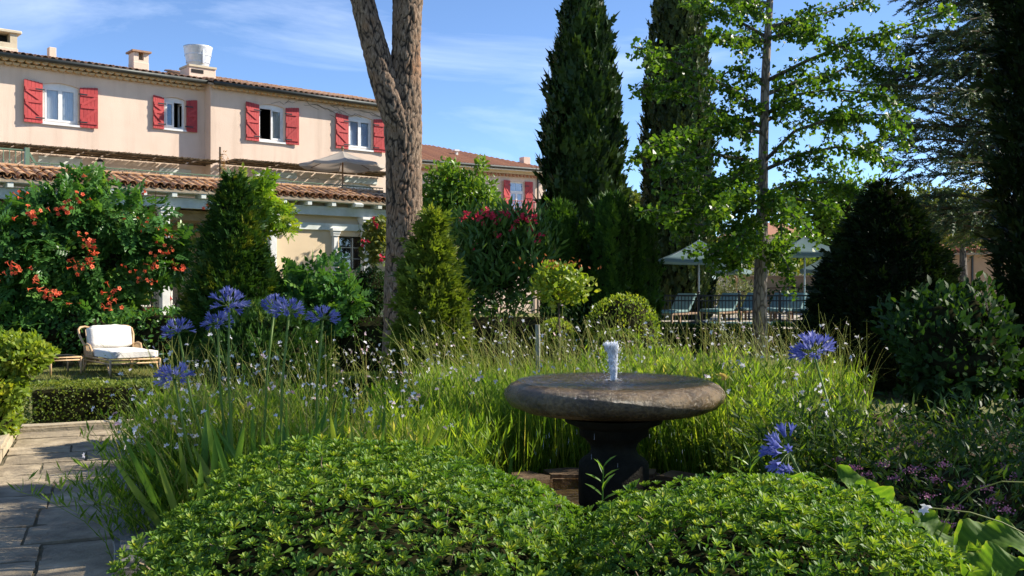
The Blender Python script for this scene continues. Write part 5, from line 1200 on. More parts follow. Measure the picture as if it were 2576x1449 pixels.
# leafy groundcover below the vine, left
Y = 19.9
for px, py, rx, rz_, n, lab in ((150, 850, 130, 70, 1800, 'glossy green shrub between trumpet vine and lounge chair'), (20, 800, 60, 120, 900, 'dark glossy shrub at the left edge under the trumpet vine'), (420, 850, 150, 75, 1500, 'dark shrub behind the lounge chair and the blue flowers')):
    q = at(px, py, Y); shrub('mock_orange_bush', lab, 'bush', (q.x, Y, q.z), (rx / F * Y, .6, rz_ / F * Y), n, LEAF8, .10, M['l_vine'], px, lump=.18, lo=.7, core=.8)

# --- ginkgo: hand laid limbs with leafy shoots
GY = 21.5; gb = at(1915, 730, GY); gk = thing('ginkgo_tree', 'open ginkgo tree with thin grey trunk and fan leaves on spreading limbs', 'tree', (gb.x, GY, 0))
def gp(px, py, dy=0.0): p = at(px, py, GY + dy); return Vector((p.x - gb.x, dy, p.z))
tk = [(1912, 920, 19), (1912, 760, 17), (1916, 600, 15), (1920, 400, 12), (1926, 190, 10.5), (1936, 20, 8.5), (1946, -150, 6)]
MB().tube([gp(x, y) for x, y, r in tk], [r * GY / F for x, y, r in tk], 12).build('trunk', M['bark3'], gk, True)
limbs = [  # start px,py ; way points ; end depth offset
    ([(1933, 20), (1880, 12), (1760, 0)], -1.0), ([(1931, 60), (1880, 30), (1835, -10)], 1.0), ([(1928, 105), (1850, 60), (1752, 12)], .8), ([(1926, 115), (1860, 105), (1788, 97)], -1.4), ([(1922, 215), (1880, 200), (1845, 185), (1790, 215)], -.6),
    ([(1920, 300), (1850, 240), (1770, 200), (1660, 150), (1592, 128)], -2.0), ([(1920, 330), (1820, 300), (1720, 245), (1620, 232)], -1.2), ([(1919, 345), (1800, 330), (1700, 360), (1625, 385)], -2.6), ([(1919, 420), (1800, 400), (1700, 420), (1655, 440)], -1.5),
    ([(1918, 460), (1830, 470), (1740, 440), (1690, 425)], 1.2), ([(1932, 80), (2000, 65), (2065, 47), (2185, 8)], .8), ([(1930, 110), (1990, 90), (2060, 100), (2150, 150)], -1.2), ([(1928, 215), (2032, 163), (2145, 117), (2265, 83), (2390, 35)], -1.6),
    ([(1926, 250), (2010, 215), (2090, 200), (2170, 160), (2225, 200)], 1.4), ([(1924, 300), (2000, 250), (2090, 235), (2232, 253)], -.9), ([(1922, 320), (2000, 270), (2060, 300), (2130, 330)], 1.2), ([(1920, 420), (2000, 340), (2120, 300), (2230, 300), (2280, 360)], -1.8),
    ([(1920, 440), (2010, 400), (2110, 380), (2200, 400), (2250, 420)], -1.0), ([(1918, 500), (2000, 470), (2090, 470), (2150, 500)], 1.4), ([(1918, 540), (1990, 510), (2060, 520), (2110, 545)], -1.6), ([(1916, 520), (1830, 520), (1720, 540), (1650, 560)], -2.2),
    ([(1916, 580), (1830, 580), (1740, 575), (1690, 570)], 1.0), ([(1915, 600), (1850, 620), (1790, 650)], -2.0), ([(1915, 620), (1960, 640), (1985, 690)], -1.8), ([(1917, 470), (1850, 500), (1790, 540)], -2.8), ([(1917, 490), (1960, 510), (2000, 560)], -2.8), ([(1916, 560), (1880, 580), (1850, 640)], -2.4), ([(1916, 600), (1860, 630), (1830, 690)], -1.4), ([(1918, 430), (1860, 450), (1780, 490), (1700, 500)], -1.6), ([(1940, -40), (2010, -40), (2100, -30)], 0), ([(1940, -60), (1860, -60), (1790, -40)], 0)]
bmb = MB(); LP = []; LD = []
def leafy(pts, dens, spread, t0=.12):
    for a, b in zip(pts, pts[1:]):
        L = (b - a).length; n = max(1, int(L * dens)); d = (b - a).normalized()
        for _ in range(n):
            p = a.lerp(b, rng.random()); o = Vector(rng.normal(size=3)) * spread; o.z -= spread * .35; LP.append(p + o); LD.append(Vector(rng.normal(size=3)) * .8 + Vector((0, 0, -.35)) + o.normalized() * .7)
for pts, dy in limbs:
    n = len(pts); W_ = [gp(x, y, dy * (i / (n - 1)) * 1.3) for i, (x, y) in enumerate(pts)]
    bmb.tube(W_, [max(.012, .045 * (1 - .8 * i / (n - 1))) for i in range(n)], 6)
    L0 = W_[0].lerp(W_[1], .35); leafy([L0] + W_[1:], 135, .075)
    tot = sum((b - a).length for a, b in zip(W_, W_[1:]))
    for _ in range(int(tot * 2.5)):
        k = rng.integers(0, n - 1); u = rng.random()
        if k == 0: u = .3 + .7 * u
        p = W_[k].lerp(W_[k + 1], u); ax = (W_[k + 1] - W_[k]).normalized()
        d = ax * rng.uniform(.1, .9) + Vector((rng.normal() * .35, rng.normal() * .55, rng.uniform(-.75, .32))); L = rng.uniform(.3, .95); m_ = p + d * L * .5 + Vector((0, 0, .05)); e_ = p + d * L + Vector((0, 0, -.10 * L))
        bmb.tube([p, m_, e_], [.012, .009, .005], 4); leafy([p, m_, e_], 105, .058)
bmb.build('branches', M['bark2'], gk, True)
LP = np.array(LP); LD = np.array(LD)
foliage('crown', scatter(FAN, LP, LD, rdir(len(LP)) + np.array([0, 0, .8]), .092 * (.7 + .6 * rng.random(len(LP)))), M['l_ginkgo'], gk)

# --- cedar reaching in from the right
CY = 24.0; cb = at(2665, 730, CY); cd = thing('cedar_tree', 'grey green cedar with flat feathery branches at upper right', 'tree', (cb.x, CY, 0))
def cp(px, py, dy=0.0): p = at(px, py, CY + dy); return Vector((p.x - cb.x, dy, p.z))
MB().tube([(0, 0, 0), (.1, 0, 4), (0, 0, 9), (-.1, 0, 14)], [.32, .27, .2, .05], 12).build('trunk', M['bark2'], cd, True)
tips = [(2309, 12, -1), (2340, 45, .8), (2265, 147, -.8), (2300, 110, 1), (2252, 200, .4), (2179, 227, -1.2), (2225, 267, .6), (2250, 300, 1.2), (2282, 330, -.4), (2195, 368, -1.2), (2240, 420, .8), (2265, 463, .2), (2300, 380, -1.6), (2330, 250, -2), (2350, 180, -1.8), (2380, 90, -2), (2330, 500, -1), (2300, 545, 1), (2340, 590, .5), (2390, 420, -2), (2400, 300, 2), (2420, 520, 1.6), (2400, 20, 1.5), (2440, 150, 2), (2380, 560, -1.5), (2450, 350, -1.5), (2430, 250, -2.2), (2440, 60, -2.2), (2360, -30, 0), (2430, -60, 1)]
tips += [(rng.uniform(2215, 2540), rng.uniform(-60, 610), rng.uniform(-2.6, 2.6)) for _ in range(34)]
bmb = MB(); SP = []; SD = []
for tx, ty, dy in tips:
    sy = ty + rng.uniform(-40, 110); A = cp(2640, sy, 0); B = cp(tx, ty, dy); n = 8
    C_ = A.lerp(B, .5) + Vector((0, 0, rng.uniform(.1, .5))); W_ = [(A * (1 - u) ** 2 + C_ * 2 * u * (1 - u) + B * u * u) for u in np.linspace(0, 1, n)]
    bmb.tube(W_, [.05 * (1 - .85 * i / (n - 1)) for i in range(n)], 5)
    ax = (B - A).normalized(); sd = ax.cross(Vector((0, 0, 1))).normalized(); L = (B - A).length
    for _ in range(int(17 * L)):
        u = .12 + .88 * rng.random(); k = min(n - 2, int(u * (n - 1))); p = W_[k].lerp(W_[k + 1], u * (n - 1) - k); ax = (W_[k + 1] - W_[k]).normalized()
        s = 1 if rng.random() < .5 else -1; d = (ax * rng.uniform(.6, 1.3) + sd * s * rng.uniform(.15, .9) + Vector((0, 0, rng.uniform(-.9, .5)))).normalized(); l = rng.uniform(.3, 1.0) * (1.1 - .6 * u); e_ = p + d * l + Vector((0, 0, -.06))
        bmb.tube([p, e_], [.009, .004], 3, False)
        for v in np.arange(.1, 1.0, .19): SP.append(p.lerp(e_, v)); SD.append(d + Vector((0, 0, .15)))
        SP.append(e_); SD.append(d)
bmb.build('branches', M['twig'], cd)
SP = np.array(SP); SD = np.array(SD)
foliage('crown', scatter(SPRAY_C, SP, SD + rng.normal(size=SD.shape) * .15, np.tile([0, 0, 1.0], (len(SP), 1)) + rng.normal(size=SP.shape) * .5, .175 * (.7 + .6 * rng.random(len(SP)))), M['l_cedar'], cd)

# --- background trees
def btree(name, lab, px, py, rx, rz_, Y, n, mat, size, tm=LEAF8, seed=1, lump=.2, core=.6, group='trees behind the pool garden', ry=None):
    q = at(px, py, Y); o = thing(name, lab, 'tree', (q.x, Y, 0), 0, group); r = (rx / F * Y, ry or rx / F * Y, rz_ / F * Y); cl = (0, 0, q.z)
    foliage('crown', leaf_blob(n, cl, r, seed, tm, size, lump, 3.0, .45, 1.1, rand=.9), M[mat], o)
    if core: blob_core('shade_core', cl, r, seed, lump, 3.0, core, o)
    h = q.z - r[2] * .3; MB().tube([(0, 0, 0), (.05, 0, h * .5), (0, 0, h)], [.16, .13, .08], 8).build('trunk', M['bark2'], o, True); return o
btree('broadleaf_tree', 'dark leafy tree between ginkgo and yew cone', 2110, 545, 105, 105, 34, 3800, 'l_ginkgo', .16, seed=201)
btree('broadleaf_tree', 'yellow green treetop seen between the two cypresses', 1592, 545, 36, 42, 62, 900, 'l_far', .35, seed=202)
btree('broadleaf_tree', 'pale olive tree in front of the right garden building', 2420, 560, 90, 75, 31, 2600, 'l_far', .15, seed=203, core=0)
btree('round_tree', 'dark round clipped tree over the pool deck with bare trunk', 1718, 668, 52, 50, 33, 1900, 'l_laurel', .13, seed=204, core=.85)
btree('broadleaf_tree', 'olive green tree right of the yew cone top', 2310, 560, 90, 70, 40, 1800, 'l_far', .22, seed=205, core=.5)
btree('broadleaf_tree', 'distant green tree behind the ginkgo trunk', 1850, 650, 90, 60, 48, 1600, 'l_far', .26, seed=206, core=.6)
btree('broadleaf_tree', 'distant green tree left of the yew cone', 2030, 640, 110, 50, 52, 1600, 'l_tree', .28, seed=207, core=.6)
# neighbouring trees that shade the right side of the garden
for i, (x, y_, z, r, rz_, n, mt, lb) in enumerate(((11.6, 16.8, 4.0, 2.4, 2.9, 3000, 'l_tree', 'leafy garden tree just beyond the right edge, beside the yew cone'), (7.6, 6.3, 3.3, 1.5, 1.6, 2200, 'l_tree', 'small leafy tree beyond the right edge, beside the spiraea'), (7.6, 8.2, 8.0, 1.5, 0.95, 1300, 'l_tree', 'high leafy tree beyond the right edge, nearest the camera'))):
    o = thing('broadleaf_tree', lb, 'tree', (x, y_, 0), 0, 'trees beyond the right edge')
    foliage('crown', leaf_blob(n, (0, 0, z), (r, r, rz_), 300 + i, LEAF8, .16, .25, 3.0, .2, 1.1, rand=.9), M[mt], o)
    MB().tube([(0, 0, 0), (.05, 0, z * .6), (0, 0, z)], [.16, .12, .05], 8).build('trunk', M['bark2'], o, True)

# ------------------------------------------------------------------ pool garden at the right
M['deck'] = noise_mat('pool_deck', (0.36, 0.32, 0.26), (0.48, 0.43, 0.36), scale=3, rough=0.85, bump=0.2)
PZ = 0.5
tag(MB().b2((3.2, 24.7, 0), (40, 60, PZ)).build('pool_terrace', M['deck']), 'pale raised pool terrace', kind='structure')
pw = MB(); pw.add([(4.2, 27.2, PZ + .01), (11.5, 27.2, PZ + .01), (11.5, 30.2, PZ + .01), (4.2, 30.2, PZ + .01)], [(0, 1, 2, 3)])
m, nt, out = newmat('pool_water'); p = N(nt, 'BsdfPrincipled', Roughness=.06); p.inputs['Base Color'].default_value = (.10, .36, .42, 1); nn_ = N(nt, 'TexNoise', Scale=3.0); bb = N(nt, 'Bump', Strength=.3); nt.links.new(nn_.outputs[0], bb.inputs['Height']); nt.links.new(bb.outputs[0], p.inputs['Normal']); nt.links.new(p.outputs[0], out.inputs[0])
tag(pw.build('pool', m), 'turquoise swimming pool water', kind='structure')
fe = thing('pool_fence', 'black iron railing between the meadow and the pool', 'fence', (0, 25.0, PZ)); fx0, fx1 = at(1655, 0, 25).x, at(2085, 0, 25).x; fh = at(0, 753, 25).z - PZ
MB().b2((fx0, -.02, fh - .04), (fx1, .02, fh)).build('rail', M['black_iron'], fe); MB().b2((fx0, -.015, fh - .16), (fx1, .015, fh - .13)).build('rail', M['black_iron'], fe); MB().b2((fx0, -.015, .07), (fx1, .015, .10)).build('rail', M['black_iron'], fe)
bme = MB().tube([(0, 0, .0), (0, 0, fh - .02)], .011, 5).mesh('baluster'); bme.materials.append(M['black_iron'])
pme = MB().b2((-.03, -.03, -.02), (.03, .03, fh + .02)).lathe([(.0, .10), (.03, .08), (.045, .05), (.02, .01)], 8, (0, 0, fh + .02)).mesh('post'); pme.materials.append(M['black_iron'])
x = fx0; i = 0
while x < fx1: place('post' if i % 12 == 0 else 'baluster', pme if i % 12 == 0 else bme, fe, (x, 0, 0)); x += .085; i += 1
for lab, px, Y, r, ry_, ay, rot in (('wide sage parasol nearest the clipped cypress columns', 1758, 29, 122, 663, 614, .75), ('small sage parasol at the left end of the pool fence', 1690, 33, 52, 668, 632, .2), ('small far sage parasol in the middle of the pool terrace', 1828, 38, 64, 692, 668, .3), ('sage green parasol right of the ginkgo trunk', 2024, 29, 98, 645, 606, .7), ('lower sage parasol half hidden by the yew cone', 2068, 36, 62, 690, 660, .4)):
    q = at(px, ry_, Y); parasol('parasol', lab, (q.x, Y, 0), r / F * Y * 1.12, q.z, at(px, ay, Y).z, PZ, 4, M['sage'], M['alu'], 'pool parasols', rot, .10)
M['teal'] = noise_mat('teal_cushion', (.12, .20, .19), (.17, .26, .25), scale=4, rough=.9)
def sunbed(lab, x, y, rz_, back):
    o = thing('sun_lounger', lab, 'sun lounger', (x, y, PZ), rz_, 'sun loungers by the pool')
    MB().b2((-.95, -.33, .24), (.95, .33, .30)).build('frame', M['wood'], o, bevel=.01)
    for a in (-.85, .85):
        for b in (-.28, .28): MB().b2((a - .03, b - .03, 0), (a + .03, b + .03, .24)).build('leg', M['wood'], o)
    MB().b2((-.28, -.31, .302), (.95, .31, .39)).build('mattress', M['teal'], o, bevel=.025)
    c, s = math.cos(back), math.sin(back); MB().box((-.28 - .36 * c, 0, .36 + .36 * s), (.74, .62, .09), Matrix.Rotation(back, 3, 'Y')).build('backrest', M['teal'], o, bevel=.025)
    return o
for k, (px, Y) in enumerate(((1700, 29.5), (1815, 31), (1880, 32.5), (1950, 32.5), (1985, 31.5), (2030, 31.5))):
    q = at(px, 0, Y); sunbed(('teal sun lounger nearest the round tree trunk', 'teal sun lounger left of the ginkgo trunk', 'teal sun lounger directly behind the ginkgo trunk', 'teal sun lounger right of the ginkgo trunk', 'second teal sun lounger from the yew cone', 'teal sun lounger closest to the yew cone')[k], q.x, Y, R(-125), .75)
# garden wall, hedge above it, vine on it
gw = thing('garden_wall', 'tan garden wall behind the pool loungers', 'wall', (0, 40, PZ)); wa, wb = at(1855, 0, 40).x, at(2300, 0, 40).x; wt = at(0, 708, 40).z - PZ
MB().b2((wa, 0, 0), (wb, .3, wt)).build('wall_body', M['plaster_d'], gw); MB().b2((wa - .05, -.06, wt), (wb + .05, .36, wt + .06)).build('coping', M['plaster_d'], gw)
vn = thing('wall_vine', 'sparse dark vine trained along the tan garden wall', 'climber', (0, 39.8, PZ)); n = 700; P = np.stack([wa + (wb - wa) * rng.random(n), -.1 - .1 * rng.random(n), .75 + .28 * rng.normal(size=n)], 1); P[:, 2] = np.clip(P[:, 2], .02, 1.4)
foliage('foliage', scatter(LEAF8, P, rdir(n), rdir(n), .17), M['l_laurel'], vn); MB().tube([(wa, -.08, .95), (wa + 2, -.08, 1.05), (wb, -.08, 1.0)], .02, 5).build('stem', M['twig'], vn)
hd_ = thing('field_hedge', 'yellow green hedge showing above the garden wall', 'hedge', (0, 42.5, 0))
foliage('foliage', [leaf_blob(420, (x, rng.normal() * .3, 1.7 + rng.normal() * .12), (1.1, .7, 1.0), int(x * 7), LEAF8, .2, .2, lo=.5) for x in np.arange(at(1800, 0, 42).x, at(2330, 0, 42).x, 1.3)], M['l_far'], hd_)
ob = thing('olive_bush', 'grey green olive bush on the pool terrace', 'bush', (at(1790, 0, 36).x, 36, PZ)); foliage('foliage', [leaf_blob(900, (x, 0, .75), (.75, .5, .7), int(x * 9) + 5, LEAF_N, .13, .2, lo=.3, rand=.9) for x in (-.55, .35, 1.0)], M['l_olive'], ob); MB().tube([(0, 0, 0), (.1, 0, .6)], .05, 6).build('stem', M['twig'], ob)
ow = thing('pool_house', 'orange plastered pool house corner behind the clipped cypress columns', 'building', (at(1672, 0, 41).x, 41, PZ)); MB().b2((-.9, 0, 0), (.45, 2, 2.2)).build('wall', noise_mat('orange_plaster', (.50, .22, .10), (.60, .29, .15), scale=2, rough=.9), ow); MB().b2((-1, -.2, 2.2), (.65, 2.2, 2.34)).build('roof', M['tile_far'], ow)
fh_ = thing('house', 'far house with red tile roof glimpsed behind the ginkgo', 'house', (at(1960, 0, 66).x, 66, 0)); rz0 = at(0, 602, 66).z; rz1 = at(0, 572, 66).z
MB().b2((-3, 0, 0), (3, 6, rz0)).build('wall', M['plaster'], fh_); r_ = MB(); r_.add([(-3.4, -.4, rz0 - .05), (3.4, -.4, rz0 - .05), (3.4, 6.4, rz0 - .05), (-3.4, 6.4, rz0 - .05), (-.9, 3, rz1 + .2), (.9, 3, rz1 + .2)], [(0, 1, 5, 4), (1, 2, 5), (2, 3, 4, 5), (3, 0, 4), (3, 2, 1, 0)]); r_.build('roof', M['tile_far'], fh_)
# tan garden building at the right
gx = at(2345, 0, 36).x; gbd = thing('garden_building', 'tan garden building with tiled eave right of the yew cone', 'building', (gx, 36, 0), R(-4)); zt = at(0, 655, 36).z
wall_mesh(0, 7, 0, zt, 0, []).build('wall', M['plaster_d'], gbd); MB().b2((-.1, -.12, zt), (7, 0.1, zt + .12)).build('cornice', M['plaster_d'], gbd); xj = at(2440, 0, 36).x - gx; MB().b2((xj, -.06, .3), (xj + .06, -.002, zt)).build('downpipe', M['zinc'], gbd)
tile_roof(gbd, -.3, 7, -.35, zt + .15, 3.5, R(17), .22, 9, 4, 'tile_far', seed=12)
# distant belt of trees closing the horizon
bt_ = []
for x in np.arange(-30, 130, 4.2): bt_.append(leaf_blob(170, (x, rng.normal() * 3, 1.6 + rng.random() * 1.6), (3.2, 2.5, 2.6 + rng.random()), int(x) + 60, LEAF8, .55, .2, lo=.5, rand=.9))
o = foliage('distant_trees', bt_, M['l_far'], None, 'stuff'); o.location = (0, 95, 0); tag(o, 'distant belt of green trees behind the garden', kind='stuff')

# ------------------------------------------------------------------ furniture
M['rattan'] = noise_mat('rattan', (.42, .26, .13), (.58, .40, .22), scale=16, rough=.5, bump=.2)
M['canvas'] = noise_mat('cream_cushion', (.66, .63, .58), (.74, .71, .66), scale=3, rough=.95, bump=.3, bscale=9, bdist=.05)
CYY = 18.2; cq = at(298, 0, CYY)
lc = thing('lounge_chair', 'rattan lounge chair with cream cushions on the lawn', 'lounge chair', (cq.x, CYY, 0), R(-50))
hw, x0, x1 = .43, -.62, .88
r = .017; s = MB()
for z in (.30, .235): s.tube([(x0, -hw, z), (x1, -hw, z), (x1, hw, z), (x0, hw, z), (x0, -hw, z)], r, 6)
s.build('seat_frame', M['rattan'], lc, True)
for a, b in ((x0 + .03, -hw), (x1, -hw), (x0 + .03, hw), (x1, hw)):
    l_ = MB().tube([(a, b, 0), (a + (.03 if a < 0 else -.0), b, .3)], .022, 6).tube([(a, b, .03), (a + (.10 if a < 0 else -.10), b, .13), (a + (.16 if a < 0 else -.16), b, .225)], .012, 5); l_.build('leg', M['rattan'], lc, True)
for i, b in enumerate((-1, 1)):
    arm = [(x0 + .16, b * (hw + .02), .50), (x0 + .30, b * (hw + .03), .54), (x0 + .46, b * (hw + .03), .52), (x0 + .53, b * (hw + .02), .44), (x0 + .56, b * hw, .31)]
    ao = MB().tube(arm, .021, 6).build('arm', M['rattan'], lc, True)
    for k in range(7): xx = x0 + .10 + k * .062; MB().tube([(xx, b * hw, .30), (xx, b * (hw + .02), .515 if k < 6 else .48)], .009, 5).build('spindle', M['rattan'], ao)
bk = [(x0 + .10, -hw, .31), (x0 + .12, -hw - .01, .50), (x0 - .02, -hw - .06, .68), (x0 - .10, -hw - .06, .78), (x0 - .155, -hw - .01, .825), (x0 - .17, -hw + .08, .835), (x0 - .17, -.2, .795), (x0 - .17, 0, .78), (x0 - .17, .2, .795), (x0 - .17, hw - .08, .835), (x0 - .155, hw + .01, .825), (x0 - .10, hw + .06, .78), (x0 - .02, hw + .06, .68), (x0 + .12, hw + .01, .50), (x0 + .10, hw, .31)]
bo = MB().tube(bk, .023, 6).build('back_frame', M['rattan'], lc, True)
for k in range(9): t_ = (k + 1) / 10 * 2 - 1; MB().tube([(x0 + .06, t_ * hw, .30), (x0 - .16, t_ * hw * 1.0, .78)], .008, 5).build('spindle', M['rattan'], bo)
def cushion(name, dims, parent, loc, rot, mat, puff=.35):
    bm = bmesh.new(); bmesh.ops.create_cube(bm, size=1.0); bmesh.ops.subdivide_edges(bm, edges=bm.edges[:], cuts=7, use_grid_fill=True)
    for v in bm.verts:
        u, w_, t_ = v.co.x * 2, v.co.y * 2, v.co.z * 2; f_ = (1 - u ** 4 * .75) * (1 - w_ ** 4 * .75); n3 = noise.noise(Vector((u * 2.3, w_ * 2.3, t_ + dims[0] * 9)))
        v.co = Vector((v.co.x * dims[0] * (1 - .04 * (1 - abs(w_)) ), v.co.y * dims[1], v.co.z * dims[2] * (1 - puff + puff * f_) * (1 + .15 * n3)))
    me = bpy.data.meshes.new(name); bm.to_mesh(me); bm.free(); me.polygons.foreach_set('use_smooth', np.ones(len(me.polygons), dtype=bool)); me.materials.append(mat)
    return place(name, me, parent, loc, rot)
cushion('seat_cushion', (1.42, .82, .14), lc, (.15, 0, .385), (0, 0, 0), M['canvas'], .25)
cushion('back_cushion', (.17, .76, .44), lc, (x0 + .12, 0, .645), (0, R(-14), 0), M['canvas'], .3)
tq = at(150, 0, 18.0); st = thing('side_table', 'low rattan side table left of the lounge chair', 'table', (tq.x, 18.0, 0), R(-48))
s = MB()
for z in (.32, .27): s.tube([(-.35, -.26, z), (.35, -.26, z), (.35, .26, z), (-.35, .26, z), (-.35, -.26, z)], .016, 6)
s.build('table_frame', M['rattan'], st, True); MB().b2((-.33, -.24, .318), (.33, .24, .326)).build('glass_top', M['glass'], st)
for a in (-.35, .35):
    for b in (-.26, .26): MB().tube([(a, b, 0), (a, b, .32)], .02, 6).tube([(a, b, .08), (a * .8, b, .2), (a * .6, b, .265)], .011, 5).build('leg', M['rattan'], st, True)
# iron chairs with floral cushions on the veranda
m, nt, out = newmat('floral_cloth'); L = nt.links; tcn = N(nt, 'TexCoord'); v1 = N(nt, 'TexVoronoi', Scale=16.0); L.new(tcn.outputs['Object'], v1.inputs['Vector'])
c_ = ramp(nt, v1.outputs['Distance'], [(.22, (.05, .06, .07)), (.3, (.55, .53, .5)), (.6, (.66, .64, .6))]); n_ = N(nt, 'TexNoise', Scale=6.0); L.new(tcn.outputs['Object'], n_.inputs['Vector']); rr_ = ramp(nt, n_.outputs[0], [(.60, (0, 0, 0)), (.64, (1, 1, 1))]); mx = N(nt, 'MixRGB'); mx.inputs[2].default_value = (.5, .05, .05, 1); L.new(rr_.outputs[0], mx.inputs[0]); L.new(c_.outputs[0], mx.inputs[1]); p = N(nt, 'BsdfPrincipled', Roughness=.9); L.new(mx.outputs[0], p.inputs['Base Color']); L.new(p.outputs[0], out.inputs[0]); M['floral'] = m
for px, rot, lab in ((345, -.5, 'black iron chair with floral cushion, left one on the veranda'), (412, .2, 'black iron chair with floral cushion, right one beside the yew cone')):
    q = at(px, 0, 24.3); ch = thing('garden_chair', lab, 'chair', (q.x, 24.3, .62), R(180) + rot, 'floral chairs on the veranda'); s = MB()
    for a in (-.25, .25): MB().tube([(a, .22, 0), (a, .2, .45), (a, .26, .98)], .014, 6).build('leg', M['black_iron'], ch); MB().tube([(a, -.24, 0), (a, -.22, .45)], .014, 6).build('leg', M['black_iron'], ch)
    MB().tube([(-.25, .26, .98), (-.1, .27, 1.03), (.1, .27, 1.03), (.25, .26, .98)], .014, 6).build('back_rail', M['black_iron'], ch); MB().tube([(-.25, -.22, .45), (.25, -.22, .45), (.25, .2, .45), (-.25, .2, .45), (-.25, -.22, .45)], .013, 5).build('seat_frame', M['black_iron'], ch)
    for a in (-.15, -.05, .05, .15): MB().tube([(a, .21, .46), (a, .265, 1.0)], .008, 5).build('back_bar', M['black_iron'], ch)
    for b in (-1, 1): MB().tube([(b * .26, .22, .68), (b * .29, -.1, .70), (b * .27, -.2, .46)], .012, 5).build('arm', M['black_iron'], ch)
    cushion('back_cushion', (.44, .09, .50), ch, (0, .16, .74), (R(-6), 0, 0), M['floral']); cushion('seat_cushion', (.46, .44, .08), ch, (0, -.02, .50), (0, 0, 0), M['floral'])
tp = thing('terracotta_planter', 'terracotta planter between the floral veranda chairs', 'planter', (at(385, 0, 24.9).x, 24.9, .6)); MB().lathe([(.18, 0), (.2, .02), (.27, .42), (.31, .43), (.31, .50), (.26, .50), (.24, .42), (0.0, .40)], 20).build('pot', plain('terracotta', (.52, .24, .12), .8), tp, True)
foliage('plant', leaf_blob(160, (0, 0, .72), (.3, .3, .28), 5, LEAF8, .15, .1, lo=.2), M['l_lime'], tp)
q = at(0, 545, 22.0); M['bluecloth'] = leaf_mat('lavender_canvas', [(0, (.42, .46, .60)), (1, (.42, .46, .60))], .2, .8, (1, 1, 1))
parasol('parasol', 'pale lavender parasol at the left edge behind the vine', (at(-40, 0, 22.5).x, 22.5, 0), 1.05, q.z, at(0, 490, 22).z, 0.0, 6, M['bluecloth'], M['alu'], rot=.2)

# ------------------------------------------------------------------ hedges and near shrubs
def box_hedge(name, lab, o, rot, L, D, H, n, size, mat, seed, group=None):
    h = thing(name, lab, 'hedge', o, rot, group); g_ = np.random.default_rng(seed); A = np.array([L * H, L * H, D * H, D * H, L * D * 1.4]); f = g_.choice(5, n, p=A / A.sum()); u, v = g_.random(n), g_.random(n)
    P = np.zeros((n, 3)); nn = np.zeros((n, 3))
    for k, (ax, cst, nv) in enumerate(((0, 0, (0, -1, 0)), (0, D, (0, 1, 0)), (1, 0, (-1, 0, 0)), (1, L, (1, 0, 0)), (2, H, (0, 0, 1)))):
        m_ = f == k; nn[m_] = nv
        if ax == 0: P[m_] = np.stack([u * L, np.full(n, cst), v * H], 1)[m_]
        elif ax == 1: P[m_] = np.stack([np.full(n, cst), u * D, v * H], 1)[m_]
        else: P[m_] = np.stack([u * L, v * D, np.full(n, H)], 1)[m_]
    P += nn * (.03 * lumpy(P, 4.0, seed) + .02 * lumpy(P, 13, seed + 1) - .05 * g_.random(n) ** 2 + .012)[:, None]; edge = (P[:, 2] > H * .88) & (f != 4); P[edge] -= nn[edge] * .02
    foliage('foliage', scatter(LEAF4, P, nn * .6 + rdir(n) * .8 + np.array([0, 0, .35]), nn + rdir(n) * .7, size * (.7 + .6 * g_.random(n)), np.clip(g_.random(n) * .6 + .4 * (.5 + .5 * lumpy(P, 2.0, seed + 4)), 0, 1)), mat, h)
    MB().b2((.06, .06, 0), (L - .06, D - .06, H - .06)).build('shade_core', M['core'], h); return h
box_hedge('box_hedge', 'low clipped box hedge behind the stone kerb', (-5.35, 10.95, 0), R(20), 4.6, .50, .47, 11000, .036, M['l_box'], 3)
box_hedge('box_hedge', 'second low box hedge just in front of the lounge chair', (-6.3, 13.7, 0), R(14), 4.6, .45, .24, 7000, .036, M['l_box'], 4)
box_hedge('low_hedge', 'low dark hedge in front of the pool fence', (3.4, 23.4, 0), 0.0, 5.2, .7, .62, 5000, .09, M['l_laurel'], 5)
ls = thing('spindle_bush', 'yellow green bush at the left edge beside the stone kerb', 'bush', (at(30, 0, 9.9).x, 9.9, 0)); q0 = at(30, 0, 9.9)
foliage('foliage', [leaf_blob(n, (at(px, py, 9.9).x - q0.x, dy, at(px, py, 9.9).z), (rx / F * 9.9, .28, rz_ / F * 9.9), 150 + i, LEAF8, .062, .12, lo=.6, out=.8, upw=.5, rand=.7) for i, (px, py, rx, rz_, dy, n) in enumerate(((48, 908, 70, 50, 0, 1700), (15, 885, 50, 36, 0, 600), (14, 985, 56, 56, -.08, 1300), (18, 1065, 20, 45, 0, 450)))], M['l_lime'], ls)
for i, (px, py, rx, rz_) in enumerate(((42, 912, 54, 38), (14, 985, 42, 46), (18, 1070, 13, 50))): q = at(px, py, 9.95); blob_core('shade_core', (q.x - q0.x, 0, q.z), (rx / F * 9.9, .2, rz_ / F * 9.9), 160 + i, .1, 2.6, 1.0, ls)

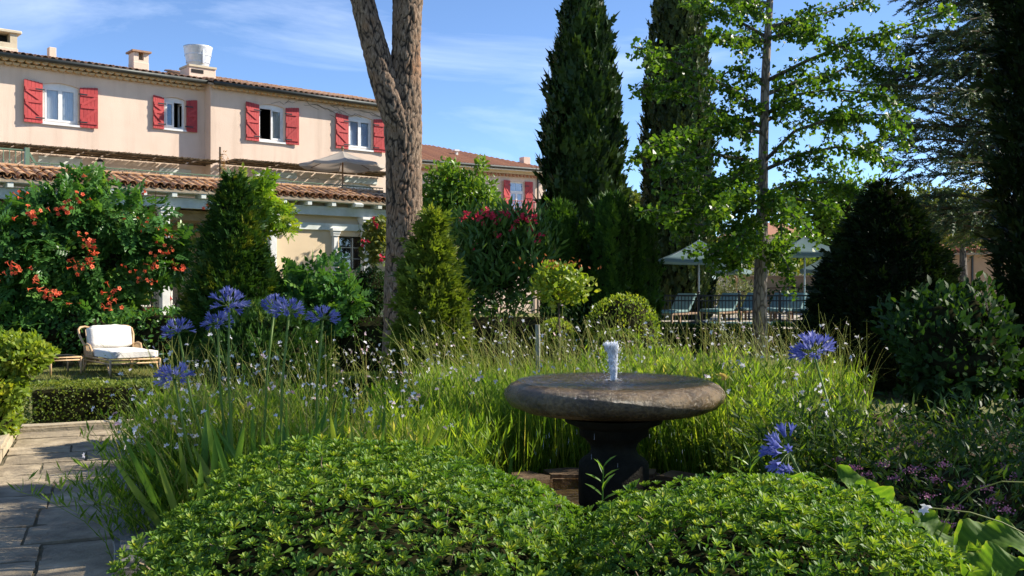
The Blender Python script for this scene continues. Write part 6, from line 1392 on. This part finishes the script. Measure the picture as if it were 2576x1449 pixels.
def rosette_mesh(seed):
    V, T = ROSY[seed % 4]; g_ = np.random.default_rng(seed); nl = len(V) // len(LEAF_OB[0]); b = g_.uniform(0, .55); r = np.clip(b + .4 * np.arange(nl) / nl + g_.uniform(-.1, .1, nl), 0, 1)
    me = tri_mesh('leaf_rosette', V, T, np.repeat(r, len(LEAF_OB[0])), True); me.materials.append(M['l_pitt']); return me
ROSM = [rosette_mesh(s) for s in range(16)]
def mound(lab, c, rad, n, seed, size, extra=()):
    o = thing('pittosporum_hedge', lab, 'bush', (c[0], c[1], 0), 0, 'clipped leafy mounds in the foreground'); Ps = []; Ns = []
    for (cc, rr, nn_) in ((np.array([0, 0, c[2]]), rad, n), *extra):
        P, nv = blob_points(nn_, cc, rr, seed, .05, 4.2, .80, 1.04, -.55, 2.5); Ps.append(P); Ns.append(nv); blob_core('shade_core', cc, rr, seed, .05, 4.2, .76, o, zlo=-.8, e=2.5); Pf, nf_ = blob_points(10500, cc, rr, seed, .05, 4.2, .80, .965, -.4, 2.5); kf = (Pf[:, 2] > .15) & (nf_[:, 1] < .6); Pf, nf_ = Pf[kf], nf_[kf]; foliage('inner_leaves', scatter(LEAF_OB, Pf, nf_ * .5 + rdir(len(Pf)) + np.array([0, 0, .3]), nf_ + rdir(len(Pf)) * .6, size * (.7 + .6 * rng.random(len(Pf))), rng.random(len(Pf)) ** 1.3 * .8), M['l_pitt'], o)
    P = np.concatenate(Ps); nv = np.concatenate(Ns); n = len(P); inside = np.zeros(n, bool)
    for (cc, rr, nn_) in ((np.array([0, 0, c[2]]), rad, 0), *extra): inside |= (((P - cc) / np.asarray(rr)) ** 2).sum(1) < .30
    P, nv = P[~inside], nv[~inside]; kp = (P[:, 2] > .10) & ((nv[:, 1] < .55) | (P[:, 2] > c[2]) | (rng.random(len(P)) < .4)); P, nv = P[kp], nv[kp]; n = len(P)
    d = nv * 1.0 + np.array([0.08, -.06, .50]) + rdir(n) * .5; S = size * (.62 + .8 * rng.random(n) ** 1.4)
    Wd = P + np.array([c[0], c[1], 0]); px = Wd[:, 0] / Wd[:, 1] * F + 1288; py = 730 - (Wd[:, 2] - EYE) / Wd[:, 1] * F
    face = (nv * nrm(np.array([0, 0, EYE]) - Wd)).sum(1); ok = (px > -10) & (px < 2590) & (py < 1460) & (Wd[:, 1] > 1.5) & (face > -.05) & ((P - 0)[:, 2] > .05)
    sc_ = np.where(ok, S / Wd[:, 1] * (face + .3), 0); top = np.argsort(-sc_)[:300]; m_ = np.ones(n, bool); m_[top] = False
    for i in top:
        me = ROSM[int(rng.integers(0, 16))]; Y_ = Vector(d[i]).normalized(); q = Y_.to_track_quat('Y', 'Z'); ob_ = place('leaf_rosette', me, o, tuple(P[i])); ob_.rotation_mode = 'QUATERNION'; ob_.rotation_quaternion = q @ Matrix.Rotation(rng.random() * 6.28, 3, 'Y').to_quaternion(); ob_.scale = (S[i],) * 3
    ids = np.where(m_)[0]; grp = rng.integers(0, 4, len(ids)); pr = []
    for k in range(4):
        s_ = ids[grp == k]; V, T = ROSY[k]; nl = len(V) // len(LEAF_OB[0]); Vv, Tt, _ = scatter((V, T), P[s_], d[s_], rdir(len(s_)), S[s_], np.zeros(len(s_)))
        b = np.clip(.5 * rng.random(len(s_)) + .1 * lumpy(P[s_], 5, seed), 0, 1)[:, None] + .4 * (np.arange(nl) / nl)[None] + rng.uniform(-.1, .1, (len(s_), nl)); pr.append((Vv, Tt, np.repeat(np.clip(b, 0, 1).ravel(), len(LEAF_OB[0]))))
    foliage('foliage', pr, M['l_pitt'], o, smooth=True)
    tw = MB(); g_ = random.Random(seed)
    for _ in range(200):
        k = g_.randrange(n); p1 = Vector(P[k]); p1 = Vector((P[k][0] * .97, P[k][1] * .97, P[k][2] * .98)); p0 = Vector((P[k][0] * .86, P[k][1] * .86, P[k][2] * .84)); tw.tube([p0, p0.lerp(p1, .6) + Vector((g_.uniform(-.03, .03), g_.uniform(-.03, .03), .02)), p1], [.004, .003, .0022], 3, False)
    tw.build('twigs', noise_mat('grey_twig', (.10, .075, .05), (.24, .18, .12), scale=20, rough=.9), o, kind='stuff'); return o
mound('big clipped leafy mound at the bottom, left of the fountain', (-.53, 3.95, .25), (.95, 1.06, .63), 7800, 401, .033)
mound('clipped leafy mound at the bottom, right of the fountain', (.86, 3.45, .28), (.76, .92, .58), 6400, 402, .033)

# laurel, spiraea, canna at the right
Y = 8.6; q = at(2400, 905, Y)
la = shrub('laurel_bush', 'dark glossy laurel bush at the right behind the pink flowers', 'bush', (q.x, Y, q.z), (.50, .5, .46), 3200, LEAF8, .08, M['l_laurel'], 56, lump=.30, lo=.6, hi=1.1, core=.78, out=.9, upw=.5)
foliage('foliage', leaf_blob(500, (0, .1, .45), (.55, .4, .4), 57, LEAF8, .09, .2, lo=.3), M['l_laurel'], la)
Y = 5.6; q = at(2300, 0, Y); sp = thing('spiraea_bush', 'dark twiggy bush with small pink flower heads, lower right', 'bush', (q.x, Y, 0))
foliage('foliage', [leaf_blob(n, (x, y_, z), (rx, ry, rz_), 170 + i, LEAF_N, .065, .2, lo=.35, hi=1.12, rand=.9, upw=.3) for i, (x, y_, z, rx, ry, rz_, n) in enumerate(((-.25, .3, .45, .55, .5, .42, 4200), (.4, .2, .45, .5, .5, .45, 4000), (.1, -.5, .30, .6, .5, .36, 3600), (.75, -.2, .4, .5, .6, .4, 3000), (-.45, .75, .45, .45, .5, .42, 2600)))], M['l_spir'], sp)
blob_core('shade_core', (.15, 0, .22), (.85, .7, .35), 171, .15, 2.6, 1.0, sp)
stems_mesh([(random.uniform(-.3, .5), random.uniform(-.3, .3), 0) for _ in range(24)], [(random.uniform(-.7, 1.0), random.uniform(-.6, .7), random.uniform(.55, .9)) for _ in range(24)], .006).build('stems', M['twig'], sp)
for px, py, Yf in ((2375, 1182, 5.0), (2285, 1195, 5.0), (2312, 1190, 5.1), (2250, 1215, 5.0), (2208, 1245, 5.0), (2350, 1218, 4.9), (2425, 1230, 4.9), (2490, 1275, 4.8), (2330, 1260, 4.8), (2275, 1300, 4.8), (2190, 1260, 5), (2240, 1300, 5), (2380, 1330, 4.6), (2450, 1355, 4.5), (2530, 1295, 4.6), (2530, 1190, 5.2), (2150, 1190, 5.2), (2185, 1205, 5.2), (2560, 1210, 5.0), (2480, 1240, 5.0), (2240, 1140, 5.6), (2310, 1130, 5.7), (2110, 1170, 5.6), (2510, 1260, 4.9), (2220, 1180, 5.2), (2400, 1290, 4.7)):
    c = at(px, py, Yf); n = 46; P = np.array([c.x - q.x, Yf - Y, c.z]) + rng.normal(size=(n, 3)) * np.array([.020, .020, .008]); foliage('flower_head', scatter(DIA, P, rdir(n) + np.array([0, 0, .8]), rdir(n), .011, None, .009), M['f_pink'], sp)
# canna: broad wavy leaves
def big_leaf(parent, base, tip, w, droop, seed, roll=0.0):
    base, tip = Vector(base), Vector(tip); g_ = random.Random(seed); n = 44; L = (tip - base).length; ax = (tip - base).normalized(); side = ax.cross(Vector((0, 0, 1))).normalized(); side = Matrix.Rotation(roll, 3, ax) @ side; up = side.cross(ax); vs = []; r = []
    for i in range(n + 1):
        t = i / n; ww = w * (math.sin(math.pi * min(1, t ** .8 * .97 + .02)) ** .75) ; c = base + ax * L * t + up * (.10 * L * math.sin(t * 3.0)) + Vector((0, 0, -droop * L * t ** 2.2))
        for j in range(-4, 5):
            u = j / 4; wave = .30 * w * math.sin(t * 15 + seed + (2.2 if u > 0 else 0)) * abs(u) ** 2.2; rib = math.sin((t + abs(u) * .16) * 62); vs.append(c + side * ww * u * (1 + .06 * math.sin(t * 23 + seed)) + up * (ww * .35 * abs(u) ** 1.3 + wave + .03 * w * rib * (.3 + abs(u)))); r.append(.45 + .25 * rib + .35 * (abs(u) > .9) + g_.uniform(-.1, .1))
    T = [q_ for i in range(n) for j in range(8) for q_ in ((i * 9 + j, i * 9 + j + 1, (i + 1) * 9 + j + 1), (i * 9 + j, (i + 1) * 9 + j + 1, (i + 1) * 9 + j))]
    return link('leaf', tri_mesh('leaf', np.array(vs), np.array(T), np.clip(r, 0, 1), True), M['l_big'], parent)
Y = 3.9; q = at(2260, 0, Y); cn = thing('canna_plant', 'broad wavy bright green leaves at the lower right corner', 'plant', (q.x, Y, 0))
def cl_(px, py, Yv): p = at(px, py, Yv); return (p.x - q.x, Yv - Y, p.z)
for i, (a, b, w, dr, ro) in enumerate(((((2120, 1300, 4.1)), (1965, 1200, 4.5), .05, .05, .9), ((2230, 1340, 3.9), (2105, 1185, 4.1), .075, .0, -.5), ((2290, 1370, 3.8), (2150, 1215, 4.0), .10, .05, .7), ((2280, 1330, 4.0), (2200, 1260, 4.2), .06, .0, .4), ((2370, 1390, 3.7), (2290, 1290, 3.8), .075, .0, -.3), ((2390, 1420, 3.6), (2530, 1335, 3.7), .09, .1, .8), ((2390, 1420, 3.45), (2620, 1350, 3.4), .12, .15, .5), ((2330, 1440, 3.5), (2420, 1360, 3.6), .07, .0, .2), ((2420, 1480, 3.1), (2600, 1420, 3.0), .10, .1, .7), ((2390, 1440, 3.3), (2470, 1385, 3.4), .08, .1, -.4), ((2400, 1500, 3.0), (2300, 1420, 3.2), .07, .1, .5))):
    big_leaf(cn, cl_(*a), cl_(*b), w * .78, dr, 500 + i, ro)
stems_mesh([(x, y_, 0) for x, y_ in ((-.1, 0), (.1, -.1), (.2, -.4), (0, -.3), (.3, -.6))], [cl_(2230, 1345, 3.9), cl_(2290, 1375, 3.8), cl_(2390, 1425, 3.6), cl_(2330, 1440, 3.5), cl_(2410, 1480, 3.1)], .014).build('stalk', M['l_strap'], cn)

# rose standard, box balls, stake, boulder
Y = 12.2; q = at(1405, 730, Y); rs_ = thing('standard_rose', 'yellow green standard rose with red tips above the meadow', 'rose', (q.x, Y, 0))
foliage('foliage', [leaf_blob(n, (at(px, py, Y).x - q.x, 0, at(px, py, Y).z), (rx / F * Y, .3, rz_ / F * Y), 180 + i, LEAF8, .075, .2, lo=.3, rand=.8) for i, (px, py, rx, rz_, n) in enumerate(((1408, 730, 68, 45, 620), (1400, 700, 50, 22, 220), (1450, 745, 34, 26, 120), (1370, 735, 30, 26, 100)))], M['l_lime'], rs_)
n = 60; P = np.stack([rng.normal(size=n) * 42, rng.normal(size=n) * .1, -np.abs(rng.normal(size=n)) * 14], 1); P = np.array([np.array(at(1405 + a, 690 + c, Y)) + np.array([-q.x, b - Y, 0]) for a, b, c in P]); P[:, 1] = rng.normal(size=n) * .12
foliage('buds', scatter(LEAF4, P, rdir(n) + np.array([0, 0, 1.2]), rdir(n), .05), M['f_gold'], rs_); MB().tube([(0, 0, 0), (.01, 0, 1.0), (0, 0, 1.5)], [.02, .017, .012], 6).build('stem', M['twig'], rs_)
sk = at(1352, 0, 11.4); o = MB().tube([(0, 0, 0), (.01, 0, .6), (0, 0, at(0, 828, 11.4).z)], .028, 7).build('stake', noise_mat('grey_stake', (.22, .21, .18), (.36, .34, .29), scale=12, rough=.9)); o.location = (sk.x, 11.4, 0); tag(o, 'weathered grey wooden stake standing in the meadow', 'stake')
for lab, px, py, rx, rz_, Y, mt in (('large rounded lime green box ball in front of the pool fence', 1568, 838, 90, 82, 13.0, 'l_lime'), ('small rounded box bush left of the large box ball', 1400, 850, 42, 34, 12.8, 'l_lime'), ('low rounded box bush in front of the large box ball', 1552, 885, 60, 42, 12.2, 'l_box'), ('rounded green bush by the right end of the pool fence', 2060, 830, 40, 40, 16.0, 'l_lime')):
    q = at(px, py, Y); shrub('box_ball', lab, 'bush', (q.x, Y, q.z), (rx / F * Y, rx / F * Y, rz_ / F * Y), int(rx * 30), LEAF4, .042, M[mt], px, lump=.07, lo=.82, core=.88, group='clipped box balls behind the meadow')
bq = at(822, 965, 13.5); o = link('boulder', stone_block(.36, .34, .36, 77, noise_mat('pale_boulder', (.40, .31, .20), (.52, .42, .29), scale=6, rough=.9, bump=.5), .12), None); o.location = (bq.x, 13.5, 0); tag(o, 'pale rounded boulder behind the blue flower stems', 'boulder')

# ------------------------------------------------------------------ agapanthus
def floret_t():
    vs = []; fs = []; seg = 6
    for (y_, r) in ((0, .05), (.3, .09), (.55, .15)):
        for k in range(seg): a = k / seg * 6.283; vs.append((r * math.cos(a), y_, r * math.sin(a)))
    for i in range(2):
        for k in range(seg): k2 = (k + 1) % seg; fs += [(i * seg + k, i * seg + k2, (i + 1) * seg + k2), (i * seg + k, (i + 1) * seg + k2, (i + 1) * seg + k)]
    for k in range(6):
        a = (k + .5) / 6 * 6.283; ca, sa = math.cos(a), math.sin(a); t = (-sa, ca); b = len(vs)
        vs += [(.13 * ca + .075 * t[0], .52, .13 * sa + .075 * t[1]), (.13 * ca - .075 * t[0], .52, .13 * sa - .075 * t[1]), (.26 * ca + .085 * t[0], .82, .26 * sa + .085 * t[1]), (.26 * ca - .085 * t[0], .82, .26 * sa - .085 * t[1]), (.40 * ca, 1.0, .40 * sa)]
        fs += [(b, b + 1, b + 3), (b, b + 3, b + 2), (b + 2, b + 3, b + 4)]
    return np.array(vs), np.array(fs)
FV, FT = floret_t(); FLM = []
for k in range(6):
    me = tri_mesh('floret', FV, FT, np.full(len(FV), (k + .5) / 6), False); me.materials.append(M['f_blue']); FLM.append(me)
def agapanthus(lab, px, py, Y, base, rad=.115, tilt=(0, 0, 1), n=26, up=.1, grp='blue agapanthus in flower'):
    hb = at(px, py, Y); o = thing('agapanthus', lab, 'flower', (base[0], base[1], 0), 0, grp); h = hb - Vector((base[0], base[1], 0)); b0 = Vector((0, 0, .05)); tl = Vector(tilt).normalized()
    bow = (h - b0).cross(Vector((0, 1, 0))).normalized() * .03
    MB().tube([b0, b0.lerp(h, .35) + bow, b0.lerp(h, .7) + bow, h], [.010, .009, .008, .007], 6).build('stem', M['l_stalk'], o, True)
    g_ = np.random.default_rng(int(px)); ds = []; i = 0
    while len(ds) < n:
        v = nrm(g_.normal(size=(1, 3)))[0]
        if v @ np.array(tl) > up and all(v @ w < .965 for w in ds): ds.append(v)
        i += 1
        if i > 4000: break
    pd = MB()
    for v in ds:
        v = Vector(v); l = rad * g_.uniform(.52, .72); e_ = h + v * l + Vector((0, 0, -.006)); pd.tube([h, h + v * l * .5 + Vector((0, 0, .004)), e_], .0014, 3, False)
        dv = (v + Vector((0, 0, -.12)) + Vector(g_.normal(size=3)) * .12).normalized(); f = place('floret', FLM[int(g_.integers(0, 6))], o, e_); f.rotation_mode = 'QUATERNION'; f.rotation_quaternion = dv.to_track_quat('Y', 'Z'); f.scale = (rad * .46 * g_.uniform(.85, 1.15),) * 3
    pd.build('pedicels', M['l_stalk'], o); return o
AG = 'blue agapanthus flowers at the left'
for lab, px, py, Y, bx, by, rad in (('leftmost tall agapanthus leaning left over the lounge chair', 450, 850, 6.0, 590, 6.1, .112), ('agapanthus with drooping blue head below the leftmost one', 440, 968, 5.7, 560, 5.9, .125), ('agapanthus behind the tallest blue flower head', 548, 830, 6.2, 605, 6.2, .110), ('tallest agapanthus with widest blue head', 577, 785, 5.8, 612, 5.9, .130), ('faded agapanthus in the middle of the blue flower group', 690, 790, 6.1, 668, 6.1, .105), ('agapanthus right of the faded blue head', 727, 802, 5.8, 712, 5.9, .118), ('rightmost agapanthus of the left group', 812, 817, 5.9, 806, 6.0, .108)):
    b = at(bx, 1150, by); agapanthus(lab, px, py, Y, (b.x, by), rad * .88, (-.25 if px < 460 else .05, -.15, 1), 26, grp=AG)
agapanthus('single agapanthus with long leaning stem at the right of the meadow', 2048, 905, 6.6, (at(2230, 0, 6.0).x, 6.0), .15, (-.2, -.1, 1), 34, grp=None)
agapanthus('drooping dark blue agapanthus beside the pink flowers', 1985, 1150, 4.7, (at(2230, 0, 4.9).x, 4.9), .13, (-1, -.1, .25), 26, .1, grp=None)
agapanthus('low nodding blue agapanthus just above the right mound', 2010, 1205, 4.6, (at(2260, 0, 4.8).x, 4.8), .10, (-.4, -.3, -.6), 16, .1, grp=None)
# strap leaves
STRAP = (np.array([(-.5, 0, 0), (0, 0, -.12), (.5, 0, 0), (-.55, .35, .06), (0, .35, -.10), (.55, .35, .06), (-.5, .65, .02), (0, .65, -.12), (.5, .65, .02), (-.28, .88, -.05), (0, .88, -.14), (.28, .88, -.05), (0, 1, -.16)], float),
         np.array([q_ for i in range(3) for j in (0, 1) for q_ in ((i * 3 + j, i * 3 + j + 1, i * 3 + j + 4), (i * 3 + j, i * 3 + j + 4, i * 3 + j + 3))] + [(9, 10, 12), (10, 11, 12)], int))
sl = thing('strap_leaf_clump', 'clump of broad strap leaves around the blue flower stems', 'plant', (-1.32, 5.75, 0))
sg = random.Random(8)
for i in range(95):
    x, y_ = sg.uniform(-.55, .62), sg.uniform(-.25, .35); a = sg.uniform(-1, 1); L = sg.uniform(.62, .95); d = np.array([[a * .7 + x * .5, sg.uniform(-.5, .25), 1.0]])
    V, T, r_ = scatter(STRAP, np.array([[x, y_, 0.0]]), d, np.array([[sg.uniform(-1, 1), -1.0, .1]]), L, np.array([sg.random()]), sg.uniform(.036, .055)); link('leaf', tri_mesh('leaf', V, T, r_, True), M['l_strap'], sl)
il = thing('iris_clump', 'upright iris leaves left of the fountain in the meadow', 'plant', (-.85, 6.3, 0))
for i in range(60):
    x, y_ = sg.gauss(0, .32), sg.uniform(-.3, .4); L = sg.uniform(.55, .95); d = np.array([[sg.gauss(0.06, .28), sg.uniform(-.3, .2), 1.0]])
    V, T, r_ = scatter(STRAP, np.array([[x, y_, 0.0]]), d, np.array([[sg.uniform(-1, 1), -1.0, .1]]), L, np.array([sg.random()]), sg.uniform(.022, .036)); link('leaf', tri_mesh('leaf', V, T, r_, True), M['l_strap'], il)

# ------------------------------------------------------------------ gaura meadow
FLOW = comb([((DIA[0] * np.array([.62, 1, 1]), DIA[1]), Matrix.Rotation(a, 4, 'Z') @ Matrix.Rotation(t_, 4, 'X')) for a, t_ in ((.55, .25), (-.55, .25), (1.5, .15), (-1.5, .15))])
def in_pond(x, y, r=1.16): return (x - FX) ** 2 + (y - FY) ** 2 < r * r
def region(n, fn):
    out_ = []
    while len(out_) < n:
        x, y = rng.uniform(-4, 5, 4000), rng.uniform(5.0, 13.2, 4000); k = fn(x, y) & ~in_pond(x, y); out_ += list(np.stack([x[k], y[k]], 1))
    return np.array(out_[:n])
def gaura(name, lab, fn, n_stem, n_leaf, n_wand, n_blade, hs, hw_, seed, lean0=(0, 0), wl=.45, mat='l_grass', nfl=1.3):
    o = thing(name, lab, None, (0, 0, 0), kind='stuff'); 
    B = region(n_stem, fn); B3 = np.c_[B, np.zeros(n_stem)]; clump = .5 + .5 * lumpy(B3, 2.2, seed); h = (hs[0] + (hs[1] - hs[0]) * rng.random(n_stem)) * (.78 + .35 * clump)
    ln = rng.normal(size=(n_stem, 2)) * .16 + np.array(lean0); (st_, P) = arcs(B3, h, ln, .03 * h, .0035, 5)
    k = rng.integers(0, n_stem, n_leaf); t = rng.random(n_leaf) ** .75 * .98; idx = t * 4; i0 = np.minimum(idx.astype(int), 3); f = (idx - i0)[:, None]; pos = P[k, i0] * (1 - f) + P[k, i0 + 1] * f
    d = rdir(n_leaf) * np.array([1, 1, .5]) * .75 + np.array([0, 0, .85]); lr = np.clip(rng.random(n_leaf) * .6 + .4 * (.5 + .5 * lumpy(pos, 2.0, seed + 1)), 0, 1)
    ls_ = .050 + .06 * rng.random(n_leaf); lv = scatter(LEAF_2, pos, d, rdir(n_leaf), ls_, lr, ls_ * .62)
    parts_ = [lv, st_]
    if n_blade:
        Bb = region(n_blade, fn); parts_.append(scatter(BLADE, np.c_[Bb, np.zeros(n_blade)], rdir(n_blade) * np.array([1, 1, .2]) * .28 + np.array([lean0[0] * .5, lean0[1] * .5, 1.0]), rdir(n_blade), hs[0] + (hs[1] * 1.02 - hs[0]) * rng.random(n_blade), None, .006 + .005 * rng.random(n_blade)))
    foliage('leaves', parts_, M[mat], o)
    Bw = region(n_wand, fn); hw2 = hw_[0] + (hw_[1] - hw_[0]) * rng.random(n_wand); ang = rng.random(n_wand) * 6.283; l2 = np.stack([np.cos(ang), np.sin(ang) * .7], 1) * (wl * rng.random(n_wand) ** .7)[:, None] + np.array(lean0)
    (wd, W_) = arcs(np.c_[Bw, np.zeros(n_wand)], hw2, l2, (.1 + .5 * rng.random(n_wand)) * np.linalg.norm(l2, axis=1), .0030, 9); foliage('wands', wd, M['l_stem'], o)
    nf = int(n_wand * nfl); k = rng.integers(0, n_wand, nf); t = .62 + .38 * rng.random(nf) ** .7; idx = t * 8; i0 = np.minimum(idx.astype(int), 7); f = (idx - i0)[:, None]; fp = W_[k, i0] * (1 - f) + W_[k, i0 + 1] * f + rng.normal(size=(nf, 3)) * .008
    foliage('flowers', scatter(FLOW, fp, rng.normal(size=(nf, 3)) * .5 + np.array([0, -.2, .5]), rng.normal(size=(nf, 3)) * .6 + np.array([.3, -.9, .3]), .016 + .009 * rng.random(nf), rng.random(nf) ** .8), M['f_white'], o)
    nb = nf * 3; k = rng.integers(0, n_wand, nb); t = .5 + .5 * rng.random(nb); idx = t * 8; i0 = np.minimum(idx.astype(int), 7); f = (idx - i0)[:, None]; bp = W_[k, i0] * (1 - f) + W_[k, i0 + 1] * f
    foliage('buds', scatter((DIA[0] * np.array([.5, 1, 1]), DIA[1]), bp, rdir(nb) + np.array([0, 0, .8]), rdir(nb), .012 + .008 * rng.random(nb)), leaf_mat('gaura_bud', [(0, (.20, .24, .06)), (.8, (.30, .28, .10)), (1, (.45, .24, .20))], .3), o)
    return o
gaura('gaura_meadow', 'bright green meadow of white gaura behind the fountain', lambda x, y: (y > 7.75) & (y < 11.6) & (x > np.where(y > 8.8, -.085, -.125) * y) & (x < .335 * y), 3000, 48000, 950, 11000, (.45, .88), (.95, 1.42), 601, (-.03, 0), .75, nfl=.36)
gaura('gaura_meadow', 'meadow plants at the left of the fountain', lambda x, y: (y > 5.9) & (y < 8.0) & (x > -1.0) & (x < FX - .9), 800, 14000, 40, 2500, (.35, .70), (.8, 1.1), 602)
gaura('gaura_meadow', 'meadow plants at the right of the fountain', lambda x, y: (y > 5.9) & (y < 8.2) & (x > FX + .85) & (x < 2.3), 700, 12000, 50, 2500, (.40, .72), (.8, 1.15), 603)
gaura('gaura_meadow', 'sparse flowering meadow fringe before the bushes', lambda x, y: (y > 11.2) & (y < 13.0) & (x > -.10 * y) & (x < .36 * y), 260, 3000, 330, 700, (.3, .6), (.95, 1.38), 604, (0, 0), .75, nfl=.4)
gaura('gaura_clump', 'green gaura clump with white flowers behind the blue flowers', lambda x, y: (y > 6.0) & (y < 8.8) & (x > -.36 * y) & (x < -.185 * y), 1300, 30000, 420, 2600, (.45, .85), (.85, 1.30), 605, (-.04, 0), .5, 'l_grass', .4)
gaura('gaura_clump', 'gaura shoots leaning over the flag path', lambda x, y: (y > 5.6) & (y < 7.4) & (x > -2.25) & (x < -1.75), 240, 5200, 110, 0, (.55, .8), (.8, 1.05), 606, (-.28, -.05), .35, 'l_grass', .8)
gaura('gaura_meadow', 'thin gaura wands in front of the pale lawn', lambda x, y: (y > 8.6) & (y < 11.5) & (x > -.20 * y) & (x < -.09 * y), 60, 700, 90, 300, (.2, .5), (.7, 1.25), 607, (0, 0), .6)
# lone near wand arching at the lower right
nw = thing('gaura_wand', 'single arching gaura wand across the lower right corner', 'flower', (0, 0, 0)); c = [at(x, y, 3.3) for x, y in ((2345, 1400), (2390, 1300), (2450, 1245), (2520, 1222), (2600, 1225))]; MB().tube(c, .0025, 5).build('stem', M['l_stem'], nw)
c2 = [at(x, y, 3.35) for x, y in ((2600, 1365), (2520, 1325), (2440, 1300), (2330, 1288))]; MB().tube(c2, .0025, 5).build('stem', M['l_stem'], nw)
for px, py in ((2330, 1282), (2322, 1292), (2345, 1400), (2350, 1408)): foliage('flower', scatter(FLOW, np.array([at(px, py, 3.3)]), rng.normal(size=(1, 3)), np.array([[0, -1., .2]]), .022), M['f_white'], nw, None)
# willow-like seedling before the fountain foot, second seedling right
def seedling(lab, px, pyb, pyt, Y, n, L, mat):
    b, t_ = at(px, pyb, Y), at(px + 3, pyt, Y); o = thing('seedling', lab, 'plant', (b.x, Y, 0)); o2 = Vector((b.x, Y, 0)); MB().tube([(0, 0, 0), b - o2, b.lerp(t_, .6) - o2, t_ - o2], [.005, .005, .004, .003], 5).build('stem', M['l_strap'], o)
    for i in range(n):
        u = .15 + .85 * i / (n - 1); p = np.array([b.lerp(t_, u) - o2]); a = i * 2.4; d = np.array([[math.cos(a), math.sin(a) * .5, .55 + .5 * u]]); V, T, r_ = scatter((LEAF8[0] * np.array([.32, 1, 1]), LEAF8[1]), p, d, np.array([[0, -.3, 1.0]]), L * (1.1 - .3 * u), np.array([.6])); link('leaf', tri_mesh('leaf', V, T, r_, True), M[mat], o)
seedling('slender seedling with narrow leaves before the fountain foot', 1515, 1285, 1185, 5.0, 9, .11, 'l_strap')
seedling('small broad leaved seedling right of the fountain', 1885, 1240, 1165, 5.0, 7, .12, 'l_tree')
yi = thing('faded_iris', 'faded yellow iris head at the right rim of the fountain', 'flower', (at(1822, 0, 7.3).x, 7.3, 0)); h_ = at(1815, 960, 7.3).z; MB().tube([(.05, 0, 0), (.03, 0, .6), (0, 0, h_)], .005, 5).build('stem', M['l_stem'], yi)
P = np.array([[0, 0, h_]] * 7) + rng.normal(size=(7, 3)) * .012; foliage('petals', scatter(LEAF8, P, rng.normal(size=(7, 3)) * .5 + np.array([-.2, 0, .1]), rdir(7), .07), M['f_straw'], yi, None)
# short grass where the lawn is seen
nb = 9000; gx_ = np.r_[rng.uniform(-8.5, -5.0, nb // 2), rng.uniform(-4.6, -.6, nb // 2)]; gy_ = np.r_[rng.uniform(14.2, 19.5, nb // 2), rng.uniform(12.0, 19, nb // 2)]
tag(foliage('lawn_grass', scatter(BLADE, np.c_[gx_, gy_, np.zeros(nb)], rdir(nb) * .5 + np.array([0, 0, .8]), rdir(nb), .05 + .04 * rng.random(nb), None, .008), M['l_far'], None, 'stuff'), 'short dry grass of the lawn', kind='stuff')
